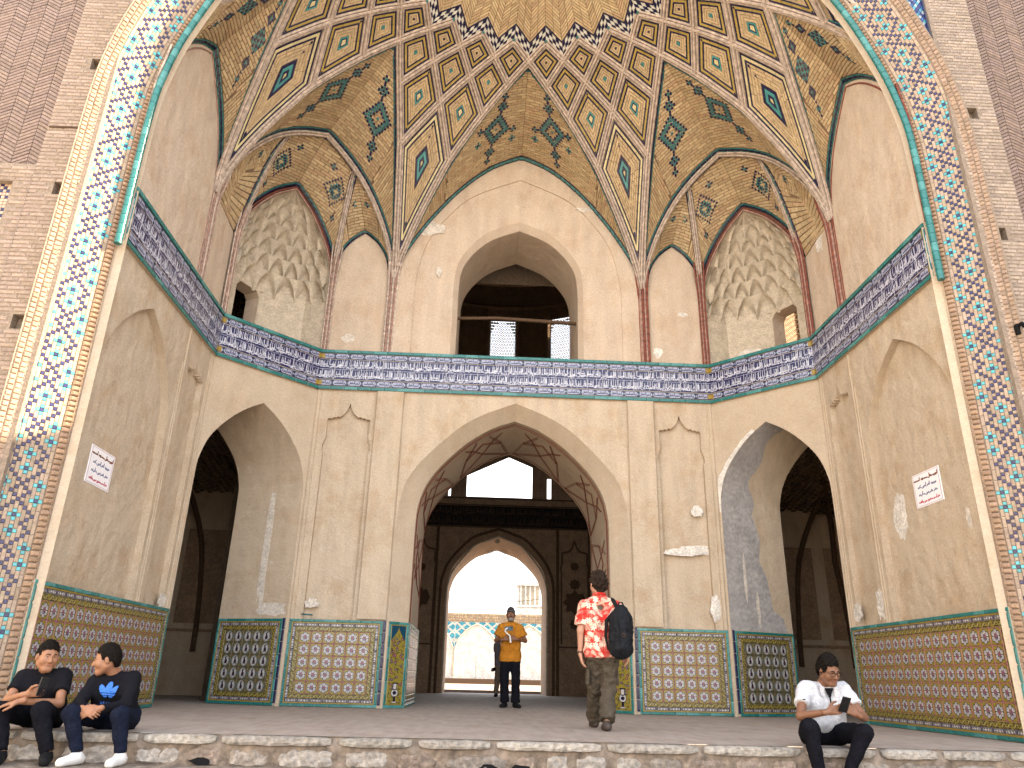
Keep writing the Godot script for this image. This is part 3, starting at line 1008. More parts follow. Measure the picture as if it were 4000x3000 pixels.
func net_panel(parent: Node3D, q: Array, row: int, half := 0) -> void:
	# q: bottom, right, top, left in plan
	var cen: Vector2 = (q[0] + q[1] + q[2] + q[3]) / 4.0
	var f := DomeFr.new(self)
	f.nn = dome_n(cen)
	var per := 0.0
	for k in 4: per += dome(q[k]).distance_to(dome(q[(k + 1) % 4]))
	var area := 0.5 * (dome(q[2]) - dome(q[0])).cross(dome(q[1]) - dome(q[3])).length()
	var inr := 2.0 * area / per
	var sc := func(e: float) -> float: return maxf(0.02, 1.0 - e / inr)
	# backing
	var back := MB.new()
	var rows := []
	for j in 9:
		var r := []
		for i in 9:
			var w: Vector2 = q[0].lerp(q[3], j / 8.0).lerp(q[1].lerp(q[2], j / 8.0), i / 8.0)
			r.append(dome(w) - f.nn * 0.012)
		rows.append(r)
	back.grid(rows)
	var o := put("coffer_panel", back, m.mortar, parent)
	var navy := MB.new(); navy.tinted = true
	var yel := MB.new(); yel.tinted = true
	var brick := MB.new(); brick.tinted = true
	var e := 0.075
	var yc := YEL if row != 1 else CREAM
	ring_tiles(brick, f, q, cen, 1.0, sc.call(e), 0.3, Color(0.44, 0.33, 0.21), -0.004, 0.002, 0.004)
	ring_tiles(navy, f, q, cen, sc.call(e), sc.call(e + 0.024), 0.13, NAVY, -0.006, 0.010)
	ring_tiles(yel, f, q, cen, sc.call(e + 0.028), sc.call(e + 0.064), 0.19, yc, -0.006, 0.008)
	ring_tiles(navy, f, q, cen, sc.call(e + 0.068), sc.call(e + 0.090), 0.12, NAVY, -0.006, 0.010)
	e += 0.094
	var core := inr - e
	var mot: float = {1: 0.42, 2: 0.36, 3: 0.2, 4: 0.17}[row]
	var stop := inr - core * mot
	var th := 0.044
	var nr := maxi(2, int(round((stop - e) / th)))
	th = (stop - e) / nr
	for k in nr:
		ring_tiles(brick, f, q, cen, sc.call(e + k * th), sc.call(e + (k + 1) * th - 0.007), 0.17, BRICKS[0], -0.010, 0.004 + 0.003 * rng.randf(), 0.012)
	# the middle of the panel
	var turq := MB.new(); turq.tinted = true
	if row == 4:
		ring_tiles(navy, f, q, cen, sc.call(stop), 0.03, 0.3, NAVY, -0.006, 0.010, 0.006)
	elif row == 3:
		ring_tiles(turq, f, q, cen, sc.call(stop), 0.03, 0.3, TURQ, -0.006, 0.010, 0.006)
	else:
		var c2 := core * mot
		var st := stop
		if row == 1:
			ring_tiles(navy, f, q, cen, sc.call(st), sc.call(st + c2 * 0.28), 0.12, NAVY, -0.006, 0.012)
			st += c2 * 0.31
		ring_tiles(turq, f, q, cen, sc.call(st), sc.call(st + c2 * 0.3), 0.16, TURQ, -0.006, 0.010)
		st += c2 * 0.33
		ring_tiles(navy, f, q, cen, sc.call(st), sc.call(st + c2 * 0.2), 0.1, NAVY, -0.006, 0.012)
		st += c2 * 0.22
		ring_tiles(yel, f, q, cen, sc.call(st), 0.01, 0.2, CREAM, -0.006, 0.010, 0.002)
		# small dark points along the long axis
		for w in ([[0.2, 0.02], [0.29, 0.016], [0.80, 0.022], [0.88, 0.016]] if row == 1 else [[0.16, 0.016], [0.84, 0.014]]):
			var c := cen.lerp(q[0] if w[0] > 0.5 else q[2], absf(w[0] - 0.5) * 2.0)
			var d: Vector2 = (q[0] - q[2]).normalized()
			var sd := Vector2(-d.y, d.x)
			navy.col = NAVY
			navy.piece(f, PackedVector2Array([c - d * w[1], c + sd * w[1], c + d * w[1] * 2.2, c - sd * w[1]]), -0.004, 0.014, 0.002)
	put("brick_courses", brick, m.brick_tint, o, false, "stuff")
	put("navy_tile_border", navy, m.glaze_tint, o, false, "stuff")
	put("yellow_tile_border", yel, m.glaze_tint, o, false, "stuff")
	if turq.ix.size(): put("turquoise_star", turq, m.glaze_tint, o)

const RIB_PROF := [Vector2(-0.068, -0.02), Vector2(-0.066, 0.022), Vector2(-0.046, 0.034), Vector2(-0.032, 0.020), Vector2(-0.024, 0.020), Vector2(-0.014, 0.052), Vector2(0.014, 0.052), Vector2(0.024, 0.020), Vector2(0.032, 0.020), Vector2(0.046, 0.034), Vector2(0.066, 0.022), Vector2(0.068, -0.02)]

func rib_path(parent: Node3D, pts: Array, nrm: Array, called := "rib", wide := 1.0, key := "rib") -> void:
	var sides := []; var ups := []
	for k in pts.size():
		var d: Vector3 = (pts[mini(k + 1, pts.size() - 1)] - pts[maxi(k - 1, 0)]).normalized()
		var u: Vector3 = (nrm[k] - d * nrm[k].dot(d)).normalized()
		sides.append(d.cross(u)); ups.append(u)
	var pr := PackedVector2Array()
	for q in RIB_PROF: pr.append(q * wide)
	var b := MB.new()
	b.sweep(pts, sides, ups, pr)
	put(called, b, m[key], parent)
	var g := MB.new()   # the dark painted grooves
	g.sweep(pts, sides, ups, PackedVector2Array([Vector2(-0.031, 0.0225) * wide, Vector2(-0.025, 0.0225) * wide]))
	g.sweep(pts, sides, ups, PackedVector2Array([Vector2(0.025, 0.0225) * wide, Vector2(0.031, 0.0225) * wide]))
	put("groove", g, m.rib_dark, parent.get_child(parent.get_child_count() - 1))

func net_edge(parent: Node3D, a: Vector2, b: Vector2) -> void:
	var pts := []; var nr := []
	var n := 4 if a.distance_to(b) < 1.0 else 10
	for k in n + 1:
		var q := a.lerp(b, float(k) / n)
		pts.append(dome(q)); nr.append(dome_n(q))
	rib_path(parent, pts, nr)

func rib_line(a: Vector2, b: Vector2, n: int) -> Array:   # along a straight line in plan
	var o := []
	for k in n + 1: o.append(dome(a.lerp(b, float(k) / n)))
	return o

func vault() -> void:
	var t := thing("ribbed_half_dome", "ochre brick half dome with a net of plaster ribs and tiled diamond coffers", "vault")
	var edges := {}
	var add_panel := func(q: Array, row: int) -> void:
		net_panel(t, q, row)
		for k in 4:
			var a: Vector2 = q[k]; var b: Vector2 = q[(k + 1) % 4]
			var key := "%.2f %.2f %.2f %.2f" % [minf(a.x, b.x), maxf(a.x, b.x), minf(a.y, b.y), maxf(a.y, b.y)]
			if not edges.has(key):
				edges[key] = true
				net_edge(t, a, b)
	var lim := 6.9
	for s in [-5.0, -2.0, 2.0, 5.0]:
		add_panel.call([polar(RS, s), polar(RA, s + 0.5), polar(RB, s), polar(RA, s - 0.5)], 1)
	for s in [-7.0, 7.0]:
		var e := -signf(s) * 0.5
		# the kite by the mouth of the porch is cut in half by the front arch
		var q := [polar(RS - 0.05, s), polar(RB, s), polar(RB - 0.0, s + e * 0.02), polar(RA, s + e)]
		add_panel.call([q[0], polar(RA + 0.1, s), polar(RB, s), q[3]], 1)
	for s in [-6.5, -5.5, -4.5, -2.5, -1.5, 1.5, 2.5, 4.5, 5.5, 6.5]:
		add_panel.call([polar(RA, s), polar(RB, s + 0.5), polar(RC, s), polar(RB, s - 0.5)], 2)
	for k in range(-6, 7):
		if k == 0: continue
		var s := float(k)
		add_panel.call([polar(RB, s), polar(RC, s + 0.5), polar(RD, s), polar(RC, s - 0.5)], 3)
	for k in range(-7, 7):
		var s := k + 0.5
		add_panel.call([polar(RC, s), polar(RD, s + 0.5), polar(RE, s), polar(RD, s - 0.5)], 4)
	crown(t)
	var room := Vector3(0, 6.0, 6.0)
	# the big pointed panels between the springings
	var half := []
	for q in smooth_curve(WALL_ARCH.slice(2), 6): half.append(q)
	var low := []
	for q in half: low.append(Vector3(-q.x, q.y, 0.0))
	var lo2 := []
	for k in range(half.size() - 1, -1, -1): lo2.append(Vector3(half[k].x, half[k].y, 0.0))
	pointed_panel(t, [low, lo2], [rib_line(polar(RS, -2), polar(RD, 0), 30), rib_line(polar(RD, 0), polar(RS, 2), 30)], room, "back", 0)
	for s in [-1.0, 1.0]:
		# corner: the lower edge is the free arch over the niche recess
		var p3 := Vector3(s * 2.51, 0, 0); var p5 := Vector3(s * 5.22, 0, 2.706)
		var du := (p5 - p3).normalized()
		var hc := smooth_curve([Vector2(0.02, 8.05), Vector2(0.20, 8.62), Vector2(0.48, 9.16), Vector2(0.88, 9.68), Vector2(1.36, 10.06), Vector2(1.915, 10.34)], 6)
		var l0 := []; var l1 := []
		for q in hc: l0.append(p3 + du * q.x + UP * q.y)
		for k in range(hc.size() - 1, -1, -1): l1.append(p5 - du * hc[k].x + UP * hc[k].y)
		pointed_panel(t, [l0, l1], [rib_line(polar(RS, s * 2), polar(RC, s * 3.5), 30), rib_line(polar(RC, s * 3.5), polar(RS, s * 5), 30)], room, "corner", 1)
		corner_vault(s, l0, l1)
		# side: between the wall arch and the ribs of the springings at 5 and 7
		var sa := smooth_curve(SIDE_ARCH.slice(2, 7), 6)
		var sb := smooth_curve(SIDE_ARCH.slice(6, 12), 6)
		var w0 := []; var w1 := []
		for q in sa: w0.append(Vector3(s * W, q.y, SIDE_MID + q.x))
		for q in sb: w1.append(Vector3(s * W, q.y, SIDE_MID + q.x))
		pointed_panel(t, [w0, w1], [rib_line(polar(RS, s * 5), polar(RB, s * 6), 30), rib_line(polar(RB, s * 6), polar(RS - 0.6, s * 7), 30)], room, "side", 2)
	bundles(t)

func pointed_panel(t: Node3D, lows: Array, ups: Array, room: Vector3, called: String, kind: int) -> void:
	var lo := []; var up := []
	var n := 40
	for h in 2:
		var a := resample(lows[h], n); var b := resample(ups[h], n)
		for k in range(0 if h == 0 else 1, n + 1): lo.append(a[k]); up.append(b[k])
	var p := RuledFr.new(lo, up, room)
	brick_panel(t, p, called + "_spandrel", kind)

# tiles along the two edges of a ruled panel
func edge_band(b: MB, p: RuledFr, top: bool, e0: float, e1: float, ln: float, c: Color, h := 0.010) -> void:
	var n := int(p.len_a / ln)
	for k in n:
		var a0 := p.len_a * (k + 0.06) / n
		var a1 := p.len_a * (k + 0.94) / n
		var am := (a0 + a1) / 2
		var hm := p.high(am)
		if hm < 0.12: continue
		var sl := (p.high(minf(am + 0.03, p.len_a)) - p.high(maxf(am - 0.03, 0))) / 0.06
		var kf := sqrt(1.0 + sl * sl) if top else 1.0
		var f0 := minf(e0 * kf, hm * 0.42)
		var f1 := minf(e1 * kf, hm * 0.46)
		if f1 - f0 < 0.006: continue
		var poly: PackedVector2Array
		if top: poly = PackedVector2Array([Vector2(a0, p.high(a0) - f1), Vector2(a1, p.high(a1) - f1), Vector2(a1, p.high(a1) - f0), Vector2(a0, p.high(a0) - f0)])
		else: poly = PackedVector2Array([Vector2(a0, f0), Vector2(a1, f0), Vector2(a1, f1), Vector2(a0, f1)])
		p.normal_at(am, hm * 0.5)
		b.col = vary(c)
		b.piece(p, poly, -0.006, h, 0.003)

func brick_panel(t: Node3D, p: RuledFr, called: String, kind: int) -> void:
	var back := MB.new()
	var rows := []
	for j in 5:
		var r := []
		for k in p.lo.size():
			var a: float = p.len_a * k / (p.lo.size() - 1)
			p.normal_at(a, p.high(a) * j / 4.0)
			r.append(p.lo[k].lerp(p.up[k], j / 4.0) - p.nn * 0.012)
		rows.append(r)
	back.grid(rows)
	var o := put(called, back, m.mortar, t)
	# brick courses
	var b := MB.new()
	b.tinted = true
	var region := PackedVector2Array()
	var n := 60
	var e_low := 0.125 if kind < 3 else 0.10
	var e_up := 0.15 if kind < 3 else 0.10
	for k in n + 1:
		var a := p.len_a * k / n
		region.append(Vector2(a, minf(e_low, p.high(a) * 0.46)))
	for k in range(n, -1, -1):
		var a := p.len_a * k / n
		var sl := (p.high(minf(a + 0.03, p.len_a)) - p.high(maxf(a - 0.03, 0))) / 0.06
		region.append(Vector2(a, maxf(p.high(a) - e_up * sqrt(1 + sl * sl), p.high(a) * 0.52)))
	var am := p.len_a / 2
	var wc: float = [2.05, 1.25, 0.9, 0.9, 0.4][kind]
	var top := 0.0
	for k in p.rise.size(): top = maxf(top, p.rise[k])
	var rh := 0.060
	var chev: float = [0.10, 0.16, 0.35, 0.45, 0.3][kind]
	var lay := func(poly: PackedVector2Array) -> void:
		var parts := Geometry2D.intersect_polygons(poly, region)
		for q in parts:
			if q.size() < 3: continue
			var c := Vector2.ZERO
			var area := 0.0
			for i in q.size():
				c += q[i] / q.size()
				area += q[i].cross(q[(i + 1) % q.size()])
			if absf(area) < 0.0012: continue
			p.normal_at(c.x, c.y)
			b.col = brick_col()
			b.piece(p, q, -0.010, 0.003 + 0.005 * rng.randf(), 0.003)
	var bound := func(l: float) -> float: return wc * (1.0 - 0.22 * minf(l / maxf(top, 0.1), 1.0))
	for sgn in [-1.0, 1.0]:
		var r := 0
		var l := -0.6
		while l < top + 0.7:
			var x := 0.004 - (0.1 if r % 2 else 0.0)
			var wmax: float = bound.call(l)
			while x < wmax:
				var x0 := maxf(x, 0.004); var x1 := minf(x + 0.195, wmax)
				if x1 - x0 > 0.02:
					var pl := PackedVector2Array()
					for w in [[x0, 0.0], [x1, 0.0], [x1, rh - 0.011], [x0, rh - 0.011]]:
						pl.append(Vector2(am + sgn * w[0], l + w[1] + chev * w[0]))
					lay.call(pl)
				x += 0.207
			l += rh
			r += 1
		# the flanks: courses square to the lower edge
		var a := 0.0
		r = 0
		while a < am:
			var y := -0.1 - (0.1 if r % 2 else 0.0)
			while y < top:
				if a > bound.call(y + 0.1 - chev * a) + 0.0 and y < p.high(am + sgn * a):
					lay.call(PackedVector2Array([Vector2(am + sgn * a, y), Vector2(am + sgn * (a + rh - 0.011), y), Vector2(am + sgn * (a + rh - 0.011), y + 0.195), Vector2(am + sgn * a, y + 0.195)]))
				y += 0.207
			a += rh
			r += 1
	put("brick_courses", b, m.brick_tint, o, false, "stuff")
	var ta := MB.new(); ta.tinted = true
	var nv := MB.new(); nv.tinted = true
	if kind < 3:
		edge_band(ta, p, true, 0.045, 0.075, 0.15, TEAL); edge_band(nv, p, true, 0.079, 0.116, 0.14, NAVY, 0.012); edge_band(ta, p, true, 0.12, 0.145, 0.15, TEAL)
		edge_band(ta, p, false, 0.008, 0.036, 0.15, TEAL) if kind else edge_band(nv, p, false, 0.006, 0.028, 0.15, NAVY)
		edge_band(nv, p, false, 0.04, 0.078, 0.14, NAVY, 0.012) if kind else edge_band(ta, p, false, 0.032, 0.088, 0.15, TURQ, 0.010)
		edge_band(ta, p, false, 0.082, 0.11, 0.15, TEAL) if kind else edge_band(nv, p, false, 0.092, 0.114, 0.15, NAVY)
	else:
		edge_band(ta, p, true, 0.03, 0.055, 0.13, TEAL); edge_band(nv, p, true, 0.058, 0.088, 0.12, NAVY, 0.012)
		edge_band(nv, p, false, 0.012, 0.05, 0.12, NAVY, 0.012); edge_band(ta, p, false, 0.054, 0.085, 0.13, TEAL)
	motifs(p, ta, nv, kind)
	put("teal_tile_edge", ta, m.glaze_tint, o, false, "stuff")
	put("navy_tile_edge", nv, m.glaze_tint, o, false, "stuff")

# small square tiles set in the brickwork: N navy, T teal
func stamp(p: RuledFr, ta: MB, nv: MB, at: Vector2, turn: float, size: float, art: Array) -> void:
	var ca := cos(turn); var sa := sin(turn)
	var h: float = (art.size() - 1) / 2.0
	for r in art.size():
		var w: float = (art[r].length() - 1) / 2.0
		for k in art[r].length():
			var ch: String = art[r][k]
			if ch == ".": continue
			var x: float = (k - w) * size
			var y: float = (h - r) * size
			var c := at + Vector2(x * ca - y * sa, x * sa + y * ca)
			if c.y < 0.08 or c.y > p.high(c.x) - 0.1: continue
			var e := size * 0.46
			var pl := PackedVector2Array()
			for q in [Vector2(-e, -e), Vector2(e, -e), Vector2(e, e), Vector2(-e, e)]: pl.append(c + Vector2(q.x * ca - q.y * sa, q.x * sa + q.y * ca))
			p.normal_at(c.x, c.y)
			var b := nv if ch == "N" else ta
			b.col = vary(NAVY if ch == "N" else (TEAL if ch == "T" else CREAM), 0.4)
			b.piece(p, pl, -0.004, 0.012, 0.004)

const BIG := ["......N......", ".....NTN.....", "....NTTTN....", "...NTTNTTN...", "..NTTN.NTTN..", ".NTTN...NTTN.", "NTTN..T..NTTN", ".NTTN...NTTN.", "..NTTN.NTTN..", "...NTTNTTN...", "....NTTTN....", ".....NTN.....", "......N......"]
const SMALL := ["..N..", ".NTN.", "NTNTN", ".NTN.", "..N.."]
const TINY := [".N.", "NTN", ".N."]
const CHECK := ["NTNTN", "TNTNT", "NTNTN", "TNTNT", "NTNTN"]
const SPIRAL := ["NNN", "NTN", "NNN"]
const FOUR := ["TN", "NT"]
const STAR := ["......N......", ".....N.N.....", "....N...N....", "...N.TNT.N...", "..N.TNTNT.N..", ".N.TNT.TNT.N.", "N..NT.Y.TN..N", ".N.TNT.TNT.N.", "..N.TNTNT.N..", "...N.TNT.N...", "....N...N....", ".....N.N.....", "......N......"]

func motifs(p: RuledFr, ta: MB, nv: MB, kind: int) -> void:
	var am := p.len_a / 2
	var hm := p.high(am)
	if kind <= 1:
		var z := 0.055
		var k := 0.43 if kind == 0 else 0.44
		var dx := 0.66 if kind == 0 else 0.60
		for s in [-1.0, 1.0]:
			var tilt: float = s * (0.28 if kind == 0 else 0.5)
			var c := Vector2(am + s * dx, hm * k)
			var ax := Vector2(-sin(tilt), cos(tilt))
			stamp(p, ta, nv, c, tilt, z, BIG)
			stamp(p, ta, nv, c + ax * 0.495, tilt, z, SMALL); stamp(p, ta, nv, c + ax * 0.70, tilt, z, TINY)
			stamp(p, ta, nv, c - ax * 0.495, tilt, z, SMALL); stamp(p, ta, nv, c - ax * 0.70, tilt, z, TINY)
			if kind == 0:
				stamp(p, ta, nv, c + ax.orthogonal() * 0.42, tilt, z, TINY); stamp(p, ta, nv, c - ax.orthogonal() * 0.42, tilt, z, TINY)
				stamp(p, ta, nv, Vector2(am + s * 0.27, hm * 0.28), 0.0, z, [".T.", "TNT", ".T."]); stamp(p, ta, nv, Vector2(am + s * 1.12, hm * 0.36), tilt, z, [".T.", "TNT", ".T."])
	elif kind == 2:
		for s in [-1.0, 1.0]:
			var c := Vector2(am + s * 0.42, hm * 0.5)
			var d := Vector2(s * 0.55, -0.83).normalized()
			stamp(p, ta, nv, c, 0.0, 0.06, CHECK); stamp(p, ta, nv, c + d * 0.34, 0.0, 0.055, SPIRAL); stamp(p, ta, nv, c - d * 0.34, 0.0, 0.055, SPIRAL)
			stamp(p, ta, nv, c + d * 0.48, 0.0, 0.05, ["N"]); stamp(p, ta, nv, c + d * 0.58, 0.0, 0.05, FOUR); stamp(p, ta, nv, c + d * 0.68, 0.0, 0.05, ["N"])
			stamp(p, ta, nv, c - d * 0.48, 0.0, 0.05, ["N"]); stamp(p, ta, nv, c - d * 0.57, 0.0, 0.05, FOUR)
	elif kind == 3:
		for s in [-1.0, 1.0]:
			var c := Vector2(am + s * 0.62, hm * 0.5)
			stamp(p, ta, nv, c, s * 0.45, 0.044, STAR); stamp(p, ta, nv, c + Vector2(s * 0.36, -0.30), s * 0.4, 0.045, TINY); stamp(p, ta, nv, c + Vector2(-s * 0.3, 0.26), s * 0.4, 0.045, TINY)
	else:
		stamp(p, ta, nv, Vector2(am - 0.14, hm * 0.5), 0.6, 0.05, FOUR); stamp(p, ta, nv, Vector2(am + 0.14, hm * 0.5), -0.6, 0.05, FOUR)

# the checkered zigzag and the herringbone crown inside it
func crown(t: Node3D) -> void:
	var zig := MB.new()
	var white := MB.new(); white.tinted = true
	var dark := MB.new(); dark.tinted = true
	var turq := MB.new(); turq.tinted = true
	var f := DomeFr.new(self)
	var re2 := 2.45
	var rd2 := 2.715
	for k in range(-14, 14):
		var s0 := k * 0.5
		var s1 := (k + 1) * 0.5
		var r0 := RD if k % 2 == 0 else RE
		var r1 := RE if k % 2 == 0 else RD
		var q0 := rd2 if k % 2 == 0 else re2
		var q1 := re2 if k % 2 == 0 else rd2
		var a := polar(r0, s0); var b := polar(r1, s1); var c := polar(q1, s1); var d := polar(q0, s0)
		f.nn = dome_n((a + b + c + d) / 4)
		var at := func(u: float, v: float) -> Vector2: return a.lerp(b, u).lerp(d.lerp(c, u), v)
		var cell := func(mb: MB, u0: float, u1: float, v0: float, v1: float, h: float) -> void:
			mb.piece(f, PackedVector2Array([at.call(u0, v0), at.call(u1, v0), at.call(u1, v1), at.call(u0, v1)]), -0.012, h, 0.002)
		for i in 3:
			turq.col = vary(TURQ)
			cell.call(turq, i / 3.0 + 0.01, (i + 1) / 3.0 - 0.01, 0.05, 0.19, 0.012)
			dark.col = vary(NAVY)
			cell.call(dark, i / 3.0 + 0.01, (i + 1) / 3.0 - 0.01, 0.90, 1.0, 0.014)
		for i in 5:
			for j in 3:
				var w := MB.new()
				var mbk: MB = dark if (i + j + (k % 2)) % 2 == 0 else white
				mbk.col = vary(NAVY if mbk == dark else Color(0.56, 0.55, 0.49), 0.2)
				cell.call(mbk, i / 5.0 + 0.012, (i + 1) / 5.0 - 0.012, 0.215 + j * 0.225, 0.215 + (j + 1) * 0.225 - 0.014, 0.008)
		zig.quad(dome(a) - f.nn * 0.012, dome(b) - f.nn * 0.012, dome(c) - f.nn * 0.012, dome(d) - f.nn * 0.012)
	var o := put("zigzag_band", zig, m.joint, t)
	put("white_tiles", white, m.glaze_tint, o, false, "stuff"); put("navy_tiles", dark, m.glaze_tint, o, false, "stuff"); put("turquoise_tiles", turq, m.glaze_tint, o, false, "stuff")
	var shell := MB.new()
	var rows := []
	for j in 12:
		var r := []
		for k in 57:
			var q := polar(lerpf(2.8, 0.02, j / 11.0), -7.0 + k * 0.25)
			r.append(dome(q) + Vector3(0, 0.02, 0))
		rows.append(r)
	shell.grid(rows)
	var o2 := put("crown_shell", shell, m.mortar, t)
	var b := MB.new(); b.tinted = true
	var rr := 1.0
	var row := 0
	while rr > 0.12:
		var nx := rr - 0.021
		for k in range(-14, 14):
			var q0 := (rd2 if k % 2 == 0 else re2)
			var q1 := (re2 if k % 2 == 0 else rd2)
			var a := polar(q0 * rr, k * 0.5); var e := polar(q1 * rr, (k + 1) * 0.5)
			var a2 := polar(q0 * (nx + 0.004), k * 0.5); var e2 := polar(q1 * (nx + 0.004), (k + 1) * 0.5)
			f.nn = dome_n((a + e) / 2)
			var n := maxi(1, int(round(a.distance_to(e) / 0.19)))
			for i in n:
				var t0 := (i + 0.03) / n; var t1 := (i + 0.97) / n
				b.col = brick_col()
				b.piece(f, PackedVector2Array([a.lerp(e, t0), a.lerp(e, t1), a2.lerp(e2, t1), a2.lerp(e2, t0)]), -0.02, 0.003 + 0.004 * rng.randf(), 0.002)
		rr = nx
		row += 1
	put("brick_courses", b, m.brick_tint, o2, false, "stuff")

# the small vault over a corner recess, between the niche arch and the free arch
func corner_vault(s: float, leg0: Array, leg1: Array) -> void:
	var t := thing("corner_squinch", "small %s brick vault with square star tiles above the stalactite niche" % side_word(s), "vault", Vector3.ZERO, "corner squinches")
	var f := fcham(s)
	var room := Vector3(0, 6, 6)
	var nic := []
	for q in arch(NICHE.slice(2), 0.0, 6): nic.append(f.at(q.x * 1.05, q.y + 0.09, 0.0))
	# nodes on the free arch
	var n0: Vector3 = leg0[22]; var n1: Vector3 = leg1[leg1.size() - 23]
	var c2 := f.at(-1.05, 7.9, 0.0); var c1 := f.at(1.05, 7.9, 0.0)
	var bow := func(a: Vector3, b: Vector3) -> Array:
		var o := []
		for k in 15:
			var q := k / 14.0
			var p := a.lerp(b, q)
			p.y = lerpf(a.y, b.y, sin(q * PI / 2 * 0.92) / sin(PI / 2 * 0.92))
			o.append(p)
		return o
	var r0: Array = bow.call(c2, n0)
	var r1: Array = bow.call(c1, n1)
	r1.reverse()
	var upper := r0.duplicate()
	for k in range(23, leg0.size()): upper.append(leg0[k])
	for k in range(1, leg1.size() - 22): upper.append(leg1[k])
	for k in range(1, r1.size()): upper.append(r1[k])
	# match apex to apex
	var na := nic.size() / 2
	var ua := r0.size() + (leg0.size() - 23) - 1
	var lo := resample(nic.slice(0, na + 1), 30); lo.append_array(resample(nic.slice(na), 30).slice(1))
	var up := resample(upper.slice(0, ua + 1), 30); up.append_array(resample(upper.slice(ua), 30).slice(1))
	brick_panel(t, RuledFr.new(lo, up, room), "star_panel", 3)
	for g in [0, 1]:
		var r: Array = r0 if g == 0 else r1
		var nr := []
		for k in r.size(): nr.append((room - r[k]).normalized())
		rib_path(t, r, nr, "rib", 0.8)
		# little triangle between the rib, the leg of the free arch and the small wall panel
		var leg: Array = leg0.slice(0, 23) if g == 0 else leg1.slice(leg1.size() - 23)
		var rr: Array = r0.duplicate() if g == 0 else r1.duplicate()
		var wall := []
		if g == 0:
			for q in arch(SMALL_ARCH.slice(2), 0.0, 6): wall.append(Vector3(s * (3.18 + q.x), q.y, -0.028))
			rr.reverse()
		else:
			leg.reverse()
			for q in arch(SMALL_ARCH.slice(2), 0.0, 6): wall.append(Vector3(s * (W + 0.028), q.y - 0.15, 2.05 - q.x))
			wall.reverse()
		var u2: Array = leg.duplicate()
		u2.append_array(rr.slice(1))
		var wa := wall.size() / 2
		var l2 := resample(wall.slice(0, wa + 1), 20); l2.append_array(resample(wall.slice(wa), 20).slice(1))
		var u3 := resample(u2.slice(0, leg.size()), 20); u3.append_array(resample(u2.slice(leg.size() - 1), 20).slice(1))
		brick_panel(t, RuledFr.new(l2, u3, room), "small_panel", 4)
	# the rib along the free arch
	var full := leg0.duplicate()
	full.append_array(leg1.slice(1))
	var nn := []
	for k in full.size(): nn.append(f.n)
	var low := []
	for q in full: low.append(q - UP * 0.03)
	rib_path(t, low, nn, "free_arch_rib", 0.9)

# the bundles of thin red and pink shafts below the springings
func bundles(t: Node3D) -> void:
	var spots := []
	for s in [-1.0, 1.0]:
		spots.append([Vector3(s * 2.52, 0, 0.0), Vector3(-s * 0.2, 0, 1), 0.085, s, "beside the high opening"])
		spots.append([Vector3(s * W, 0, 2.62), Vector3(-s, 0, 0.2), 0.085, s, "edging the tall side panel"])
		spots.append([Vector3(s * 3.72, 0, 0.03), Vector3(-s * 0.4, 0, 1), 0.06, s, "on the inner edge of the stalactite niche"])
		spots.append([Vector3(s * 5.18, 0, 1.5), Vector3(-s, 0, 0.4), 0.06, s, "on the outer edge of the stalactite niche"])
		spots.append([Vector3(s * W, 0, 5.12), Vector3(-s, 0, 0.0), 0.07, s, "by the turquoise roll"])
	for w in spots:
		var o := thing("shaft_bundle", "%s bundle of thin shafts %s" % [("pale pink left" if w[3] < 0 else "brick red right"), w[4]], "shaft", Vector3.ZERO, "%s shaft bundles" % side_word(w[3]))
		var n: Vector3 = w[1].normalized()
		var u := UP.cross(n)
		for k in 5:
			var q := (k - 2) / 2.0
			var b := MB.new()
			var path := []
			for i in 9:
				var y := lerpf(F1 - 0.01, 8.55, i / 8.0)
				var spread: float = 1.0 + 0.6 * smoothstep(7.7, 8.6, y)
				var lean: float = 0.12 * smoothstep(7.8, 8.6, y)
				path.append(w[0] + u * q * w[2] * spread + n * (0.02 * (1 - q * q) + lean) + UP * y)
			b.tube(path, [w[2] * 0.27], 6, false)
			var key := ("rib_pink" if k % 2 else "rib") if w[3] < 0 else ("rib_red" if k % 2 == 0 else "rib_pink")
			put("shaft", b, m[key], o, true)

# ---------------------------------------------------------------- the front
const FA := [Vector2(5.10, -0.02), Vector2(5.10, 2.5), Vector2(5.11, 5.0), Vector2(5.11, 7.2), Vector2(5.04, 8.05), Vector2(4.83, 8.9), Vector2(4.36, 10.05), Vector2(3.62, 11.1), Vector2(2.4, 12.1), Vector2(0, 13.0)]
const FZ := 5.20      # the plane of the porch mouth
const SPL := 0.73   # splay of the mosaic band
var fpath := []
var flen := PackedFloat32Array()

func front_path() -> void:
	fpath = resample(smooth_curve(FA.map(func(q): return Vector2(q.x * 1.006, 0.5157 + (q.y - 0.5157) * 1.006)), 10), 400)
	var a := 0.0
	for k in fpath.size():
		if k: a += fpath[k].distance_to(fpath[k - 1])
		flen.push_back(a)

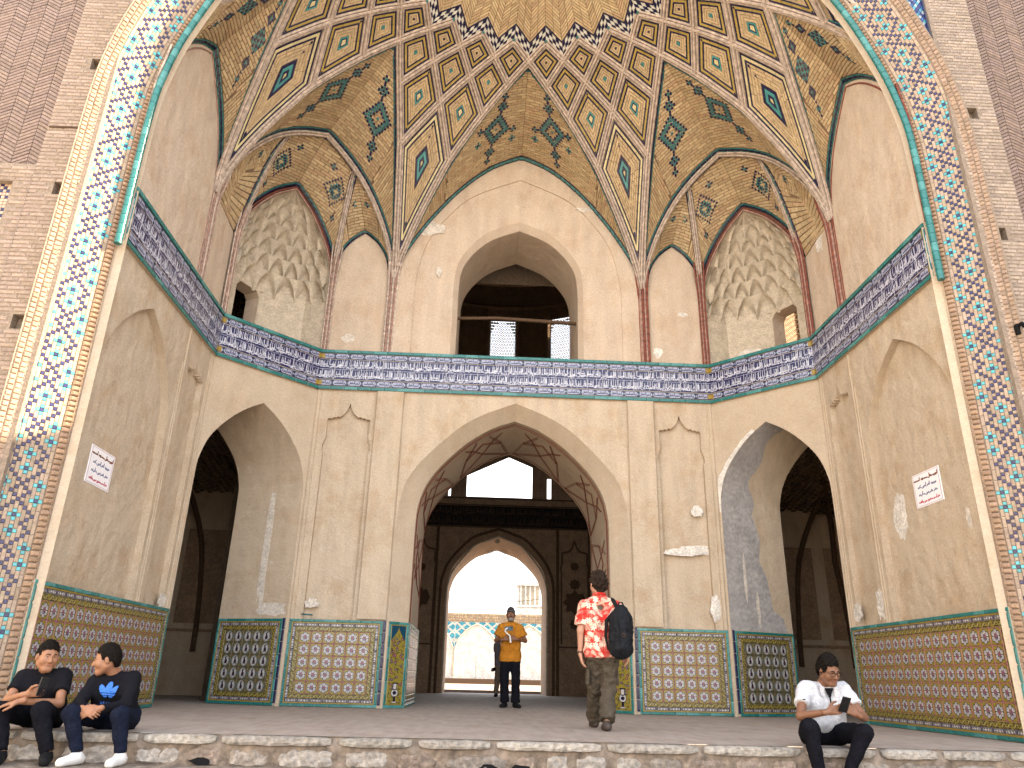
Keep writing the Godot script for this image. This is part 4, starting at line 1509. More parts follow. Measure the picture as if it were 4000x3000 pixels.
# the front band as a chart: a along the arch, b outwards across it
class Band extends Fr:
	var path := []
	var total := 0.0
	var side := 1.0
	var off := 0.0
	var spl := 0.0
	var z := 0.0
	func _init(pa: Array, t: float, s: float, o_: float, sp: float, z_: float) -> void:
		super(Vector3.ZERO, Vector3.RIGHT, Vector3.BACK)
		path = pa; total = t; side = s; off = o_; spl = sp; z = z_
	func at(a: float, b: float, d := 0.0) -> Vector3:
		var x := clampf(a / total, 0, 1) * (path.size() - 1)
		var k := mini(int(x), path.size() - 2)
		var q: Vector2 = path[k].lerp(path[k + 1], x - k)
		var t: Vector2 = (path[mini(k + 2, path.size() - 1)] - path[maxi(k - 1, 0)]).normalized()
		var n := Vector2(t.y, -t.x)
		var e := q + n * (off + b * cos(spl) - d * sin(spl))
		return Vector3(e.x * side, e.y, z + b * sin(spl) + d * cos(spl))

func front() -> void:
	front_path()
	var tot: float = flen[-1]
	for s in [-1.0, 1.0]:
		var sw := side_word(s)
		var t := thing("mosaic_band", "%s splayed band of brick with navy zigzags and turquoise crosses" % ("sunlit left" if s < 0 else "shaded right"), "tile band", Vector3.ZERO, "mosaic bands of the front arch")
		var seen := 0.0
		for k in fpath.size():
			if fpath[k].y < 11.0: seen = flen[k]
		var bd := Band.new(fpath, tot, s, 0.165, SPL, FZ + 0.01)
		var u := 0.0415
		var seq := [0, 1, 2, 1, 0, 1, 2, 3, 4, 3, 2, 3, 4, 3, 2, 1]
		var nj := int(seen / u)
		var kind := func(i: int, j: int) -> int:
			var q := posmod(j + (5 if s > 0 else 12), 16)
			if absi(i) == seq[q]: return 1
			for c in [[0, 8], [0, 12], [4, 0], [4, 4], [4, 16]]:
				for sg in [-1, 1]:
					var di: int = i - c[0] * sg
					var dj: int = q - c[1]
					if di == 0 and dj == 0: return 1
					if absi(di) + absi(dj) == 1: return 2
			return 0
		var br := MB.new(); br.tinted = true
		var nv := MB.new(); nv.tinted = true
		var tq := MB.new(); tq.tinted = true
		for i in range(-5, 6):
			var j := 0
			var run := (i * 2 + 11) % 3
			while j < nj:
				var kd: int = kind.call(i, j)
				var n := 1
				if kd == 0:
					while n < 3 - (run if j == 0 else 0) and j + n < nj and kind.call(i, j + n) == 0: n += 1
				var b0 := (i + 5) * u
				var pl := rect(j * u + 0.0025, (j + n) * u - 0.0025, b0 + 0.0025, b0 + u - 0.0025)
				var lift := 0.004 * rng.randf()
				if kd == 0:
					br.col = vary(Color(0.54, 0.41, 0.305), 0.3)
					br.piece(bd, pl, -0.01, 0.003 + lift, 0.003)
				else:
					var mb := nv if kd == 1 else tq
					mb.col = vary(Color(0.022, 0.020, 0.085) if kd == 1 else Color(0.07, 0.36, 0.40), 0.5)
					mb.piece(bd, pl, -0.01, 0.005 + lift, 0.003)
				j += n
		var back := MB.new()
		var r0 := []; var r1 := []; var r2 := []; var r3 := []
		for k in 121:
			var a := tot * k / 120.0
			var plain := Band.new(fpath, tot, s, 0.0, 0.0, FZ)
			r0.append(bd.at(a, -0.12, -0.004)); r1.append(bd.at(a, 0.47, -0.004)); r2.append(bd.at(a, 0.62, -0.004))
			r3.append(plain.at(a, 0.0, -0.12))
		back.grid([r0, r1, r2])
		var ret := MB.new()
		ret.grid([r3, r0])
		put("plaster_return", ret, m.plaster, t)
		put("band_backing", back, m.pier_mortar, t)
		put("brick_pieces", br, m.brick_tint, t, false, "stuff")
		put("navy_tiles", nv, m.glaze_tint, t, false, "stuff")
		put("turquoise_tiles", tq, m.glaze_tint, t, false, "stuff")
		# edging courses of bricks on end, inside and outside the mosaic
		var ed := MB.new(); ed.tinted = true
		var n1 := int(seen / 0.062)
		for k in n1:
			var a := k * 0.062
			ed.col = vary(Color(0.47, 0.31, 0.205), 0.3)
			ed.piece(bd, rect(a + 0.004, a + 0.056, -0.105, -0.008), -0.01, 0.022 + 0.006 * rng.randf(), 0.014)
			ed.col = vary(Color(0.47, 0.33, 0.235), 0.3)
			ed.piece(bd, rect(a + 0.002, a + 0.060, 0.468, 0.535), -0.01, 0.010 + 0.006 * rng.randf(), 0.010)
			ed.col = vary(Color(0.47, 0.33, 0.235), 0.3)
			ed.piece(bd, rect(a + 0.035, a + 0.087, 0.545, 0.60), -0.01, 0.008 + 0.006 * rng.randf(), 0.008)
		put("edging_bricks", ed, m.brick_tint, t, false, "stuff")
		# turquoise roll of glazed tiles round the mouth of the porch
		var tt := thing("turquoise_roll", "%s roll moulding of glazed turquoise tiles edging the mouth of the porch" % ("sunlit left" if s < 0 else "shaded right"), "moulding", Vector3.ZERO, "turquoise roll mouldings")
		var rl := Band.new(fpath, tot, s, 0.03, 0.0, FZ + 0.02)
		var nt := int(seen / 0.135)
		for k in range(int(5.52 / 0.135), nt):
			var path := []
			for i in 4: path.append(rl.at((k + 0.02 + 0.96 * i / 3.0) * 0.135, 0.0, 0.0))
			var b := MB.new()
			b.tube(path, [0.046], 10)
			put("turquoise_tile", b, m.turquoise if rng.randf() < 0.75 else m.turquoise_pale, tt, true)
		pier(s)
	# plain brick mass of the front, with the porch mouth cut out, and the roof and flanks behind it
	var t := thing("front_mass", "plain brick mass of the building round the porch", "building")
	var b := MB.new()
	var mouth := PackedVector2Array()
	var bd := Band.new(fpath, tot, -1.0, 0.165, SPL, FZ + 0.01)
	for k in 61:
		var q := bd.at(tot * k / 60.0, 0.60)
		mouth.append(Vector2(q.x, q.y))
	for k in range(59, -1, -1): mouth.append(Vector2(-mouth[k].x, mouth[k].y))
	var ff := Fr.new(Vector3(0, 0, 5.42), Vector3.RIGHT, Vector3.BACK)
	face(b, ff, notched(-9.5, 9.5, -1.2, 14.8, [mouth]))
	b.quad(Vector3(-9.5, 14.8, 5.42), Vector3(9.5, 14.8, 5.42), Vector3(9.5, 14.8, -2.5), Vector3(-9.5, 14.8, -2.5))
	b.quad(Vector3(-9.5, -1.2, -4.7), Vector3(-9.5, -1.2, 5.42), Vector3(-9.5, 14.8, 5.42), Vector3(-9.5, 14.8, -4.7))
	b.quad(Vector3(9.5, -1.2, -4.7), Vector3(9.5, -1.2, 5.42), Vector3(9.5, 6.25, 5.42), Vector3(9.5, 6.25, -4.7))
	b.quad(Vector3(9.5, 11.0, -4.7), Vector3(9.5, 11.0, 5.42), Vector3(9.5, 14.8, 5.42), Vector3(9.5, 14.8, -4.7))
	b.quad(Vector3(-9.5, 9.3, -2.5), Vector3(9.5, 9.3, -2.5), Vector3(9.5, 14.8, -2.5), Vector3(-9.5, 14.8, -2.5))
	b.quad(Vector3(-9.5, 6.3, -4.7), Vector3(-5.0, 6.3, -4.7), Vector3(-5.0, 6.3, -2.3), Vector3(-9.5, 6.3, -2.3))
	put("brick_mass", b, m.pier_mortar, t)
	# soffit from the front band back to the dome is the band backing; blue spandrels above
	for s in [-1.0, 1.0]:
		var sp := thing("tile_spandrel", "%s spandrel of blue, turquoise and white mosaic above the arch band" % side_word(s), "tile panel", Vector3.ZERO, "blue mosaic spandrels")
		var g := Band.new(fpath, tot, s, 0.165, SPL, FZ + 0.01)
		var region := PackedVector2Array()
		for k in range(30, 46):
			var q := g.at(tot * k / 60.0, 0.615)
			if absf(q.x) < 5.56: region.append(Vector2(absf(q.x), q.y))
		region.append(Vector2(region[-1].x, 11.6)); region.append(Vector2(5.60, 11.6)); region.append(Vector2(5.60, region[0].y))
		var sf := Fr.new(Vector3(0, 0, 5.47), Vector3(s, 0, 0), Vector3.BACK)
		var bk := MB.new()
		face(bk, sf, region)
		var root := put("spandrel_backing", bk, m.joint, sp)
		var c0 := MB.new(); c0.tinted = true
		for j in 90:
			for i in 40:
				var cx := 3.4 + i * 0.0575 + (0.02875 if j % 2 else 0.0)
				var cy := 7.9 + j * 0.043
				var e := 0.026
				var pl := PackedVector2Array([Vector2(cx - e, cy), Vector2(cx, cy - 0.04), Vector2(cx + e, cy), Vector2(cx, cy + 0.04)])
				var near := 9e9
				for q in Geometry2D.intersect_polygons(pl, region):
					if q.size() < 3: continue
					var w := (i + j * 2) % 5
					c0.col = vary([Color(0.015, 0.02, 0.13), Color(0.05, 0.25, 0.33), Color(0.015, 0.02, 0.13), Color(0.02, 0.09, 0.24), Color(0.30, 0.36, 0.38)][w], 0.4)
					c0.piece(sf, q, 0.0, 0.012, 0.003)
		put("mosaic_tiles", c0, m.glaze_tint, root, false, "stuff")
		var ed := MB.new()
		var rn := region.size()
		for k in rn - 2:
			var a: Vector2 = region[k]; var e: Vector2 = region[k + 1]
			if a.distance_to(e) > 0.01: ed.tube([sf.at(a.x, a.y, 0.01), sf.at(e.x, e.y, 0.01)], [0.022], 6)
		ed.tube([sf.at(5.59, region[0].y, 0.01), sf.at(5.59, 11.6, 0.01)], [0.03], 6)
		put("navy_edge", ed, m.navy, root)

# a brick pier: the first 300 bricks each on its own, the rest as one
func pier(s: float) -> void:
	var sw := side_word(s)
	var t := thing("brick_pier", ("left" if s < 0 else "right") + " pier of pale horizontal bricks beside the mosaic band, with square putlog holes", "pier", Vector3.ZERO, "brick piers of the front")
	var f := Fr.new(Vector3(0, 0, 5.53), Vector3(s, 0, 0), Vector3.BACK)
	var holes: Array = [Vector2(5.82, 7.87), Vector2(5.84, 5.93), Vector2(5.87, 4.13)] if s < 0 else [Vector2(5.87, 7.81), Vector2(5.85, 5.90)]
	var x0 := 5.63
	var x1 := 6.21
	var bk := MB.new()
	var poly := rect(x0 - 0.05, x1 - 0.01, -1.0, 11.5)
	# mortar face in strips round the holes
	var ysorted := []
	for h in holes: ysorted.append(h)
	ysorted.sort_custom(func(a, b): return a.y < b.y)
	var yy := -1.0
	for h in ysorted:
		face(bk, f, rect(x0 - 0.05, x1 - 0.01, yy, h.y - 0.09)); face(bk, f, rect(x0 - 0.05, h.x - 0.085, h.y - 0.09, h.y + 0.09)); face(bk, f, rect(h.x + 0.085, x1 - 0.01, h.y - 0.09, h.y + 0.09))
		yy = h.y + 0.09
		var hb := MB.new()
		rim(hb, f, rect(h.x - 0.085, h.x + 0.085, h.y - 0.09, h.y + 0.09), 0.0, -0.35, true)
		face(hb, f, rect(h.x - 0.085, h.x + 0.085, h.y - 0.09, h.y + 0.09), -0.35)
		put("putlog_hole", hb, m.pier_mortar, t)
	face(bk, f, rect(x0 - 0.05, x1 - 0.01, yy, 11.5))
	bk.quad(f.at(x1 - 0.01, -1, 0), f.at(x1 - 0.01, -1, -0.14), f.at(x1 - 0.01, 11.5, -0.14), f.at(x1 - 0.01, 11.5, 0))
	bk.quad(f.at(x0 - 0.05, -1, 0), f.at(x0 - 0.05, -1, -0.14), f.at(x0 - 0.05, 11.5, -0.14), f.at(x0 - 0.05, 11.5, 0))
	put("mortar_face", bk, m.pier_mortar, t)
	var base := Color(0.50, 0.40, 0.325) if s > 0 else Color(0.44, 0.335, 0.265)
	var kinds := {}
	var shape := func(w: int) -> Array:
		if not kinds.has(w):
			var l := []
			for v in 5:
				var b := MB.new()
				b.tinted = true
				b.col = vary(base, 0.35)
				var jit := 0.004
				var hw := w * 0.001 / 2
				b.piece(Fr.new(Vector3.ZERO, Vector3(s, 0, 0), Vector3.BACK), PackedVector2Array([Vector2(-hw + rng.randf() * jit, -0.021), Vector2(hw - rng.randf() * jit, -0.021 + rng.randf() * jit * 0.5), Vector2(hw - rng.randf() * jit, 0.021), Vector2(-hw, 0.021 - rng.randf() * jit * 0.5)]), -0.012, 0.007 + 0.004 * rng.randf(), 0.006)
				l.append(b.mesh())
			kinds[w] = l
		return kinds[w]
	var rest := MB.new()
	rest.tinted = true
	var left_over := 300
	var y := -0.95
	var r := 0
	while y < 11.4:
		var x := x0
		var cut: int = [190, 95, 150][r % 3]
		while x < x1 - 0.03:
			var w := mini(cut, int((x1 - x) * 1000.0))
			cut = 190
			if x1 - (x + w * 0.001) < 0.05: w = int((x1 - x) * 1000.0)
			w = int(round(w / 5.0)) * 5
			var c := Vector2(x + w * 0.0005, y)
			var hit := false
			for h in holes:
				if absf(h.y - y) < 0.10 and absf(h.x - c.x) < 0.085 + w * 0.0005: hit = true
			if not hit:
				if y > 3.85 and left_over > 0:
					left_over -= 1
					var o := MeshInstance3D.new()
					var l: Array = shape.call(maxi(20, w - 10))
					o.mesh = l[rng.randi() % l.size()]
					o.material_override = m.brick_tint
					o.name = "brick"
					t.add_child(o, true)
					o.position = f.at(c.x, y, 0)
				else:
					rest.col = vary(base, 0.35)
					rest.piece(f, rect(x + 0.005, x + w * 0.001 - 0.005, y - 0.021, y + 0.021), -0.012, 0.007 + 0.004 * rng.randf(), 0.006)
			x += w * 0.001
		y += 0.055
		r += 1
	put("brick_courses", rest, m.brick_tint, t, false, "stuff")
	# the recessed field of herringbone beyond
	var h := thing("herringbone_panel", "recessed %s field of pinkish herringbone brick at the edge of the front" % sw, "brick panel", Vector3.ZERO, "herringbone fields")
	var hf := Fr.new(Vector3(0, 0, 5.43), Vector3(s, 0, 0), Vector3.BACK)
	var hb := MB.new()
	hb.tinted = true
	var y_low := 6.28 if s < 0 else -1.0
	var reg := rect(x1, 7.7, y_low, 11.2)
	var pb := Color(0.35, 0.255, 0.215)
	# bricks stepped in zigzag columns
	for col in range(0, 9):
		for row in range(-8, 230):
			var up := (col % 2 == 0)
			var bx := x1 + col * 0.19
			var by := y_low + row * 0.056
			for q in Geometry2D.intersect_polygons(PackedVector2Array([Vector2(bx + 0.004, by + (0.0 if up else 0.1)), Vector2(bx + 0.186, by + (0.1 if up else 0.0)), Vector2(bx + 0.186, by + 0.044 + (0.1 if up else 0.0)), Vector2(bx + 0.004, by + 0.044 + (0.0 if up else 0.1))]), reg):
				if q.size() < 3: continue
				hb.col = vary(pb, 0.3)
				hb.piece(hf, q, -0.005, 0.008 + 0.004 * rng.randf(), 0.004)
	put("brick_courses", hb, m.brick_tint, h, false, "stuff")
	if s < 0:
		var bl := MB.new(); bl.tinted = true
		var yb := -0.9
		var rr := 0
		while yb < 6.24:
			var x := x1 - (0.1 if rr % 2 else 0.0)
			while x < 7.7:
				var a := maxf(x, x1); var e := minf(x + 0.18, 7.7)
				if e - a > 0.03 and not (yb < 6.0 and yb > 4.6 and e > 6.42):
					bl.col = vary(base, 0.35)
					bl.piece(f, rect(a, e, yb - 0.021, yb + 0.021), -0.012, 0.009, 0.006)
				x += 0.19
			yb += 0.055
			rr += 1
		var lb := thing("brick_bay", "brick bay left of the left pier around a small blue tiled niche", "brick wall")
		put("brick_courses", bl, m.brick_tint, lb, false, "stuff")
		var mf := MB.new()
		face(mf, f, rect(x1 - 0.02, 6.42, -1, 6.26)); face(mf, f, rect(6.42, 7.7, -1, 4.6)); face(mf, f, rect(6.42, 7.7, 6.0, 6.26))
		mf.quad(f.at(6.42, 4.6, 0), f.at(6.42, 6.0, 0), f.at(6.42, 6.0, -0.08), f.at(6.42, 4.6, -0.08)); mf.quad(f.at(6.42, 6.0, 0), f.at(7.7, 6.0, 0), f.at(7.7, 6.0, -0.08), f.at(6.42, 6.0, -0.08))
		mf.quad(f.at(x1, 6.26, 0), f.at(7.7, 6.26, 0), f.at(7.7, 6.26, -0.1), f.at(x1, 6.26, -0.1))
		put("mortar_face", mf, m.pier_mortar, lb)
		var tf := Fr.new(Vector3(0, 0, 5.45), Vector3(s, 0, 0), Vector3.BACK)
		var tb := MB.new(); tb.tinted = true
		for i in 24:
			for j in 32:
				var nvy := (i + j) % 4 == 0 or (i - j + 40) % 4 == 0
				tb.col = vary(Color(0.022, 0.02, 0.085) if nvy and (i * j) % 3 != 1 else Color(0.5, 0.36, 0.26), 0.3)
				tb.piece(tf, rect(6.43 + i * 0.044, 6.47 + i * 0.044, 4.61 + j * 0.044, 4.65 + j * 0.044), -0.01, 0.006, 0.003)
		put("tile_field", tb, m.glaze_tint, lb, false, "stuff")
		var ar := MB.new()
		var ap := []
		for k in 9: ap.append(tf.at(6.46 + 0.7 * sin(k / 8.0 * PI / 2), 4.55 + 0.95 * (1.0 - cos(k / 8.0 * PI / 2)), 0.03))
		ar.tube(ap, [0.055], 8)
		put("turquoise_arch", ar, m.turquoise, lb, true)
		var tie := MB.new()
		tie.box(Transform3D(Basis.from_euler(Vector3(0, 0, 0.02)), Vector3(-5.96, 6.83, 5.545)), Vector3(0.44, 0.025, 0.02), 0.004)
		tag(put("timber_lath", tie, m.wood), "thin dark timber lath bedded in the left brick pier", "timber")
	else:
		var lamp := thing("wall_lamp", "small black lamp fixed on the right brick pier at the edge of the frame", "lamp", Vector3(5.72, 4.52, 5.56))
		var lb := MB.new()
		lb.box(Transform3D(Basis(), Vector3(0, 0, 0.03)), Vector3(0.05, 0.14, 0.06), 0.012)
		put("lamp_body", lb, m.black, lamp)
		var l2 := MB.new()
		l2.tube([Vector3(0, 0.04, 0.05), Vector3(0.01, 0.05, 0.11), Vector3(0.012, 0.0, 0.14)], [0.018, 0.022, 0.03], 8)
		put("lamp_head", l2, m.black, lamp, true)

# ---------------------------------------------------------------- printed tiles and lettering
class Pen:
	var img: Image
	func _init(w: int, h: int, c: Color) -> void:
		img = Image.create(w, h, false, Image.FORMAT_RGB8)
		img.fill(c)
	func dot(x: float, y: float, r: float, c: Color) -> void:
		var w := img.get_width(); var h := img.get_height()
		for j in range(maxi(0, int(y - r)), mini(h, int(y + r) + 2)):
			for i in range(maxi(0, int(x - r)), mini(w, int(x + r) + 2)):
				var a := clampf(r + 0.5 - Vector2(i + 0.5 - x, j + 0.5 - y).length(), 0, 1)
				if a > 0: img.set_pixel(i, j, img.get_pixel(i, j).lerp(c, a))
	func line(a: Vector2, b: Vector2, r: float, c: Color) -> void:
		var n := maxi(1, int(a.distance_to(b) / maxf(0.6, r * 0.5)))
		for k in n + 1:
			var q := a.lerp(b, float(k) / n)
			dot(q.x, q.y, r, c)
	func oval(cx: float, cy: float, rx: float, ry: float, c: Color, turn := 0.0) -> void:
		var e := maxf(rx, ry) + 1
		var w := img.get_width(); var h := img.get_height()
		var ca := cos(turn); var sa := sin(turn)
		for j in range(maxi(0, int(cy - e)), mini(h, int(cy + e) + 1)):
			for i in range(maxi(0, int(cx - e)), mini(w, int(cx + e) + 1)):
				var d := Vector2(i + 0.5 - cx, j + 0.5 - cy)
				var q := Vector2((d.x * ca + d.y * sa) / rx, (-d.x * sa + d.y * ca) / ry).length()
				var a := clampf((1.0 - q) * minf(rx, ry) + 0.5, 0, 1)
				if a > 0: img.set_pixel(i, j, img.get_pixel(i, j).lerp(c, a))
	func flower(cx: float, cy: float, r: float, petals: int, pr: float, c: Color, turn := 0.0) -> void:
		for k in petals:
			var a := TAU * k / petals + turn
			oval(cx + cos(a) * r, cy + sin(a) * r, pr, pr, c)
		oval(cx, cy, r, r, c)

const CN := Color("191735")
const CY := Color("a8953f")
const CW := Color("e6e0dc")
const CP := Color("8a6a80")
const CR := Color("b25a63")
const CT := Color("1f7f86")
const CG := Color("3a6650")

func tile_pictures() -> void:
	var p := Pen.new(96, 96, CY)   # the six lobed white flower
	for k in 26: p.dot(rng.randf() * 96, rng.randf() * 96, 2.2, Color("7c6f22"))
	p.flower(48, 48, 25, 6, 16.5, CN, PI / 6); p.flower(48, 48, 25, 6, 13.0, CW, PI / 6)
	for k in 6: p.line(Vector2(48, 48), Vector2(48, 48) + Vector2(cos(TAU * k / 6), sin(TAU * k / 6)) * 34, 1.6, CN)
	for k in 6:
		var a := TAU * k / 6 + PI / 6
		p.dot(48 + cos(a) * 30, 48 + sin(a) * 30, 5.5, Color("8f8ba6")); p.dot(48 + cos(a) * 30, 48 + sin(a) * 30, 2.5, CW)
	p.flower(48, 46, 10, 5, 7, CP); p.dot(48, 46, 6, CR); p.dot(60, 58, 5, CN); p.dot(36, 57, 4, CG); p.dot(48, 66, 4.5, Color("55608a"))
	for c in [Vector2(0, 0), Vector2(96, 0), Vector2(0, 96), Vector2(96, 96)]:
		p.flower(c.x, c.y, 7, 6, 5, Color("5c4a3a")); p.flower(c.x, c.y, 6, 6, 3.5, CP); p.dot(c.x, c.y, 3, CW)
	printed("tile_flower", p.img)
	p = Pen.new(96, 96, CY.darkened(0.25))   # the oval with a paisley leaf
	for k in 40: p.dot(rng.randf() * 96, rng.randf() * 96, 3.0, CG.darkened(0.2) if k % 2 else Color("6b3f2a"))
	p.oval(48, 48, 41, 47, CG.darkened(0.3)); p.oval(48, 48, 37, 43, CW.darkened(0.1)); p.oval(48, 48, 33, 39, Color("3c4a48")); p.oval(48, 48, 30, 36, CW.darkened(0.05))
	p.oval(50, 55, 13, 17, CN); p.line(Vector2(52, 42), Vector2(44, 26), 6, CN); p.line(Vector2(44, 26), Vector2(54, 19), 4.5, CN); p.dot(50, 56, 6, Color("5b3b3b")); p.dot(38, 70, 4, CN); p.dot(62, 72, 4, CN)
	p.dot(0, 48, 9, CT.darkened(0.2)); p.dot(96, 48, 9, CT.darkened(0.2)); p.dot(48, 0, 6, CY.lightened(0.1)); p.dot(48, 96, 6, CY.lightened(0.1))
	printed("tile_paisley", p.img)
	p = Pen.new(96, 32, CN)   # white crosses on navy
	for k in 4:
		var x := 12.0 + 24 * k
		p.line(Vector2(x - 8, 16), Vector2(x + 8, 16), 3.4, CW); p.line(Vector2(x, 6), Vector2(x, 26), 3.8, CW); p.dot(x - 12, 4, 4.5, CW); p.dot(x - 12, 28, 4.5, CW); p.dot(x + 12, 4, 4.5, CW); p.dot(x + 12, 28, 4.5, CW)
	for x in 96:
		for y in [0, 1, 30, 31]: p.img.set_pixel(x, y, CN)
	printed("tile_cross", p.img)
	p = Pen.new(96, 44, CN)   # the plaited border
	for k in 2:
		var x0 := 48.0 * k
		for j in 13:
			var q := j / 12.0
			p.dot(x0 + 48 * q, 22 + 11 * sin(q * TAU), 6.5, CY.lightened(0.08))
		for j in 13:
			var q := j / 12.0
			p.dot(x0 + 48 * q, 22 + 11 * sin(q * TAU), 2.0, CN.lightened(0.05)) if j % 3 == 0 else null
			p.dot(x0 + 48 * q, 22 - 11 * sin(q * TAU), 4.2, CY.darkened(0.08))
		p.oval(x0 + 24, 22, 6, 4, Color("cfc27a"))
	for x in 96:
		for y in [0, 1, 2, 41, 42, 43]: p.img.set_pixel(x, y, CN)
	printed("tile_plait", p.img)
	p = Pen.new(128, 640, CY)   # the tall panel with a vase and climbing flowers
	for k in 150:
		var q := Vector2(rng.randf() * 128, 90 + rng.randf() * 540)
		var a := rng.randf() * TAU
		p.line(q, q + Vector2(cos(a), sin(a)) * 12, 1.8, CN if k % 3 else CG)
	for k in 34:
		var q := Vector2(14 + rng.randf() * 100, 110 + rng.randf() * 400)
		p.flower(q.x, q.y, 6, 5, 4.6, CN); p.flower(q.x, q.y, 5, 5, 3.4, CP if k % 2 else CR); p.dot(q.x, q.y, 2.4, CW)
	for x in 128:
		for y in 150:
			var h := 18.0 + 120.0 * pow(absf(x - 64.0) / 64.0, 0.7)
			if y < h: p.img.set_pixel(x, y, Color("1c5c77") if (x / 7 + y / 9) % 3 else Color("16304f"))
	p.oval(64, 545, 30, 34, CN); p.oval(64, 545, 26, 30, CW); p.flower(64, 545, 10, 6, 6, CN); p.line(Vector2(64, 480), Vector2(64, 510), 16, CN); p.line(Vector2(64, 478), Vector2(64, 506), 12, CW)
	p.line(Vector2(44, 470), Vector2(84, 470), 5, CN); p.line(Vector2(64, 580), Vector2(64, 612), 9, CN); p.oval(64, 618, 26, 8, CN); p.oval(64, 618, 22, 5, CW)
	for x in 128:
		for y in 640:
			if x < 5 or x > 122 or y < 5 or y > 634: p.img.set_pixel(x, y, Color("cdbf8a"))
	printed("tile_vase", p.img)
	for k in ["tile_flower", "tile_paisley", "tile_cross", "tile_plait", "tile_vase"]:
		m[k].normal_enabled = false
		m[k].albedo_color = Color(0.80, 0.80, 0.80)

# strokes of the Arabic alphabet, joined forms: x runs left from 0, y up; each letter [advance, strokes, dots]
const AB := {
	"a": [0.30, [[0.15, 0.02, 0.13, 1.0]], []],
	"l": [0.34, [[0, 0, 0.10, 0, 0.12, 1.05], [0.1, 0, 0.34, 0]], []],
	"L": [0.55, [[0.02, 1.05, 0.05, 0.0, 0.2, -0.28, 0.42, -0.25, 0.52, 0.0]], []],
	"b": [0.34, [[0, 0, 0.14, 0, 0.15, 0.26], [0.14, 0, 0.34, 0]], [[0.16, -0.18]]],
	"t": [0.34, [[0, 0, 0.14, 0, 0.15, 0.26], [0.14, 0, 0.34, 0]], [[0.10, 0.42], [0.22, 0.42]]],
	"n": [0.34, [[0, 0, 0.14, 0, 0.15, 0.26], [0.14, 0, 0.34, 0]], [[0.16, 0.42]]],
	"y": [0.34, [[0, 0, 0.14, 0, 0.15, 0.26], [0.14, 0, 0.34, 0]], [[0.10, -0.18], [0.22, -0.18]]],
	"N": [0.62, [[0.02, 0.25, 0.06, -0.1, 0.22, -0.3, 0.42, -0.28, 0.56, -0.05, 0.55, 0.2]], [[0.3, 0.12]]],
	"Y": [0.7, [[0, 0, 0.1, 0.18, 0.28, 0.12, 0.22, -0.08, 0.12, -0.24, 0.32, -0.36, 0.6, -0.28, 0.68, -0.02]], []],
	"m": [0.36, [[0, 0, 0.08, 0.14, 0.2, 0.12, 0.2, -0.06, 0.08, -0.05, 0.36, 0]], []],
	"h": [0.48, [[0.40, 0.34, 0.22, 0.40, 0.1, 0.30, 0.3, 0.14, 0.48, 0.0], [0, 0, 0.48, 0]], []],
	"j": [0.48, [[0.40, 0.34, 0.22, 0.40, 0.1, 0.30, 0.3, 0.14, 0.48, 0.0], [0, 0, 0.48, 0]], [[0.28, -0.16]]],
	"s": [0.66, [[0, 0, 0.08, 0.22, 0.12, 0, 0.24, 0.2, 0.28, 0, 0.4, 0.2, 0.44, 0, 0.66, 0]], []],
	"S": [0.66, [[0, 0, 0.08, 0.22, 0.12, 0, 0.24, 0.2, 0.28, 0, 0.4, 0.2, 0.44, 0, 0.66, 0]], [[0.16, 0.42], [0.30, 0.42], [0.23, 0.54]]],
	"T": [0.9, [[0, 0, 0.08, 0.22, 0.14, 0, 0.7, 0.02, 0.86, 0.22], [0.3, 0.0, 0.6, 0.0]], [[0.4, 0.26], [0.54, 0.26]]],
	"d": [0.36, [[0.2, 0.36, 0.08, 0.14, 0.0, 0.0], [0.08, 0.0, 0.3, 0.02]], []],
	"D": [0.36, [[0.2, 0.36, 0.08, 0.14, 0.0, 0.0], [0.08, 0.0, 0.3, 0.02]], [[0.2, 0.52]]],
	"r": [0.32, [[0.02, 0.16, 0.08, -0.08, 0.28, -0.3]], []],
	"v": [0.38, [[0, 0.0, 0.04, 0.18, 0.18, 0.2, 0.16, 0.02, 0.04, 0.02], [0.18, 0.1, 0.2, -0.12, 0.36, -0.3]], []],
	"f": [0.40, [[0, 0, 0.1, 0.06, 0.08, 0.24, 0.22, 0.24, 0.2, 0.04, 0.40, 0]], [[0.14, 0.42]]],
	"q": [0.40, [[0, 0, 0.1, 0.06, 0.08, 0.24, 0.22, 0.24, 0.2, 0.04, 0.40, 0]], [[0.1, 0.44], [0.22, 0.44]]],
	"e": [0.42, [[0.28, 0.30, 0.12, 0.28, 0.2, 0.1, 0.06, 0.0, 0.42, 0]], []],
	"E": [0.5, [[0.36, 0.34, 0.14, 0.3, 0.22, 0.12, 0.06, -0.06, 0.12, -0.3, 0.44, -0.28]], []],
	"k": [0.5, [[0, 0, 0.12, 0.0, 0.3, 0.4, 0.02, 0.8], [0.12, 0, 0.5, 0]], []],
	"o": [0.4, [[0, 0, 0.1, 0.3, 0.26, 0.2, 0.2, 0.0, 0.06, 0.06], [0.2, 0, 0.4, 0]], []],
	" ": [0.22, [], []],
}
func word_len(s: String) -> float:
	var w := 0.0
	for ch in s: w += AB[ch][0]
	return w
func write(p: Pen, s: String, x: float, y: float, size: float, r: float, c: Color, tall := 1.0) -> void:
	for ch in s:
		var g: Array = AB[ch]
		for st in g[1]:
			for k in range(0, st.size() - 2, 2):
				var ya: float = st[k + 1] * (tall if st[k + 1] > 0.5 else 1.0)
				var yb: float = st[k + 3] * (tall if st[k + 3] > 0.5 else 1.0)
				p.line(Vector2(x - st[k] * size, y - ya * size), Vector2(x - st[k + 2] * size, y - yb * size), r, c)
		for d in g[2]: p.dot(x - d[0] * size, y - d[1] * size, r * 1.15, c)
		x -= g[0] * size

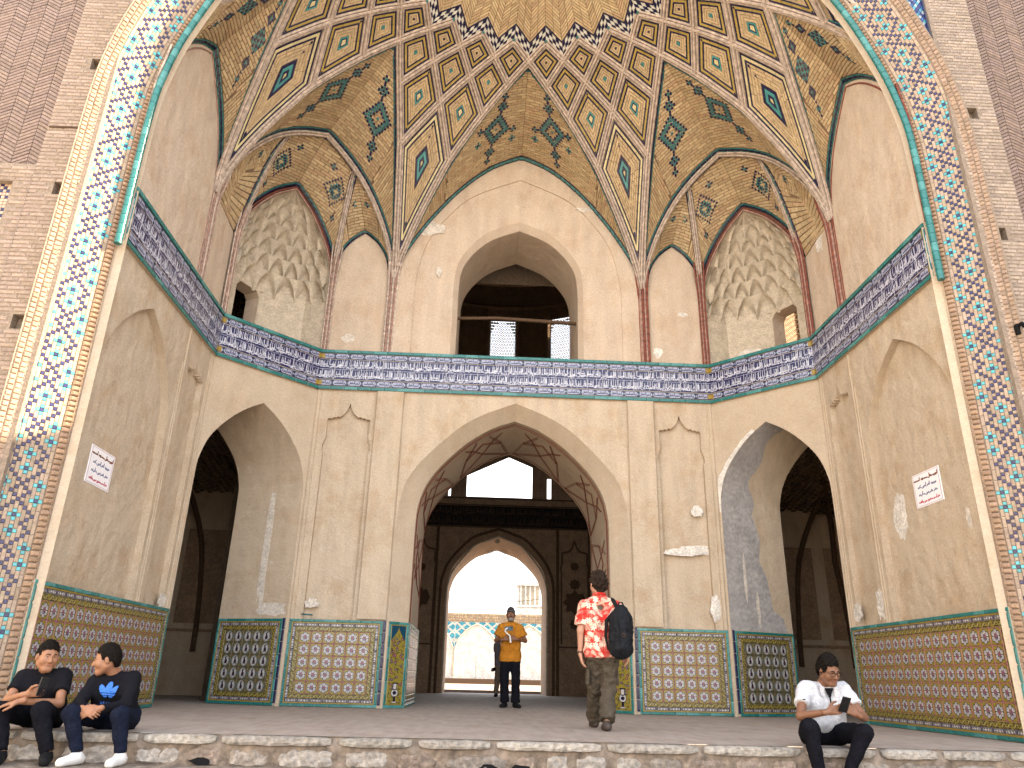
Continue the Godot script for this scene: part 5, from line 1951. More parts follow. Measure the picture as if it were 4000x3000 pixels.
func sign_picture() -> void:
	var p := Pen.new(192, 256, Color("f1eef2"))
	for x in range(8, 184):
		for y in [9, 10, 244, 245]: p.img.set_pixel(x, y, Color("8a4a5a"))
	for y in range(9, 246):
		for x in [8, 9, 182, 183]: p.img.set_pixel(x, y, Color("8a4a5a"))
	var lines := [["ayN mhL msjd asT", 54, 24.0, 3.0, Color("6a3520")], ["vrvd afradY ko", 110, 25.0, 2.3, Color("44507c")], ["eDr SreY darnd", 166, 25.0, 2.3, Color("44507c")], ["hram v mmnvE mY baSd", 220, 19.5, 2.5, Color("b0324e")]]
	for l in lines:
		var w: float = word_len(l[0]) * l[2]
		write(p, l[0], 96 + w / 2, l[1], l[2], l[3], l[4], 1.0)
	printed("sign_paper", p.img, 0.6)

# the inscription: two rows of white lettering on navy, rows of little cartouches above and below
func band_pictures() -> void:
	var words := ["bsm", "allo", "alrhmN", "alrhym", "qL", "hv", "allo", "ahd", "alsmd", "lm", "yld", "vlm", "yvld", "alhmd", "llo", "rb", "alealmyN", "malk", "yvm", "aldyN", "ayak", "nebd", "vayak", "nsteyN", "ahdna", "alsrat", "almstqym", "anma", "yemr", "msajd", "mN", "amN", "ballo", "valyvm", "alaxr".replace("x", "h"), "vaqam", "alslvo", "vaaty", "alzkvo".replace("z", "r")]
	var p := Pen.new(2048, 288, Color("171a4c"))
	for k in 500: p.dot(rng.randf() * 2048, rng.randf() * 288, 2.5 + rng.randf() * 4, Color("1c2352"))
	var wi := 0
	var ink := Color("d7d9e2")
	for row in 2:
		var y0 := 8.0 + 140.0 * row
		for lv in 2:   # words heaped at three heights, as the script is stacked
			var x := 2040.0 - 17 * lv
			while x > 30:
				var w: String = words[wi % words.size()]
				wi += 1
				var size: float = [58.0, 50.0, 40.0][lv] * (0.9 + 0.25 * rng.randf())
				write(p, w, x, y0 + [108.0, 80.0, 50.0][lv] + rng.randf_range(-12, 12), size, [2.5, 2.2, 2.0][lv], ink, 1.3)
				x -= word_len(w) * size * [0.86, 1.3, 1.7][lv] + 8
		var x2 := 2044.0
		while x2 > 0:   # the tall uprights
			var h := 62.0 + 34.0 * rng.randf()
			var b := y0 + 70.0 + 36.0 * rng.randf()
			p.line(Vector2(x2, b - h), Vector2(x2 - 3, b), 2.4, ink)
			x2 -= 22.0 + 24.0 * rng.randf() * (2.0 if rng.randf() < 0.2 else 1.0)
		for k in 30:   # bowls
			var c := Vector2(rng.randf() * 2048, y0 + 60 + 40 * rng.randf())
			var r := 15.0 + 13.0 * rng.randf()
			for i in 9:
				var a := PI * (0.02 + 0.96 * i / 9.0)
				var a2 := PI * (0.02 + 0.96 * (i + 1) / 9.0)
				p.line(c + Vector2(cos(a) * r, sin(a) * r * 0.8), c + Vector2(cos(a2) * r, sin(a2) * r * 0.8), 2.2, ink)
		for k in 50: p.dot(rng.randf() * 2048, y0 + 6 + rng.randf() * 116, 3.2, ink)
	for x in 2048:
		for y in [142, 143, 144, 145]: p.img.set_pixel(x, y, Color("b9b9c4"))
		for y in [0, 1, 2, 3, 4, 283, 284, 285, 286, 287]: p.img.set_pixel(x, y, Color("b9a33a"))
	printed("band_script", p.img, 0.3)
	p = Pen.new(512, 72, Color("14153a"))
	for k in 2:
		var x0 := 256.0 * k
		p.line(Vector2(x0 + 46, 36), Vector2(x0 + 210, 36), 29, Color("9ea2b8")); p.dot(x0 + 28, 36, 17, Color("9ea2b8")); p.dot(x0 + 228, 36, 17, Color("9ea2b8"))
		var x := x0 + 226.0
		while x > x0 + 40:
			var w: String = words[wi % words.size()]
			wi += 1
			if x - word_len(w) * 36 < x0 + 26: break
			write(p, w, x, 46 + rng.randf_range(-6, 6), 36, 3.2, Color("23254a"), 0.85)
			x -= word_len(w) * 34
		for j in 30: p.dot(x0 + 40 + rng.randf() * 180, 14 + rng.randf() * 44, 2.0, Color("3a4668"))
		p.flower(x0, 36, 5, 4, 4, Color("5d8f94"))
	p.flower(512, 36, 5, 4, 4, Color("5d8f94"))
	printed("band_cartouche", p.img, 0.3)

func plain_tile(key: String, w: float, h: float, d: float, bev := 0.006) -> Mesh:
	var b := MB.new()
	b.piece(Fr.new(Vector3.ZERO, Vector3.RIGHT, Vector3.BACK), rect(-w / 2, w / 2, -h / 2, h / 2), 0.0, d, bev)
	return b.mesh()

var shapes := {}
func piece_at(parent: Node3D, called: String, f: Fr, u: float, y: float, w: float, h: float, d: float, mt: Material, turn := 0.0, lift := 0.0) -> void:
	var key := "%.3f %.3f %.3f" % [w, h, d]
	if not shapes.has(key): shapes[key] = plain_tile(key, w, h, d)
	var o := MeshInstance3D.new()
	o.mesh = shapes[key]
	o.material_override = mt
	o.name = called
	parent.add_child(o, true)
	var bs := Basis(f.u, f.w, f.u.cross(f.w))
	if bs.z.dot(f.n) < 0: bs = Basis(-f.u, f.w, f.n)
	o.transform = Transform3D(bs * Basis(Vector3.BACK, turn), f.at(u, y, lift))

# a row of tiles that share one long printed strip: each carries its own part of the print
func strip_tiles(parent: Node3D, called: String, f: Fr, u0: float, u1: float, y0: float, y1: float, d: float, mt: Material, ln: float, uw: float, us := 0.0, rev := false) -> float:
	var n := maxi(1, int(round((u1 - u0) / ln)))
	var w := (u1 - u0) / n
	for k in n:
		var b := MB.new()
		var x := us + uw * w * (n - 1 - k if rev else k)
		b.piece(f, rect(u0 + k * w + 0.0015, u0 + (k + 1) * w - 0.0015, y0, y1), -0.002, d, 0.003, Rect2(x + uw * w if rev else x, 0, -uw * w if rev else uw * w, 1))
		put(called, b, mt, parent)
	return us + uw * (u1 - u0)

func inscription() -> void:
	var us := 0.0
	for w in [[fside(-1), 1.455, 5.10, "left side wall, running to the sunlit edge", true], [fcham(-1), -1.03, 1.03, "left corner wall under the stalactite niche", true], [fb, -A, A, "back wall under the high opening", false], [fcham(1), -1.03, 1.03, "right corner wall under the stalactite niche", false], [fside(1), 1.455, 5.10, "right side wall, in shade", false]]:
		var t := thing("inscription_band", "white lettering on navy tiles along the " + w[3], "tile band", Vector3.ZERO, "inscription bands round the porch")
		var f: Fr = w[0]
		var rev: bool = w[4]
		var g := f.moved(0.045)
		var u0: float = w[1]
		var u1: float = w[2]
		var bk := MB.new()
		fbox(bk, f, u0 - 0.01, u1 + 0.012, F0 + 0.005, F1 - 0.03, -0.02, 0.044, 0.003)
		put("band_backing", bk, m.joint, t)
		us = strip_tiles(t, "script_tile", g, u0, u1, F0 + 0.20, F1 - 0.20, 0.008, m.band_script, 0.30, 1.0 / 2.95, us, rev)
		strip_tiles(t, "cartouche_tile", g, u0, u1, F1 - 0.195, F1 - 0.085, 0.008, m.band_cartouche, 0.277, 1.0 / 0.555, 0.0)
		strip_tiles(t, "cartouche_tile", g, u0, u1, F0 + 0.075, F0 + 0.195, 0.008, m.band_cartouche, 0.277, 1.0 / 0.555, 0.0)
		var n := int(round((u1 - u0) / 0.25))
		var tw := (u1 - u0) / n
		for k in n:
			for y in [F0 + 0.035, F1 - 0.045]:
				var o_m: Material = m.turquoise if rng.randf() < 0.82 else m.turquoise_pale
				piece_at(t, "turquoise_tile", g, u0 + (k + 0.5) * tw, y, tw - 0.005, 0.062, 0.03 if y > 6 else 0.014, o_m)
		for q in [u0 + 0.05, u1 - 0.05]:
			for y in [F0 + 0.135, F1 - 0.14]: piece_at(t, "yellow_rosette", g, q, y, 0.075, 0.095, 0.012, m.yellow)
		if absf(u1 - 5.10) < 0.01:
			for k in 3: piece_at(t, "turquoise_tile", g, u1 - 0.03, F0 + 0.20 + 0.21 * k, 0.05, 0.20, 0.02, m.turquoise)

func dado(label: String, f: Fr, u0: float, u1: float, kind: String, group: String, navy_left := false, navy_right := false) -> void:
	var t := thing("tile_dado", label, "tile panel", Vector3.ZERO, group)
	var g := f.moved(0.02)
	var bk := MB.new()
	fbox(bk, f, u0, u1, 0.004, HD, -0.03, 0.02, 0.003)
	put("panel_backing", bk, m.joint, t)
	var a := u0; var e := u1
	for w in [navy_left, navy_right]:
		if w:
			var x := a if w == navy_left and a == u0 and navy_left else e - 0.055
			for k in 7: piece_at(t, "navy_tile", g, x + 0.0275, 0.1 + 0.19 * k + 0.04, 0.045, 0.18, 0.016, m.navy)
			if x == a: a += 0.055
			else: e -= 0.055
	var frame := 0.05
	var turq := func() -> Material: return m.turquoise if rng.randf() < 0.7 else m.turquoise_pale
	var nx := int(round((e - a) / 0.2))
	var tw := (e - a) / nx
	for k in nx:
		for y in [frame / 2 + 0.004, HD - frame / 2]: piece_at(t, "turquoise_tile", g, a + (k + 0.5) * tw, y, tw - 0.005, frame - 0.006, 0.014, turq.call())
	var ny := 7
	var th := (HD - 2 * frame) / ny
	for k in ny:
		for x in [a + frame / 2, e - frame / 2]: piece_at(t, "turquoise_tile", g, x, frame + (k + 0.5) * th, frame - 0.006, th - 0.005, 0.014, turq.call())
	a += frame; e -= frame
	var y0 := frame + 0.004; var y1 := HD - frame
	if kind == "vase":
		var b := MB.new()
		b.piece(g, rect(a, e, y0, y1), -0.002, 0.008, 0.004)
		put("vase_tiles", b, m.tile_vase, t)
		return
	var yl := MB.new()
	var yb := 0.018
	for r in [rect(a, e, y0, y0 + yb), rect(a, e, y1 - yb, y1), rect(a, a + yb, y0 + yb, y1 - yb), rect(e - yb, e, y0 + yb, y1 - yb)]: yl.piece(g, r, -0.002, 0.009, 0.003)
	put("yellow_fillet", yl, m.yellow, t)
	a += yb; e -= yb; y0 += yb; y1 -= yb
	for lay in [["cross_tile", m.tile_cross, 0.05, 0.15], ["plait_tile", m.tile_plait, 0.075, 0.165]]:
		var w: float = lay[2]
		var n := maxi(2, int(round((e - a) / 0.2)))
		var lw := (e - a) / n
		for k in n:
			for y in [y0 + w / 2, y1 - w / 2]: piece_at(t, lay[0], g, a + (k + 0.5) * lw, y, lw - 0.003, w - 0.002, 0.008, lay[1])
		var nv := 6
		var vh := (y1 - y0 - 2 * w) / nv
		for k in nv:
			for x in [a + w / 2, e - w / 2]: piece_at(t, lay[0], g, x, y0 + w + (k + 0.5) * vh, vh - 0.003, w - 0.002, 0.008, lay[1], PI / 2)
		a += w; e -= w; y0 += w; y1 -= w
	var nh := maxi(1, int(round((e - a) / (0.195 if kind == "tile_flower" else 0.185))))
	var w2 := (e - a) / nh
	var h2 := (y1 - y0) / 5
	for k in nh:
		for j in 5: piece_at(t, "flower_tile" if kind == "tile_flower" else "paisley_tile", g, a + (k + 0.5) * w2, y0 + (j + 0.5) * h2, w2 - 0.004, h2 - 0.004, 0.008 + 0.002 * rng.randf(), m[kind], (PI if kind == "tile_flower" and rng.randf() < 0.1 else 0.0))

func dados() -> void:
	for s in [-1.0, 1.0]:
		var sw := side_word(s)
		dado("wide %s side wall dado of white flower tiles, %s" % [sw, "behind the two seated boys" if s < 0 else "behind the man with the phone"], fside(s), 1.46, 5.15, "tile_flower", "flowered dados")
		var bf := Fr.new(Vector3.ZERO, Vector3(s, 0, 0), Vector3.BACK)
		dado("square dado of white flower tiles on the back wall, %s of the doorway" % sw, bf, 2.11, 3.735, "tile_flower", "flowered dados", true, false)
		var sh := Vector3(s * 1.305, 0, -0.55)
		var n := sh.normalized().cross(UP)
		if n.z < 0: n = -n
		dado("narrow dado of oval paisley tiles on the %s passage reveal" % sw, Fr.new(fcham(s).at(-1.0, 0), sh.normalized(), n), 0.0, 1.40, "tile_paisley", "paisley dados", true, false)
		var dv := Vector3(-s * 0.31, 0, -0.3)
		var vn := dv.normalized().cross(UP)
		if vn.z < 0: vn = -vn
		dado("narrow %s doorway dado with a vase of climbing flowers on yellow" % sw, Fr.new(Vector3(s * 2.08, 0, 0), dv.normalized(), vn), 0.0, dv.length(), "vase", "vase dados")
		dado("dado of flower tiles inside the %s jamb of the doorway" % sw, Fr.new(Vector3(s * 1.77, 0, -0.3), Vector3(0, 0, -1), Vector3(-s, 0, 0)), 0.03, 2.27, "tile_flower", "dados inside the doorway")
		# the paper signs
		var so := thing("paper_sign", "white Persian paper sign on the %s" % ("left side wall above the seated boys" if s < 0 else "right side wall near a white plaster scar"), "sign", Vector3.ZERO, "paper signs")
		var f := fside(s)
		var b := MB.new()
		var q: Rect2 = Rect2(3.80, 2.585, 0.63, 0.465) if s < 0 else Rect2(3.56, 2.77, 0.64, 0.455)
		var zc := q.get_center()
		piece_at(so, "sheet", f.moved(-0.108), zc.x, zc.y, q.size.x, q.size.y, 0.006, m.sign_paper)

# ---------------------------------------------------------------- the domed hall behind the doorway
func hall() -> void:
	var t := thing("doorway_passage", "deep plastered passage of the middle doorway with painted rib lines on its soffit", "passage")
	var inn := arch(PORTAL_IN)
	var b := MB.new()
	var rows := []
	for d in [-0.3, -1.0, -1.8, -2.6]:
		var r := []
		for q in inn: r.append(fb.at(q.x, q.y, d))
		rows.append(r)
	b.grid(rows)
	put("passage_lining", b, m.plaster, t)
	# painted brown lines: fans of diamonds climbing the soffit
	var acc := [0.0]
	for k in range(1, inn.size()): acc.append(acc[-1] + inn[k].distance_to(inn[k - 1]))
	var tot: float = acc[-1]
	var spot := func(a: float, d: float) -> Vector3:
		var x: float = clampf(a, 0, 1) * tot
		var k := 0
		while k < acc.size() - 2 and acc[k + 1] < x: k += 1
		var q: Vector2 = inn[k].lerp(inn[k + 1], (x - acc[k]) / maxf(acc[k + 1] - acc[k], 1e-5))
		var tg: Vector2 = (inn[k + 1] - inn[k]).normalized()
		return Vector3(q.x + tg.y * 0.006, q.y - tg.x * 0.006, -0.32 - 2.2 * d)
	for s in [-1.0, 1.0]:
		var l := MB.new()
		# three fans of stepped diamonds on each flank, standing on a line near the inner edge
		for c in [0.445, 0.33, 0.215]:
			for g in [0.0, 0.035]:
				for w in [[[0.05, 0.95], [0.0, 0.62], [-0.02, 0.34], [-0.035, 0.2]], [[-0.05, 0.95], [0.0, 0.62], [0.02, 0.34], [0.035, 0.2]], [[0.05, 0.95], [0.035, 0.5], [0.012, 0.16]], [[-0.05, 0.95], [-0.035, 0.5], [-0.012, 0.16]], [[-0.035, 0.5], [0.0, 0.3], [0.035, 0.5]]]:
					var pth := []
					for q in w: pth.append(spot.call(0.5 + s * (0.5 - c + q[0] * (1.0 - g)), q[1] + g))
					l.tube(pth, [0.006], 4, false)
		for g in [0.06, 0.10, 0.97]:
			var pth := []
			for k in 21: pth.append(spot.call(0.5 + s * (0.5 - 0.5 * k / 20.0), g))
			l.tube(pth, [0.006], 4, false)
		put("painted_lines", l, m.rib_red, t)
	var h := thing("domed_hall", "dark brown domed hall seen through the doorway", "hall")
	var w := MB.new()
	var zf := -2.6
	var zb := -13.0
	var hx := 5.5
	var top := 10.6
	var fz := Fr.new(Vector3(0, 0, zf), Vector3.RIGHT, Vector3.FORWARD)
	var inu := PackedVector2Array()
	face(w, fz, notched(-hx, hx, -0.05, 5.9, [inn]))
	# upper window wall between porch opening and hall, from 5.9 up
	var op := PackedVector2Array()
	for q in arch(UPPER): op.append(Vector2(q.x * 0.925, q.y))
	face(w, Fr.new(Vector3(0, 0, -1.5), Vector3.RIGHT, Vector3.FORWARD), notched(-hx, hx, 6.2, 15.0, [op]))
	w.quad(Vector3(-hx, 5.9, zf), Vector3(hx, 5.9, zf), Vector3(hx, 6.2, -1.5), Vector3(-hx, 6.2, -1.5))
	for s in [-1.0, 1.0]:
		w.quad(Vector3(s * hx, -0.05, -1.5), Vector3(s * hx, -0.05, zb), Vector3(s * hx, 15.0, zb), Vector3(s * hx, 15.0, -1.5))
	# back wall with the door and the windows
	var fw := Fr.new(Vector3(0, 0, zb), Vector3.RIGHT, Vector3.BACK)
	var door := arch([Vector2(1.93, 0), Vector2(1.93, 1.5), Vector2(1.93, 3.2), Vector2(1.86, 3.75), Vector2(1.63, 4.27), Vector2(1.0, 4.97), Vector2(0.5, 5.2), Vector2(0, 5.36)], 0.06)
	face(w, fw, notched(-hx, hx, -0.05, 6.5, [door]))
	face(w, fw, rect(-hx, -1.77, 6.5, 8.1)); face(w, fw, rect(-1.69, -1.13, 6.5, 8.1)); face(w, fw, rect(1.21, 1.75, 6.5, 8.1)); face(w, fw, rect(1.89, hx, 6.5, 8.1))
	face(w, fw, PackedVector2Array([Vector2(-1.77, 6.85), Vector2(-1.69, 6.85), Vector2(-1.69, 8.1), Vector2(-1.77, 8.1)]))
	face(w, fw, PackedVector2Array([Vector2(1.75, 7.22), Vector2(1.89, 7.22), Vector2(1.89, 8.1), Vector2(1.75, 8.1)]))
	face(w, fw, PackedVector2Array([Vector2(-1.13, 7.25), Vector2(0.35, 7.97), Vector2(1.21, 7.62), Vector2(1.21, 8.1), Vector2(-1.13, 8.1)]))
	face(w, fw, rect(-hx, hx, 8.1, top + 0.3))
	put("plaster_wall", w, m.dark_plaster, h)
	# drum with lattice windows and the dome over it
	var dc := Vector3(0, 0, -7.8)
	var dr := 5.25
	var y0 := 10.6
	var y1 := 15.0
	var drum := MB.new()
	var cyl := func(a: float, y: float, r := 5.25) -> Vector3: return dc + Vector3(sin(a) * r, y, -cos(a) * r)
	var n := 28
	var step := TAU / n
	for k in n:
		var c := step * k
		var half := 0.098
		var lat := k % 2 == 0 and (k <= 2 or k >= n - 2)
		if lat:
			drum.quad(cyl.call(c - step / 2, y0), cyl.call(c - half, y0), cyl.call(c - half, y1), cyl.call(c - step / 2, y1))
			drum.quad(cyl.call(c + half, y0), cyl.call(c + step / 2, y0), cyl.call(c + step / 2, y1), cyl.call(c + half, y1))
			drum.quad(cyl.call(c - half, 13.45), cyl.call(c + half, 13.45), cyl.call(c + half, y1), cyl.call(c - half, y1))
			lattice(h, cyl, c, half, 10.62, 13.45)
		else:
			for j in 4:
				var a0 := c - step / 2 + step * j / 4.0
				drum.quad(cyl.call(a0, y0), cyl.call(a0 + step / 4, y0), cyl.call(a0 + step / 4, y1), cyl.call(a0, y1))
		var post := MB.new()
		post.tube([cyl.call(c - step / 2, y0, 5.15), cyl.call(c - step / 2, 13.9, 5.15)], [0.10], 6)
		put("drum_post", post, m.dark_plaster, h)
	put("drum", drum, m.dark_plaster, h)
	var dome_b := MB.new()
	var rows2 := []
	for j in 9:
		var r := []
		for k in 33:
			var a := TAU * k / 32.0
			var q := j / 8.0
			r.append(dc + Vector3(sin(a) * 5.5 * cos(q * PI / 2), 14.3 + 3.6 * sin(q * PI / 2), -cos(a) * 5.5 * cos(q * PI / 2)))
		rows2.append(r)
	dome_b.grid(rows2)
	dome_b.tube(range(33).map(func(k): return dc + Vector3(sin(TAU * k / 32.0) * 5.15, 14.0, -cos(TAU * k / 32.0) * 5.15)), [0.09], 6, false)
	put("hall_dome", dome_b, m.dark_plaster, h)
	var ceil_b := MB.new()
	var sq := PackedVector2Array([Vector2(-hx, -1.5), Vector2(hx, -1.5), Vector2(hx, zb), Vector2(-hx, zb)])
	var ring := []
	var outr := []
	for k in 33:
		var a := TAU * k / 32.0
		ring.append(cyl.call(a, 10.6))
		var d := Vector2(sin(a), -cos(a))
		var far := 1e9
		if absf(d.x) > 1e-4: far = minf(far, hx / absf(d.x))
		if d.y > 1e-4: far = minf(far, 6.3 / d.y)
		if d.y < -1e-4: far = minf(far, 5.2 / -d.y)
		outr.append(dc + Vector3(d.x * maxf(far, 5.26), 10.6, d.y * maxf(far, 5.26)))
	ceil_b.between(ring, outr, false)
	put("drum_ledge", ceil_b, m.dark_plaster, h)
	# relief on the back wall: band of lettering, panels, frames round the door
	var rel := MB.new()
	for q in [[-hx, hx, 5.40, 5.44], [-hx, hx, 6.18, 6.22], [-hx, hx, 6.42, 6.47], [-2.10, -2.0, 0, 5.4], [2.08, 2.18, 0, 5.4], [-hx, -2.1, 1.48, 1.53], [2.18, hx, 1.48, 1.53], [3.2, 3.25, 1.5, 5.4], [-3.0, -2.95, 1.5, 5.4]]:
		fbox(rel, fw, q[0], q[1], q[2], q[3], -0.01, 0.04, 0.012)
	put("wall_fillet", rel, m.wood, h)
	var sc := MB.new()
	sc.piece(fw, rect(-hx, hx, 5.45, 6.17), -0.01, 0.012, 0.004, Rect2(0, 0, 1.55, 1))
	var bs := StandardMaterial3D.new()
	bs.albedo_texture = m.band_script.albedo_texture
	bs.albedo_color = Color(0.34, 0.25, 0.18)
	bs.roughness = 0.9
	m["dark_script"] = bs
	put("lettered_band", sc, bs, h)
	for k in 2:
		var fr := MB.new()
		var f0: float = [1.93, 1.72][k]
		var pth := []
		for q in door: pth.append(fw.at(0.06 + (q.x - 0.06) * f0 / 1.93, q.y - 0.24 * k * clampf((q.y - 2.5) / 2.0, 0, 1), 0.02 - 0.1 * k))
		fr.tube(pth, [[0.05, 0.035][k]], 6, false)
		put("door_moulding", fr, m.stucco if k else m.wood, h, true)
	var dj := MB.new()
	var rows3 := []
	for k in 4:
		var r := []
		for q in door: r.append(fw.at(0.06 + (q.x - 0.06) * [1.0, 0.90, 0.89, 0.875][k], q.y * (1.0 - [0.0, 0.045, 0.06, 0.08][k] * clampf((q.y - 2.5) / 2.5, 0, 1)), [0.0, -0.06, -1.1, -2.1][k]))
		rows3.append(r)
	dj.grid(rows3)
	put("door_reveal", dj, m.dark_plaster, h)
	# glazed chequers at the crown of the door reveal
	var ch := MB.new(); ch.tinted = true
	for s in [-1.0, 1.0]:
		for i in 5:
			for j in 5:
				if (i + j) % 2 == 0: continue
				ch.col = NAVY
				var c := Vector3(0.06 + s * (0.14 + i * 0.05), 4.86 - 0.022 * i, zb - 1.9 + j * 0.07)
				ch.box(Transform3D(Basis.from_euler(Vector3(0, 0, -s * 0.5)), c), Vector3(0.045, 0.015, 0.06))
	put("chequer_tiles", ch, m.glaze_tint, h, false, "stuff")
	# carved star medallions on the panel right of the door
	var star := MB.new()
	for q in [[2.72, 4.15, 0.16], [2.72, 3.55, 0.20], [2.72, 2.95, 0.42], [2.72, 2.25, 0.20], [-2.55, 3.0, 0.36], [-2.55, 4.0, 0.16]]:
		var pl := PackedVector2Array()
		for k in 16: pl.append(Vector2(q[0], q[1]) + Vector2(cos(TAU * k / 16), sin(TAU * k / 16)) * q[2] * (1.0 if k % 2 == 0 else 0.72))
		star.piece(fw, pl, -0.01, 0.02, 0.01)
	put("star_medallion", star, m.wood, h)
	for c in [2.72, -2.55]:
		var og := MB.new()
		var pth := []
		for q in cusped(0.46, 1.6, 4.6, 5.05): pth.append(fw.at(c + q.x, q.y, 0.015))
		og.tube(pth, [0.03], 5, false)
		put("ogee_line", og, m.wood, h)
	var lamp := MB.new()
	lamp.blob(Transform3D(Basis(), Vector3(0.03, 4.98, zb - 0.25)), Vector3(0.09, 0.09, 0.09), 6)
	tag(put("globe_lamp", lamp, m.stucco, self, true), "unlit white globe lamp under the crown of the far door arch", "lamp")

# a pierced screen: a plate with rows of round holes
func lattice(h: Node3D, cyl: Callable, c: float, half: float, y0: float, y1: float) -> void:
	var b := MB.new()
	var cols := 10
	var rows := 22
	var rx := half * 0.86 / cols
	var dy := (y1 - y0) / rows
	for j in rows:
		for i in cols:
			var a := c - half + (i + 0.5 + (0.25 if j % 2 else -0.25)) * (2 * half / cols)
			var y := y0 + (j + 0.5) * dy
			var top: float = y1 - 0.02 - 0.75 * pow(absf(a - c) / half, 2.6)
			var w := half / cols
			var outer := []; var inner := []
			for k in 8:
				var t := TAU * (k + 0.5) / 8
				var sq := 1.0 / maxf(absf(cos(t)), absf(sin(t)))
				outer.append(cyl.call(a + cos(t) * sq * w * 1.001, y + sin(t) * sq * dy * 0.5 * 1.001))
				inner.append(cyl.call(a + cos(t) * w * 0.42, y + sin(t) * dy * 0.5 * 0.42))
			if y > top or y < y0 + 0.02: b.loop(outer)
			else: b.between(inner, outer)
	for s in [-1.0, 1.0]:
		b.quad(cyl.call(c + s * half, y0), cyl.call(c + s * half * 0.93, y0), cyl.call(c + s * half * 0.93, y1), cyl.call(c + s * half, y1))
	put("pierced_screen", b, m.dark_plaster, h)

# ---------------------------------------------------------------- the sunny court beyond
func court() -> void:
	var z := -40.0
	var f := Fr.new(Vector3(0, 0, z), Vector3.RIGHT, Vector3.BACK)
	var t := thing("court_wall", "sunlit court wall beyond the door with white blind arches, turquoise spandrels and a brick parapet", "wall")
	var b := MB.new()
	face(b, f, rect(-14, 14, -0.2, 4.0))
	put("white_wall", b, m.far_plaster, t)
	var par := MB.new(); par.tinted = true
	for k in 150:
		for j in 3:
			par.col = vary(Color(0.42, 0.31, 0.19), 0.4)
			par.piece(f, rect(-9 + k * 0.12, -9 + k * 0.12 + 0.105, 4.04 + j * 0.17, 4.04 + j * 0.17 + 0.15), -0.02, 0.06 + 0.02 * rng.randf(), 0.02)
	put("brick_parapet", par, m.brick_tint, t, false, "stuff")
	var pb := MB.new()
	fbox(pb, f, -14, 14, 4.0, 4.56, -0.3, 0.05)
	put("parapet_core", pb, m.pier_mortar, t)
	for c in [-3.55, -0.55, 2.95]:
		var hw := 1.45
		var ar := arch([Vector2(hw, 0.6), Vector2(hw, 1.8), Vector2(hw * 0.97, 2.3), Vector2(hw * 0.8, 2.95), Vector2(hw * 0.5, 3.45), Vector2(hw * 0.25, 3.7), Vector2(0, 3.86)], c)
		var mo := MB.new()
		var pth := []
		for q in ar: pth.append(f.at(q.x, q.y, 0.04))
		mo.tube(pth, [0.05], 6, false)
		put("arch_moulding", mo, m.stucco, t, true)
		var reg := PackedVector2Array()
		for q in ar:
			if q.y > 2.2: reg.append(q)
		var out := PackedVector2Array([Vector2(c - hw - 0.06, 2.0), Vector2(c - hw - 0.06, 3.98), Vector2(c + hw + 0.06, 3.98), Vector2(c + hw + 0.06, 2.0)])
		reg = PackedVector2Array([Vector2(c - hw - 0.05, 2.15)]) + reg + PackedVector2Array([Vector2(c + hw + 0.05, 2.15), Vector2(c + hw + 0.05, 3.98), Vector2(c - hw - 0.05, 3.98)])
		var ti := MB.new(); ti.tinted = true
		for j in 26:
			for i in 36:
				var cx: float = c - hw + i * 0.085
				var cy := 2.2 + j * 0.07
				var d := (posmod(i + j, 8) in [0, 1]) or (posmod(i - j, 8) in [0, 1])
				ti.col = vary(Color(0.56, 0.50, 0.42) if d else ([Color(0.05, 0.30, 0.36), Color(0.03, 0.10, 0.24)][0 if (i * 3 + j) % 5 else 1] as Color), 0.25)
				for q in Geometry2D.intersect_polygons(rect(cx, cx + 0.08, cy, cy + 0.065), reg):
					if q.size() > 2: ti.piece(f, q, 0.0, 0.02, 0.004)
		put("tile_spandrel", ti, m.glaze_tint, t, false, "stuff")
	var pl := MB.new()
	fbox(pl, f, -14, 14, -0.1, 0.42, 0.0, 0.35, 0.02)
	put("brick_plinth", pl, m.wood, t)
	var cr := MB.new()
	cr.tube([f.at(-0.55, 0.5, 0.0), f.at(-0.56, 1.2, 0.005), f.at(-0.53, 1.9, 0.0)], [0.012], 4)
	put("wall_crack", cr, m.pier_mortar, t)
	var wt := thing("wind_tower", "pale square wind tower with tall slots rising behind the court wall", "tower", Vector3(3.35, 0, -46))
	var tb := MB.new()
	tb.box(Transform3D(Basis(), Vector3(0, 2.75, 0)), Vector3(1.75, 5.5, 1.75), 0.03)
	put("tower_base", tb, m.far_plaster, wt)
	var tc := MB.new()
	tc.box(Transform3D(Basis(), Vector3(0, 5.55, 0)), Vector3(1.95, 0.14, 1.95), 0.03); tc.box(Transform3D(Basis(), Vector3(0, 7.15, 0)), Vector3(2.0, 0.22, 2.0), 0.03)
	put("cornice", tc, m.far_plaster, wt)
	for k in 5:
		for fs in 2:
			var sl := MB.new()
			var u := -0.7 + 0.35 * k
			sl.box(Transform3D(Basis.from_euler(Vector3(0, -PI / 2 * fs, 0)), Vector3(u, 6.3, 0.86) if fs == 0 else Vector3(-0.86, 6.3, u)), Vector3(0.12, 1.45, 0.12), 0.02)
			put("tower_fin", sl, m.far_plaster, wt)
	var core := MB.new()
	core.box(Transform3D(Basis(), Vector3(0, 6.3, 0)), Vector3(1.5, 1.5, 1.5))
	put("tower_core", core, m.stucco, wt)
	var wire := MB.new()
	var wp := []
	for k in 15: wp.append(Vector3(-4 + 9.0 * k / 14.0, 4.75 + 0.9 * pow(k / 14.0, 1.6), -38))
	wire.tube(wp, [0.012], 4, false)
	tag(put("overhead_wire", wire, m.black), "thin sagging wire crossing the sky beyond the door", "wire")

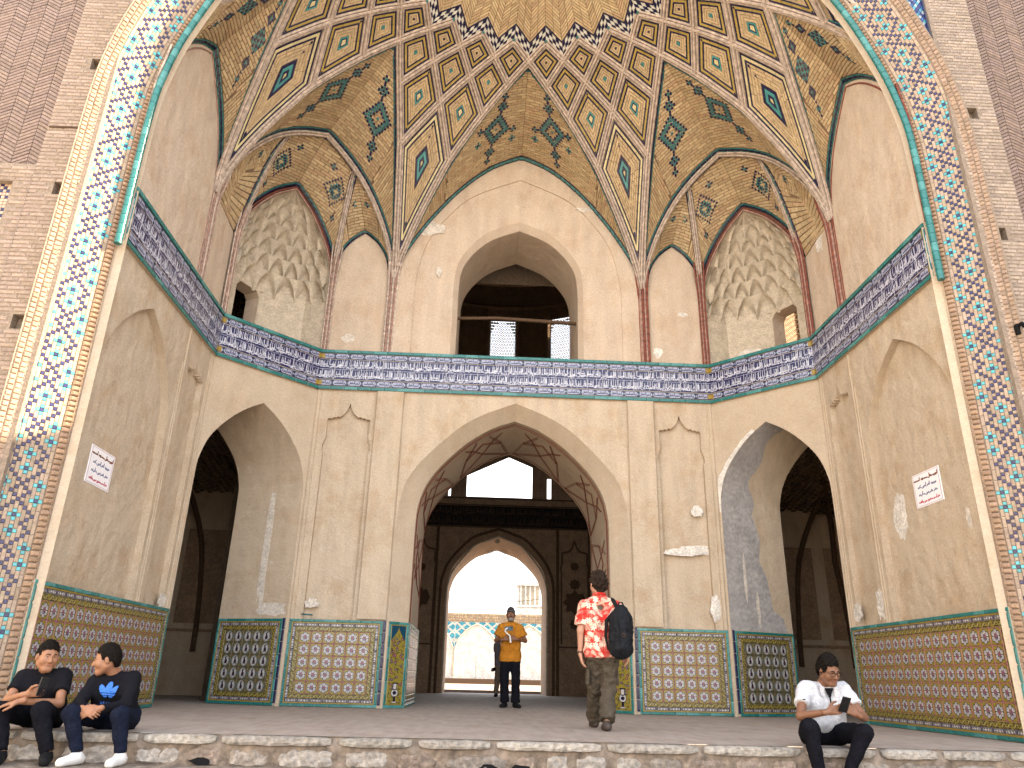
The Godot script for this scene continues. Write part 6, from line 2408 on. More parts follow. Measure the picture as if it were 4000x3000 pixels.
# ---------------------------------------------------------------- floor, steps and forecourt
func grounds() -> void:
	var g := MB.new()
	g.quad(Vector3(-300, -1.02, 300), Vector3(300, -1.02, 300), Vector3(300, -1.02, -300), Vector3(-300, -1.02, -300))
	put("ground", g, m.ground).set_meta("kind", "structure")
	var fl := MB.new()
	face(fl, Fr.new(Vector3.ZERO, Vector3.RIGHT, UP, Vector3.FORWARD), PackedVector2Array([Vector2(-9.4, -6.06), Vector2(9.4, -6.06), Vector2(9.4, 4.7), Vector2(5.5, 4.7), Vector2(5.5, 13.2), Vector2(2.0, 13.2), Vector2(2.0, 15.2), Vector2(-1.9, 15.2), Vector2(-1.9, 13.2), Vector2(-5.5, 13.2), Vector2(-5.5, 4.7), Vector2(-9.4, 4.7)]))
	put("floor", fl, m.floor).set_meta("kind", "structure")
	var th := MB.new()
	th.quad(Vector3(-14, 0.09, -15.1), Vector3(14, 0.09, -15.1), Vector3(14, 0.09, -40.3), Vector3(-14, 0.09, -40.3)); th.quad(Vector3(-14, -0.1, -15.1), Vector3(14, -0.1, -15.1), Vector3(14, 0.09, -15.1), Vector3(-14, 0.09, -15.1))
	put("court_floor", th, m.floor).set_meta("kind", "structure")
	# paving tiles of the hall: thin slabs
	var t := thing("front_step", "platform front of pale rough stones in worn mortar under a chipped kerb", "step")
	var core := MB.new()
	var n := noise(61, 1.3, 4)
	var rows := []
	for j in 5:
		var r := []
		for k in 160:
			var x := -9.4 + 18.8 * k / 159.0
			var y: float = [-0.004, -0.08, -0.13, -0.19, LEDGE][j]
			r.append(Vector3(x, y, 6.10 + 0.02 * n.get_noise_2d(x * 3, y * 9) + (0.0 if j else -0.05)))
		rows.append(r)
	core.grid(rows)
	put("mortar_face", core, m.step_mortar, t, true)
	var x := -9.3
	var i := 0
	while x < 9.2:   # the kerb of long pale stones
		var w := 0.55 + 0.5 * rng.randf()
		rough_stone(t, "kerb_stone", Vector3(x + w / 2, -0.043, 6.035), Vector3(w - 0.02 - 0.05 * rng.randf(), 0.075 + 0.015 * rng.randf(), 0.20), Color(0.56, 0.50, 0.43), 100 + i, 0.016)
		x += w + 0.012
		i += 1
	x = -9.3
	while x < 9.2:   # facing stones under it
		var w := 0.22 + 0.38 * rng.randf()
		var hh := 0.115 + 0.03 * rng.randf()
		rough_stone(t, "facing_stone", Vector3(x + w / 2, -0.185 + 0.012 * rng.randf(), 6.05), Vector3(w - 0.03, hh, 0.13), [Color(0.47, 0.40, 0.335), Color(0.44, 0.34, 0.27), Color(0.54, 0.48, 0.42)][rng.randi() % 3], 300 + i, 0.022)
		if rng.randf() < 0.22:
			var tar := MB.new()
			var pl := PackedVector2Array()
			var cx := x + w * (0.3 + 0.4 * rng.randf())
			for k in 11: pl.append(Vector2(cx, -0.215) + Vector2(cos(TAU * k / 11) * (0.05 + 0.06 * rng.randf()), sin(TAU * k / 11) * (0.02 + 0.02 * rng.randf())))
			face(tar, Fr.new(Vector3(0, 0, 6.128), Vector3.RIGHT, Vector3.BACK), pl)
			put("tar_stain", tar, m.black, t)
		x += w + 0.05 * rng.randf() + 0.02
		i += 1
	var l := thing("lower_step", "lower stone ledge in front of the platform where the boys rest their shoes", "step")
	var lb := MB.new()
	lb.box(Transform3D(Basis(), Vector3(0, (LEDGE - 1.03) / 2, 6.62)), Vector3(18.8, LEDGE + 1.03, 1.1), 0.03)
	put("ledge_slab", lb, m.step_mortar, l)
	# the wings of the forecourt, outside the picture: the right one keeps the low sun off the foot of the left pier
	for sd in [1.0, -1.0]:
		var wg := thing("court_wing", "brick wing of the forecourt standing to the %s of the porch, outside the frame" % side_word(sd), "building", Vector3(13.2 if sd > 0 else -17.0, 0, 7.9 if sd > 0 else 17.0), "wings of the forecourt")
		var wh := WING_H if sd > 0 else 9.0
		var wd := 5.0 if sd > 0 else 26.0
		var wb := MB.new()
		wb.box(Transform3D(Basis(), Vector3(0, (wh - 1.0) / 2, 0)), Vector3(7.0, wh + 1.0, wd), 0.05)
		put("brick_block", wb, m.far_plaster, wg)
		for k in (1 if sd > 0 else 4):
			var nb := MB.new()
			var nf := Fr.new(Vector3(-sd * 3.5, 0, (0.0 if sd > 0 else -9.0 + 6.0 * k)), Vector3.BACK, Vector3(-sd, 0, 0))
			var na := arch([Vector2(1.6, -1), Vector2(1.6, 2.6), Vector2(1.4, 3.6), Vector2(0.8, 4.5), Vector2(0, 5.0)])
			var pth := []
			for q in na: pth.append(nf.at(q.x, q.y, 0.02))
			nb.tube(pth, [0.11], 6, false)
			put("arch_moulding", nb, m.stucco, wg)

func rough_stone(t: Node3D, called: String, at: Vector3, s: Vector3, c: Color, sd: int, amp: float) -> void:
	var n := noise(sd, 1.0, 3)
	var b := MB.new()
	b.tinted = true
	var g := 0.8 + 0.35 * rng.randf()
	var rows := []
	var nu := 14
	# a rounded block: front and top wrapped as one sheet, ends closed
	var prof := [Vector2(-1, -0.5), Vector2(-0.2, -0.92), Vector2(0.75, -1), Vector2(1.0, -0.8), Vector2(1.06, -0.3), Vector2(1.05, 0.3), Vector2(0.97, 0.78), Vector2(0.7, 0.97), Vector2(0.0, 1.0), Vector2(-1, 1.0)]
	for j in prof.size():
		var r := []
		for k in nu + 1:
			var u := lerpf(-1.0, 1.0, k / float(nu))
			var e := 1.0 - 0.35 * pow(absf(u), 7.0)
			var p := Vector3(u * s.x / 2, prof[j].y * s.y / 2 * e, prof[j].x * s.z / 2 * (1.0 if prof[j].x < 0 else e))
			var d := n.get_noise_3d(p.x * 9, p.y * 12, p.z * 12 + sd)
			p += Vector3(0.6 * d * amp * absf(u), d * amp * 0.8 if prof[j].y < 0.9 or called == "facing_stone" else -absf(d) * amp * 0.5, d * amp * 1.1)
			r.append(at + p)
		rows.append(r)
	b.col = Color(c.r * g, c.g * g, c.b * g)
	b.grid(rows)
	var e0 := []; var e1 := []
	for r in rows: e0.append(r[0]); e1.append(r[-1])
	b.loop(e0); e1.reverse(); b.loop(e1)
	put(called, b, m.stone_tint, t, false)

# ---------------------------------------------------------------- people
class Field:
	var mn: Vector3
	var cs: float
	var n := Vector3i.ZERO
	var f := PackedFloat32Array()
	func _init(lo: Vector3, hi: Vector3, cell: float) -> void:
		cs = cell
		mn = lo - Vector3.ONE * cell * 3
		var s := (hi - lo) / cell
		n = Vector3i(int(s.x) + 7, int(s.y) + 7, int(s.z) + 7)
		f.resize(n.x * n.y * n.z)
		f.fill(1.0)
	# a tapered capsule; flat: its far end is cut square
	func cap(a: Vector3, b: Vector3, ra: float, rb: float, k := 0.03, flat := false) -> void:
		var m := maxf(ra, rb) + k + cs * 2
		var lo := (a.min(b) - Vector3.ONE * m - mn) / cs
		var hi := (a.max(b) + Vector3.ONE * m - mn) / cs
		var ab := b - a
		var l2 := maxf(ab.length_squared(), 1e-9)
		var dir := ab.normalized()
		for z in range(maxi(0, int(lo.z)), mini(n.z, int(hi.z) + 2)):
			for y in range(maxi(0, int(lo.y)), mini(n.y, int(hi.y) + 2)):
				var i := (z * n.y + y) * n.x
				for x in range(maxi(0, int(lo.x)), mini(n.x, int(hi.x) + 2)):
					var p := mn + Vector3(x, y, z) * cs - a
					var t := clampf(p.dot(ab) / l2, 0.0, 1.0)
					var d := (p - ab * t).length() - lerpf(ra, rb, t)
					if flat: d = maxf(d, (p - ab).dot(dir))
					var e := f[i + x]
					var h := maxf(k - absf(d - e), 0.0) / k
					f[i + x] = minf(d, e) - h * h * k * 0.25
	func ell(x: Transform3D, r: Vector3, k := 0.02) -> void:
		var m := maxf(r.x, maxf(r.y, r.z)) + k + cs * 2
		var lo := (x.origin - Vector3.ONE * m - mn) / cs
		var hi := (x.origin + Vector3.ONE * m - mn) / cs
		var inv := x.affine_inverse()
		var s := minf(r.x, minf(r.y, r.z))
		for zz in range(maxi(0, int(lo.z)), mini(n.z, int(hi.z) + 2)):
			for y in range(maxi(0, int(lo.y)), mini(n.y, int(hi.y) + 2)):
				var i := (zz * n.y + y) * n.x
				for xx in range(maxi(0, int(lo.x)), mini(n.x, int(hi.x) + 2)):
					var p := inv * (mn + Vector3(xx, y, zz) * cs)
					var q := p / r
					var l := q.length()
					var d := l * (l - 1.0) / maxf((q / r).length(), 1e-5) if l > 1e-4 else -s
					var e := f[i + xx]
					var h := maxf(k - absf(d - e), 0.0) / k
					f[i + xx] = minf(d, e) - h * h * k * 0.25
	func cut(nrm: Vector3, at: Vector3) -> void:
		for z in n.z:
			for y in n.y:
				var i := (z * n.y + y) * n.x
				var b := (mn + Vector3(0, y, z) * cs - at).dot(nrm)
				for x in n.x: f[i + x] = maxf(f[i + x], b + x * cs * nrm.x)
	# take the face and the neck out of a head of hair
	func carve(h: Transform3D, front: float, ns: FastNoiseLite) -> void:
		var inv := h.affine_inverse()
		for z in n.z:
			for y in n.y:
				var i := (z * n.y + y) * n.x
				for x in n.x:
					if f[i + x] > 0.03: continue
					var w := mn + Vector3(x, y, z) * cs
					var q := inv * w
					var g := ns.get_noise_3dv(w) * 0.014
					var temple := 0.040 - 0.022 * smoothstep(0.0, -0.05, q.y)
					var face := minf(q.z - temple + g, 0.068 + front - 0.25 * absf(q.x) - q.y + g)
					var nape := minf(q.z + 0.052 - 0.25 * (q.y + 0.03) + g * 0.5, -0.026 - q.y)
					var low := -0.085 - q.y
					f[i + x] = maxf(maxf(f[i + x], face), maxf(nape, low))
	func val(p: Vector3) -> float:
		var q := ((p - mn) / cs).clamp(Vector3.ZERO, Vector3(n.x - 2, n.y - 2, n.z - 2))
		var i := Vector3i(q)
		return f[(i.z * n.y + i.y) * n.x + i.x]
	func into(b: MB, fold: FastNoiseLite = null, amp := 0.0) -> void:
		var id := PackedInt32Array()
		id.resize(f.size())
		id.fill(-1)
		var sx := 1
		var sy := n.x
		var sz := n.x * n.y
		var offs := [0, sx, sy, sx + sy, sz, sx + sz, sy + sz, sx + sy + sz]
		var lim := cs * 3.5
		for z in n.z - 1:
			for y in n.y - 1:
				var row := (z * n.y + y) * n.x
				for x in n.x - 1:
					var i := row + x
					var v0 := f[i]
					if v0 > lim or v0 < -lim: continue
					var v := [v0, f[i + 1], f[i + sy], f[i + 1 + sy], f[i + sz], f[i + 1 + sz], f[i + sy + sz], f[i + 1 + sy + sz]]
					var neg := 0
					for k in 8: if v[k] < 0: neg += 1
					if neg == 0 or neg == 8: continue
					var s := Vector3.ZERO
					var c := 0
					for e in [[0, 1], [2, 3], [4, 5], [6, 7], [0, 2], [1, 3], [4, 6], [5, 7], [0, 4], [1, 5], [2, 6], [3, 7]]:
						var a: float = v[e[0]]; var d: float = v[e[1]]
						if (a < 0) != (d < 0):
							var t := a / (a - d)
							var p0 := Vector3(e[0] & 1, (e[0] >> 1) & 1, e[0] >> 2)
							var p1 := Vector3(e[1] & 1, (e[1] >> 1) & 1, e[1] >> 2)
							s += p0.lerp(p1, t)
							c += 1
					var p := mn + (Vector3(x, y, z) + s / c) * cs
					if fold:
						var g := Vector3(v[1] - v[0], v[2] - v[0], v[4] - v[0]).normalized()
						p += g * fold.get_noise_3dv(p) * amp
					id[i] = b.p(p)
		for z in range(1, n.z - 1):
			for y in range(1, n.y - 1):
				var row := (z * n.y + y) * n.x
				for x in range(1, n.x - 1):
					var i := row + x
					var a := f[i]
					if a > lim or a < -lim: continue
					for w in 3:
						var st: int = [sx, sy, sz][w]
						var d := f[i + st]
						if (a < 0) == (d < 0): continue
						var o1: int = [sy, sz, sx][w]
						var o2: int = [sz, sx, sy][w]
						var q0 := id[i - o1 - o2]; var q1 := id[i - o2]; var q2 := id[i]; var q3 := id[i - o1]
						if q0 < 0 or q1 < 0 or q2 < 0 or q3 < 0: continue
						if a < 0: b.tri(q0, q1, q2); b.tri(q0, q2, q3)
						else: b.tri(q0, q2, q1); b.tri(q0, q3, q2)

func bounds(ps: Array, pad: float) -> AABB:
	var a := AABB(ps[0], Vector3.ZERO)
	for p in ps: a = a.expand(p)
	return a.grow(pad)

# a hand: wrist, pointing direction, palm side, thumb side
func hand(b: MB, wrist: Vector3, dir: Vector3, palm: Vector3, thumb: Vector3, curl: float, fan := 0.0) -> void:
	dir = dir.normalized()
	palm = (palm - dir * palm.dot(dir)).normalized()
	var side := dir.cross(palm)
	if side.dot(thumb) < 0: side = -side
	var f := Field.new(wrist - Vector3.ONE * 0.19, wrist + Vector3.ONE * 0.19, 0.0055)
	f.cap(wrist - dir * 0.03, wrist + dir * 0.02, 0.026, 0.024, 0.02)
	for k in 4:
		var o := side * (0.030 - 0.0195 * k)
		var kn := wrist + dir * (0.092 - 0.004 * absf(k - 1.3)) + o
		f.cap(wrist + dir * 0.02 + o * 0.6, kn, 0.015, 0.0115, 0.012)
		var ln: float = [0.072, 0.080, 0.074, 0.058][k]
		var d := (dir + side * (1.5 - k) * (0.05 + fan)).normalized()
		var p := kn
		for j in 3:
			var ang: float = curl * [0.8, 1.1, 0.7][j]
			var axis := d.cross(palm).normalized()
			d = d.rotated(axis, ang)
			var e: Vector3 = p + d * ln * [0.45, 0.31, 0.24][j]
			f.cap(p, e, 0.0098 - 0.001 * j, 0.009 - 0.001 * j, 0.004)
			p = e
	var t0 := wrist + dir * 0.028 + side * 0.022
	var t1 := t0 + (dir * 0.55 + side * 0.62 + palm * 0.35).normalized() * 0.044
	var t2 := t1 + (dir * 0.85 + side * 0.25 + palm * (0.2 + curl * 0.4)).normalized() * 0.034
	var t3 := t2 + (dir * 0.9 - side * 0.05 + palm * (0.2 + curl * 0.5)).normalized() * 0.026
	f.cap(t0, t1, 0.018, 0.013, 0.012); f.cap(t1, t2, 0.0115, 0.0105, 0.004); f.cap(t2, t3, 0.0105, 0.0085, 0.004)
	f.into(b)

func head_at(c: Vector3, fwd: Vector3, up: Vector3) -> Transform3D:
	var z := fwd.normalized()
	var y := (up - z * up.dot(z)).normalized()
	return Transform3D(Basis(y.cross(z), y, z), c)

func head(b: MB, h: Transform3D, neck: Vector3, wide := 1.0, nose := 1.0) -> void:
	var f := Field.new(h.origin - Vector3.ONE * 0.17 + Vector3(0, -0.04, 0), h.origin + Vector3.ONE * 0.16, 0.0065)
	f.ell(h * Transform3D(Basis(), Vector3(0, 0.025, -0.014)), Vector3(0.076 * wide, 0.096, 0.096), 0.02)
	f.ell(h * Transform3D(Basis(), Vector3(0, -0.035, 0.020)), Vector3(0.064 * wide, 0.082, 0.072), 0.03)
	f.cap(h * Vector3(-0.014, -0.102, 0.066), h * Vector3(0.014, -0.102, 0.066), 0.024, 0.024, 0.03)
	for s in [-1.0, 1.0]:
		f.cap(h * Vector3(s * 0.054 * wide, -0.06, 0.0), h * Vector3(s * 0.014, -0.102, 0.062), 0.024, 0.022, 0.03)
		f.cap(h * Vector3(s * 0.040, -0.028, 0.064), h * Vector3(s * 0.044, -0.036, 0.060), 0.026, 0.026, 0.03)
		f.ell(h * Transform3D(Basis.from_euler(Vector3(0, s * 0.4, 0)), Vector3(s * 0.080 * wide, -0.012, -0.008)), Vector3(0.012, 0.033, 0.022), 0.008)
		f.cap(h * Vector3(s * 0.016, 0.022, 0.086), h * Vector3(s * 0.046, 0.020, 0.072), 0.011, 0.010, 0.014)
	f.cap(h * Vector3(0, 0.008, 0.086), h * Vector3(0, -0.032, 0.086 + 0.024 * nose), 0.010, 0.0145, 0.012)
	f.cap(h * Vector3(-0.014, -0.036, 0.092), h * Vector3(0.014, -0.036, 0.092), 0.010, 0.010, 0.010)
	f.cap(h * Vector3(-0.018, -0.064, 0.082), h * Vector3(0.018, -0.064, 0.082), 0.010, 0.010, 0.014)
	f.cap(h * Vector3(0, -0.05, -0.018), neck, 0.053, 0.056, 0.03)
	f.into(b)

func face_parts(o: Node3D, h: Transform3D, hair: String, smile := 0.0, lid := 1.0) -> void:
	for s in [-1.0, 1.0]:
		var e := MB.new()
		e.blob(h * Transform3D(Basis(), Vector3(s * 0.031, 0.004, 0.080)), Vector3(0.0135, 0.0065 * lid, 0.008), 6)
		var eo := put("eye", e, m.eye_white, o, true)
		var i := MB.new()
		i.blob(h * Transform3D(Basis(), Vector3(s * 0.031, 0.004, 0.0855)), Vector3(0.0062, 0.0062 * lid, 0.004), 6)
		put("iris", i, m.hair, eo, true)
		var w := MB.new()
		w.tube([h * Vector3(s * 0.012, 0.022, 0.094), h * Vector3(s * 0.03, 0.029, 0.090), h * Vector3(s * 0.05, 0.022, 0.076)], [0.0042, 0.005, 0.003], 6)
		put("eyebrow", w, m[hair], o, true)
	var l := MB.new()
	l.tube([h * Vector3(-0.026, -0.065 + 0.007 * smile, 0.084), h * Vector3(-0.01, -0.066, 0.0925), h * Vector3(0.01, -0.066, 0.0925), h * Vector3(0.026, -0.065 + 0.007 * smile, 0.084)], [0.003, 0.0055, 0.0055, 0.003], 6)
	put("mouth", l, m.lip, o, true)

func hair_cap(o: Node3D, h: Transform3D, key: String, thick: float, front: float, wild := 0.006, freq := 40.0, called := "hair") -> void:
	var f := Field.new(h.origin - Vector3.ONE * 0.19, h.origin + Vector3.ONE * 0.20, 0.008)
	f.ell(h * Transform3D(Basis(), Vector3(0, 0.036, -0.020)), Vector3(0.079 + thick * 0.45, 0.094 + thick, 0.094 + thick * 0.6), 0.02)
	f.ell(h * Transform3D(Basis(), Vector3(0, -0.01, -0.05)), Vector3(0.072 + thick * 0.5, 0.075 + thick, 0.065 + thick * 0.6), 0.03)
	f.carve(h, front, noise(93, 30.0, 2))
	var b := MB.new()
	f.into(b, noise(91, freq, 3), wild)
	put(called, b, m[key], o, true)

# the trunk, from hips to shoulders
func trunk(f: Field, j: Dictionary, grow := 0.0, belly := 0.0) -> void:
	var hip: Vector3 = (j.hipR + j.hipL) / 2
	var sh: Vector3 = (j.shR + j.shL) / 2
	var ax: Vector3 = (j.shR - j.shL).normalized()
	var hx: Vector3 = (j.hipR - j.hipL).normalized()
	var fw: Vector3 = j.fwd
	var chest := hip.lerp(sh, 0.72) + fw * 0.01
	var waist := hip.lerp(sh, 0.32) + fw * (0.015 + belly)
	var w: float = j.get("wide", 1.0)
	for s in [-1.0, 1.0]:
		f.cap(hip + hx * s * 0.075 * w, waist + hx.lerp(ax, 0.4) * s * 0.068 * w, 0.100 + grow, 0.094 + grow, 0.05)
		f.cap(waist + hx.lerp(ax, 0.4) * s * 0.068 * w, chest + ax * s * 0.082 * w, 0.094 + grow, 0.100 + grow, 0.05)
		var so: Vector3 = j.shR if s > 0 else j.shL
		f.cap(chest + ax * s * 0.075 * w, so.lerp(sh, 0.22) - UP * 0.02, 0.098 + grow, 0.062 + grow, 0.05)
		f.cap(so.lerp(sh, 0.15), j.neck - UP * 0.015, 0.056 + grow, 0.050 + grow * 0.6, 0.045)

func person(label: String, j: Dictionary, o: Dictionary) -> Node3D:
	var t := thing("person", label, "person")
	var pts := []
	for k in ["shR", "shL", "elR", "elL", "wrR", "wrL", "hipR", "hipL", "knR", "knL", "anR", "anL", "neck", "toeR", "toeL"]: pts.append(j[k])
	var bb := bounds(pts, 0.16)
	var skin: String = o.skin
	# the body
	var b := MB.new()
	var f := Field.new(bb.position, bb.end, 0.0125)
	trunk(f, j, -0.032)
	for s in ["R", "L"]:
		f.cap(j["sh" + s], j["el" + s], 0.047, 0.038, 0.03); f.cap(j["el" + s], j["wr" + s], 0.038, 0.026, 0.02)
		f.cap(j["hip" + s], j["kn" + s], 0.078, 0.052, 0.03); f.cap(j["kn" + s], j["an" + s], 0.050, 0.034, 0.03)
	f.cap(j.neck - UP * 0.03, j.neck + UP * 0.03, 0.055, 0.053, 0.03)
	f.into(b)
	var h := head_at(j.head, j.face, j.get("tilt", UP))
	head(b, h, j.neck, o.get("face_wide", 1.0), o.get("nose", 1.0))
	for s in ["R", "L"]:
		if j.has("hand" + s):
			var q: Array = j["hand" + s]
			hand(b, j["wr" + s], q[0], q[1], q[2], q[3], q[4] if q.size() > 4 else 0.0)
	put("body", b, m[skin], t, true)
	if not o.get("faceless", false): face_parts(t, h, o.hair, o.get("smile", 0.0), o.get("lid", 1.0))
	hair_cap(t, h, o.hair, o.get("hair_thick", 0.012), o.get("hairline", 0.0), o.get("hair_wild", 0.006), o.get("hair_freq", 40.0))
	# shirt
	var folds := noise(101 + pts.size() + int(absf(j.neck.x) * 10), 9.0, 3)
	var sb := MB.new()
	var g := Field.new(bb.position, bb.end, 0.0125)
	trunk(g, j, 0.012, o.get("belly", 0.0))
	var sl: float = o.get("sleeve", 0.5)
	for s in ["R", "L"]:
		var r0: float = 0.064
		if sl <= 1.0:
			var e: Vector3 = j["sh" + s].lerp(j["el" + s], sl)
			g.cap(j["sh" + s], e, r0, o.get("cuff", 0.064), 0.035, true)
		else:
			g.cap(j["sh" + s], j["el" + s], r0, 0.054, 0.035); g.cap(j["el" + s], j["el" + s].lerp(j["wr" + s], 0.92), 0.054, 0.040, 0.03, true)
	if o.has("hem"):
		g.cap(j.hipR, j.hipR - UP * 0.12, 0.108, 0.112, 0.04); g.cap(j.hipL, j.hipL - UP * 0.12, 0.108, 0.112, 0.04); g.cap((j.hipL + j.hipR) / 2, (j.hipL + j.hipR) / 2 - UP * 0.12, 0.108, 0.112, 0.04)
		g.cut(o.get("hem_n", Vector3.DOWN), o.hem)
	g.into(sb, folds, o.get("fold", 0.010))
	var shirt := put("shirt", sb, m[o.shirt], t, true)
	# trousers
	var tb := MB.new()
	var p := Field.new(bb.position, bb.end, 0.0125)
	var hx: Vector3 = (j.hipR - j.hipL) * 0.5
	var hc: Vector3 = (j.hipR + j.hipL) * 0.5
	p.cap(hc + hx * 0.75 + UP * 0.05, hc - hx * 0.75 + UP * 0.05, 0.103, 0.103, 0.05)
	p.cap(hc + hx * 0.8 - UP * 0.02, hc - hx * 0.8 - UP * 0.02, 0.102, 0.102, 0.05)
	for s in ["R", "L"]:
		p.cap(j["hip" + s], j["kn" + s], o.get("thigh", 0.094), o.get("knee", 0.066), 0.05)
		p.cap(j["kn" + s], j["kn" + s].lerp(j["an" + s], 0.98), o.get("knee", 0.066), o.get("leg_end", 0.050), 0.03, true)
	if o.has("hem"): p.cut(UP, o.hem + UP * 0.02)
	p.into(tb, noise(111 + int(absf(j.neck.z) * 10), 10.0, 3), o.get("leg_fold", 0.012))
	put("trousers", tb, m[o.trousers], t, true)
	for s in ["R", "L"]:
		var kb := MB.new()
		var an: Vector3 = j["an" + s]
		var to: Vector3 = j["toe" + s]
		var sole: float = o.get("sole" + s, o.get("sole", minf(an.y - 0.08, to.y - 0.035)))
		var d := Vector3(to.x - an.x, 0, to.z - an.z).normalized()
		var q := Field.new(an.min(to) - Vector3.ONE * 0.13, an.max(to) + Vector3.ONE * 0.13, 0.010)
		q.cap(an - d * 0.045 + Vector3(0, sole + 0.045 - an.y, 0), an + d * 0.02 + Vector3(0, sole + 0.05 - an.y, 0), 0.042, 0.044, 0.03)
		q.cap(an + Vector3(0, sole + 0.05 - an.y, 0), an + d * 0.155 + Vector3(0, sole + 0.030 - an.y, 0), 0.045, 0.040, 0.03)
		q.cap(an, an + Vector3(0, sole + 0.06 - an.y, 0), 0.042, 0.045, 0.02)
		q.cut(Vector3.DOWN, Vector3(0, sole + 0.004, 0))
		q.cut(UP, Vector3(0, maxf(an.y, sole + 0.09) + 0.01, 0))
		q.into(kb)
		put("shoe", kb, m[o.shoes], t, true)
	t.set_meta("_", 0)
	t.remove_meta("_")
	shirt_fields[t] = g
	return t

var shirt_fields := {}

# a printed shape laid on the front of a shirt
func on_shirt(t: Node3D, called: String, key: String, c: Vector3, right: Vector3, up: Vector3, half: Vector2, inside: Callable, cells := 36) -> void:
	var g: Field = shirt_fields[t]
	var n := up.cross(right).normalized()
	if n.z < 0: n = -n
	var b := MB.new()
	var hit := func(u: float, v: float) -> Vector3:
		var p := c + right * u * half.x + up * v * half.y + n * 0.2
		for k in 70:
			if g.val(p) < 0.004: break
			p -= n * 0.006
		return p + n * 0.012
	var grid := {}
	for jj in cells + 1:
		for i in cells + 1: grid[Vector2i(i, jj)] = hit.call(2.0 * i / cells - 1, 2.0 * jj / cells - 1)
	# smooth the lift so that the print does not show the steps of the grid
	for it in 4:
		var next := {}
		for q in grid:
			var s: Vector3 = grid[q]
			var w := 1.0
			for d in [Vector2i(1, 0), Vector2i(-1, 0), Vector2i(0, 1), Vector2i(0, -1)]:
				if grid.has(q + d): s += grid[q + d]; w += 1
			next[q] = grid[q] + n * ((s / w) - grid[q]).dot(n)
		grid = next
	for jj in cells:
		for i in cells:
			if inside.call(2.0 * (i + 0.5) / cells - 1, 2.0 * (jj + 0.5) / cells - 1):
				b.quad(grid[Vector2i(i, jj)], grid[Vector2i(i + 1, jj)], grid[Vector2i(i + 1, jj + 1)], grid[Vector2i(i, jj + 1)])
	put(called, b, m[key], t)

func held_phone(called: String, label: String, c: Vector3, up: Vector3, n: Vector3, key: String) -> Node3D:
	var o := thing(called, label, "phone")
	var z := n.normalized()
	var y := (up - z * up.dot(z)).normalized()
	var x := Transform3D(Basis(y.cross(z), y, z), c)
	var b := MB.new()
	b.box(x, Vector3(0.074, 0.152, 0.009), 0.004)
	put("phone_body", b, m[key], o)
	var l := MB.new()
	l.box(x * Transform3D(Basis(), Vector3(-0.018, 0.05, 0.006)), Vector3(0.028, 0.034, 0.003), 0.001)
	put("camera_block", l, m.black_gloss, o)
	return o

func shirt_print() -> void:
	var p := Pen.new(384, 384, Color("c0261c"))
	var r := RandomNumberGenerator.new()
	r.seed = 5
	for k in 46:
		var q := Vector2(r.randf() * 384, r.randf() * 384)
		var a := r.randf() * TAU
		var c := Color("eadcc4")
		if k % 3 == 0:
			for i in 6:
				var t := a + TAU * i / 6.0
				for w in [-384, 0, 384]:
					for z in [-384, 0, 384]:
						if Rect2(-50, -50, 484, 484).has_point(q + Vector2(w, z)): p.oval(q.x + w + cos(t) * 17, q.y + z + sin(t) * 17, 15, 7.5, c, t)
			p.dot(q.x, q.y, 5, Color("c0261c"))
		else:
			var d := Vector2(cos(a), sin(a))
			for i in 7:
				var s := q + d * (i * 9.0 - 27.0)
				for sg in [-1.0, 1.0]:
					var t: float = a + sg * 0.9
					for w in [-384, 0, 384]:
						for z in [-384, 0, 384]:
							var e := s + Vector2(w, z)
							if Rect2(-40, -40, 464, 464).has_point(e): p.line(e, e + Vector2(cos(t), sin(t)) * (22.0 - absf(i - 3) * 3.5), 2.6, c)
	var s := mat("cloth_flowers", Color(0.95, 0.95, 0.95), 0.9, tex(p.img), 2.3)
	s.texture_filter = BaseMaterial3D.TEXTURE_FILTER_LINEAR

func V(x: float, y: float, z: float) -> Vector3: return Vector3(x, y, z)

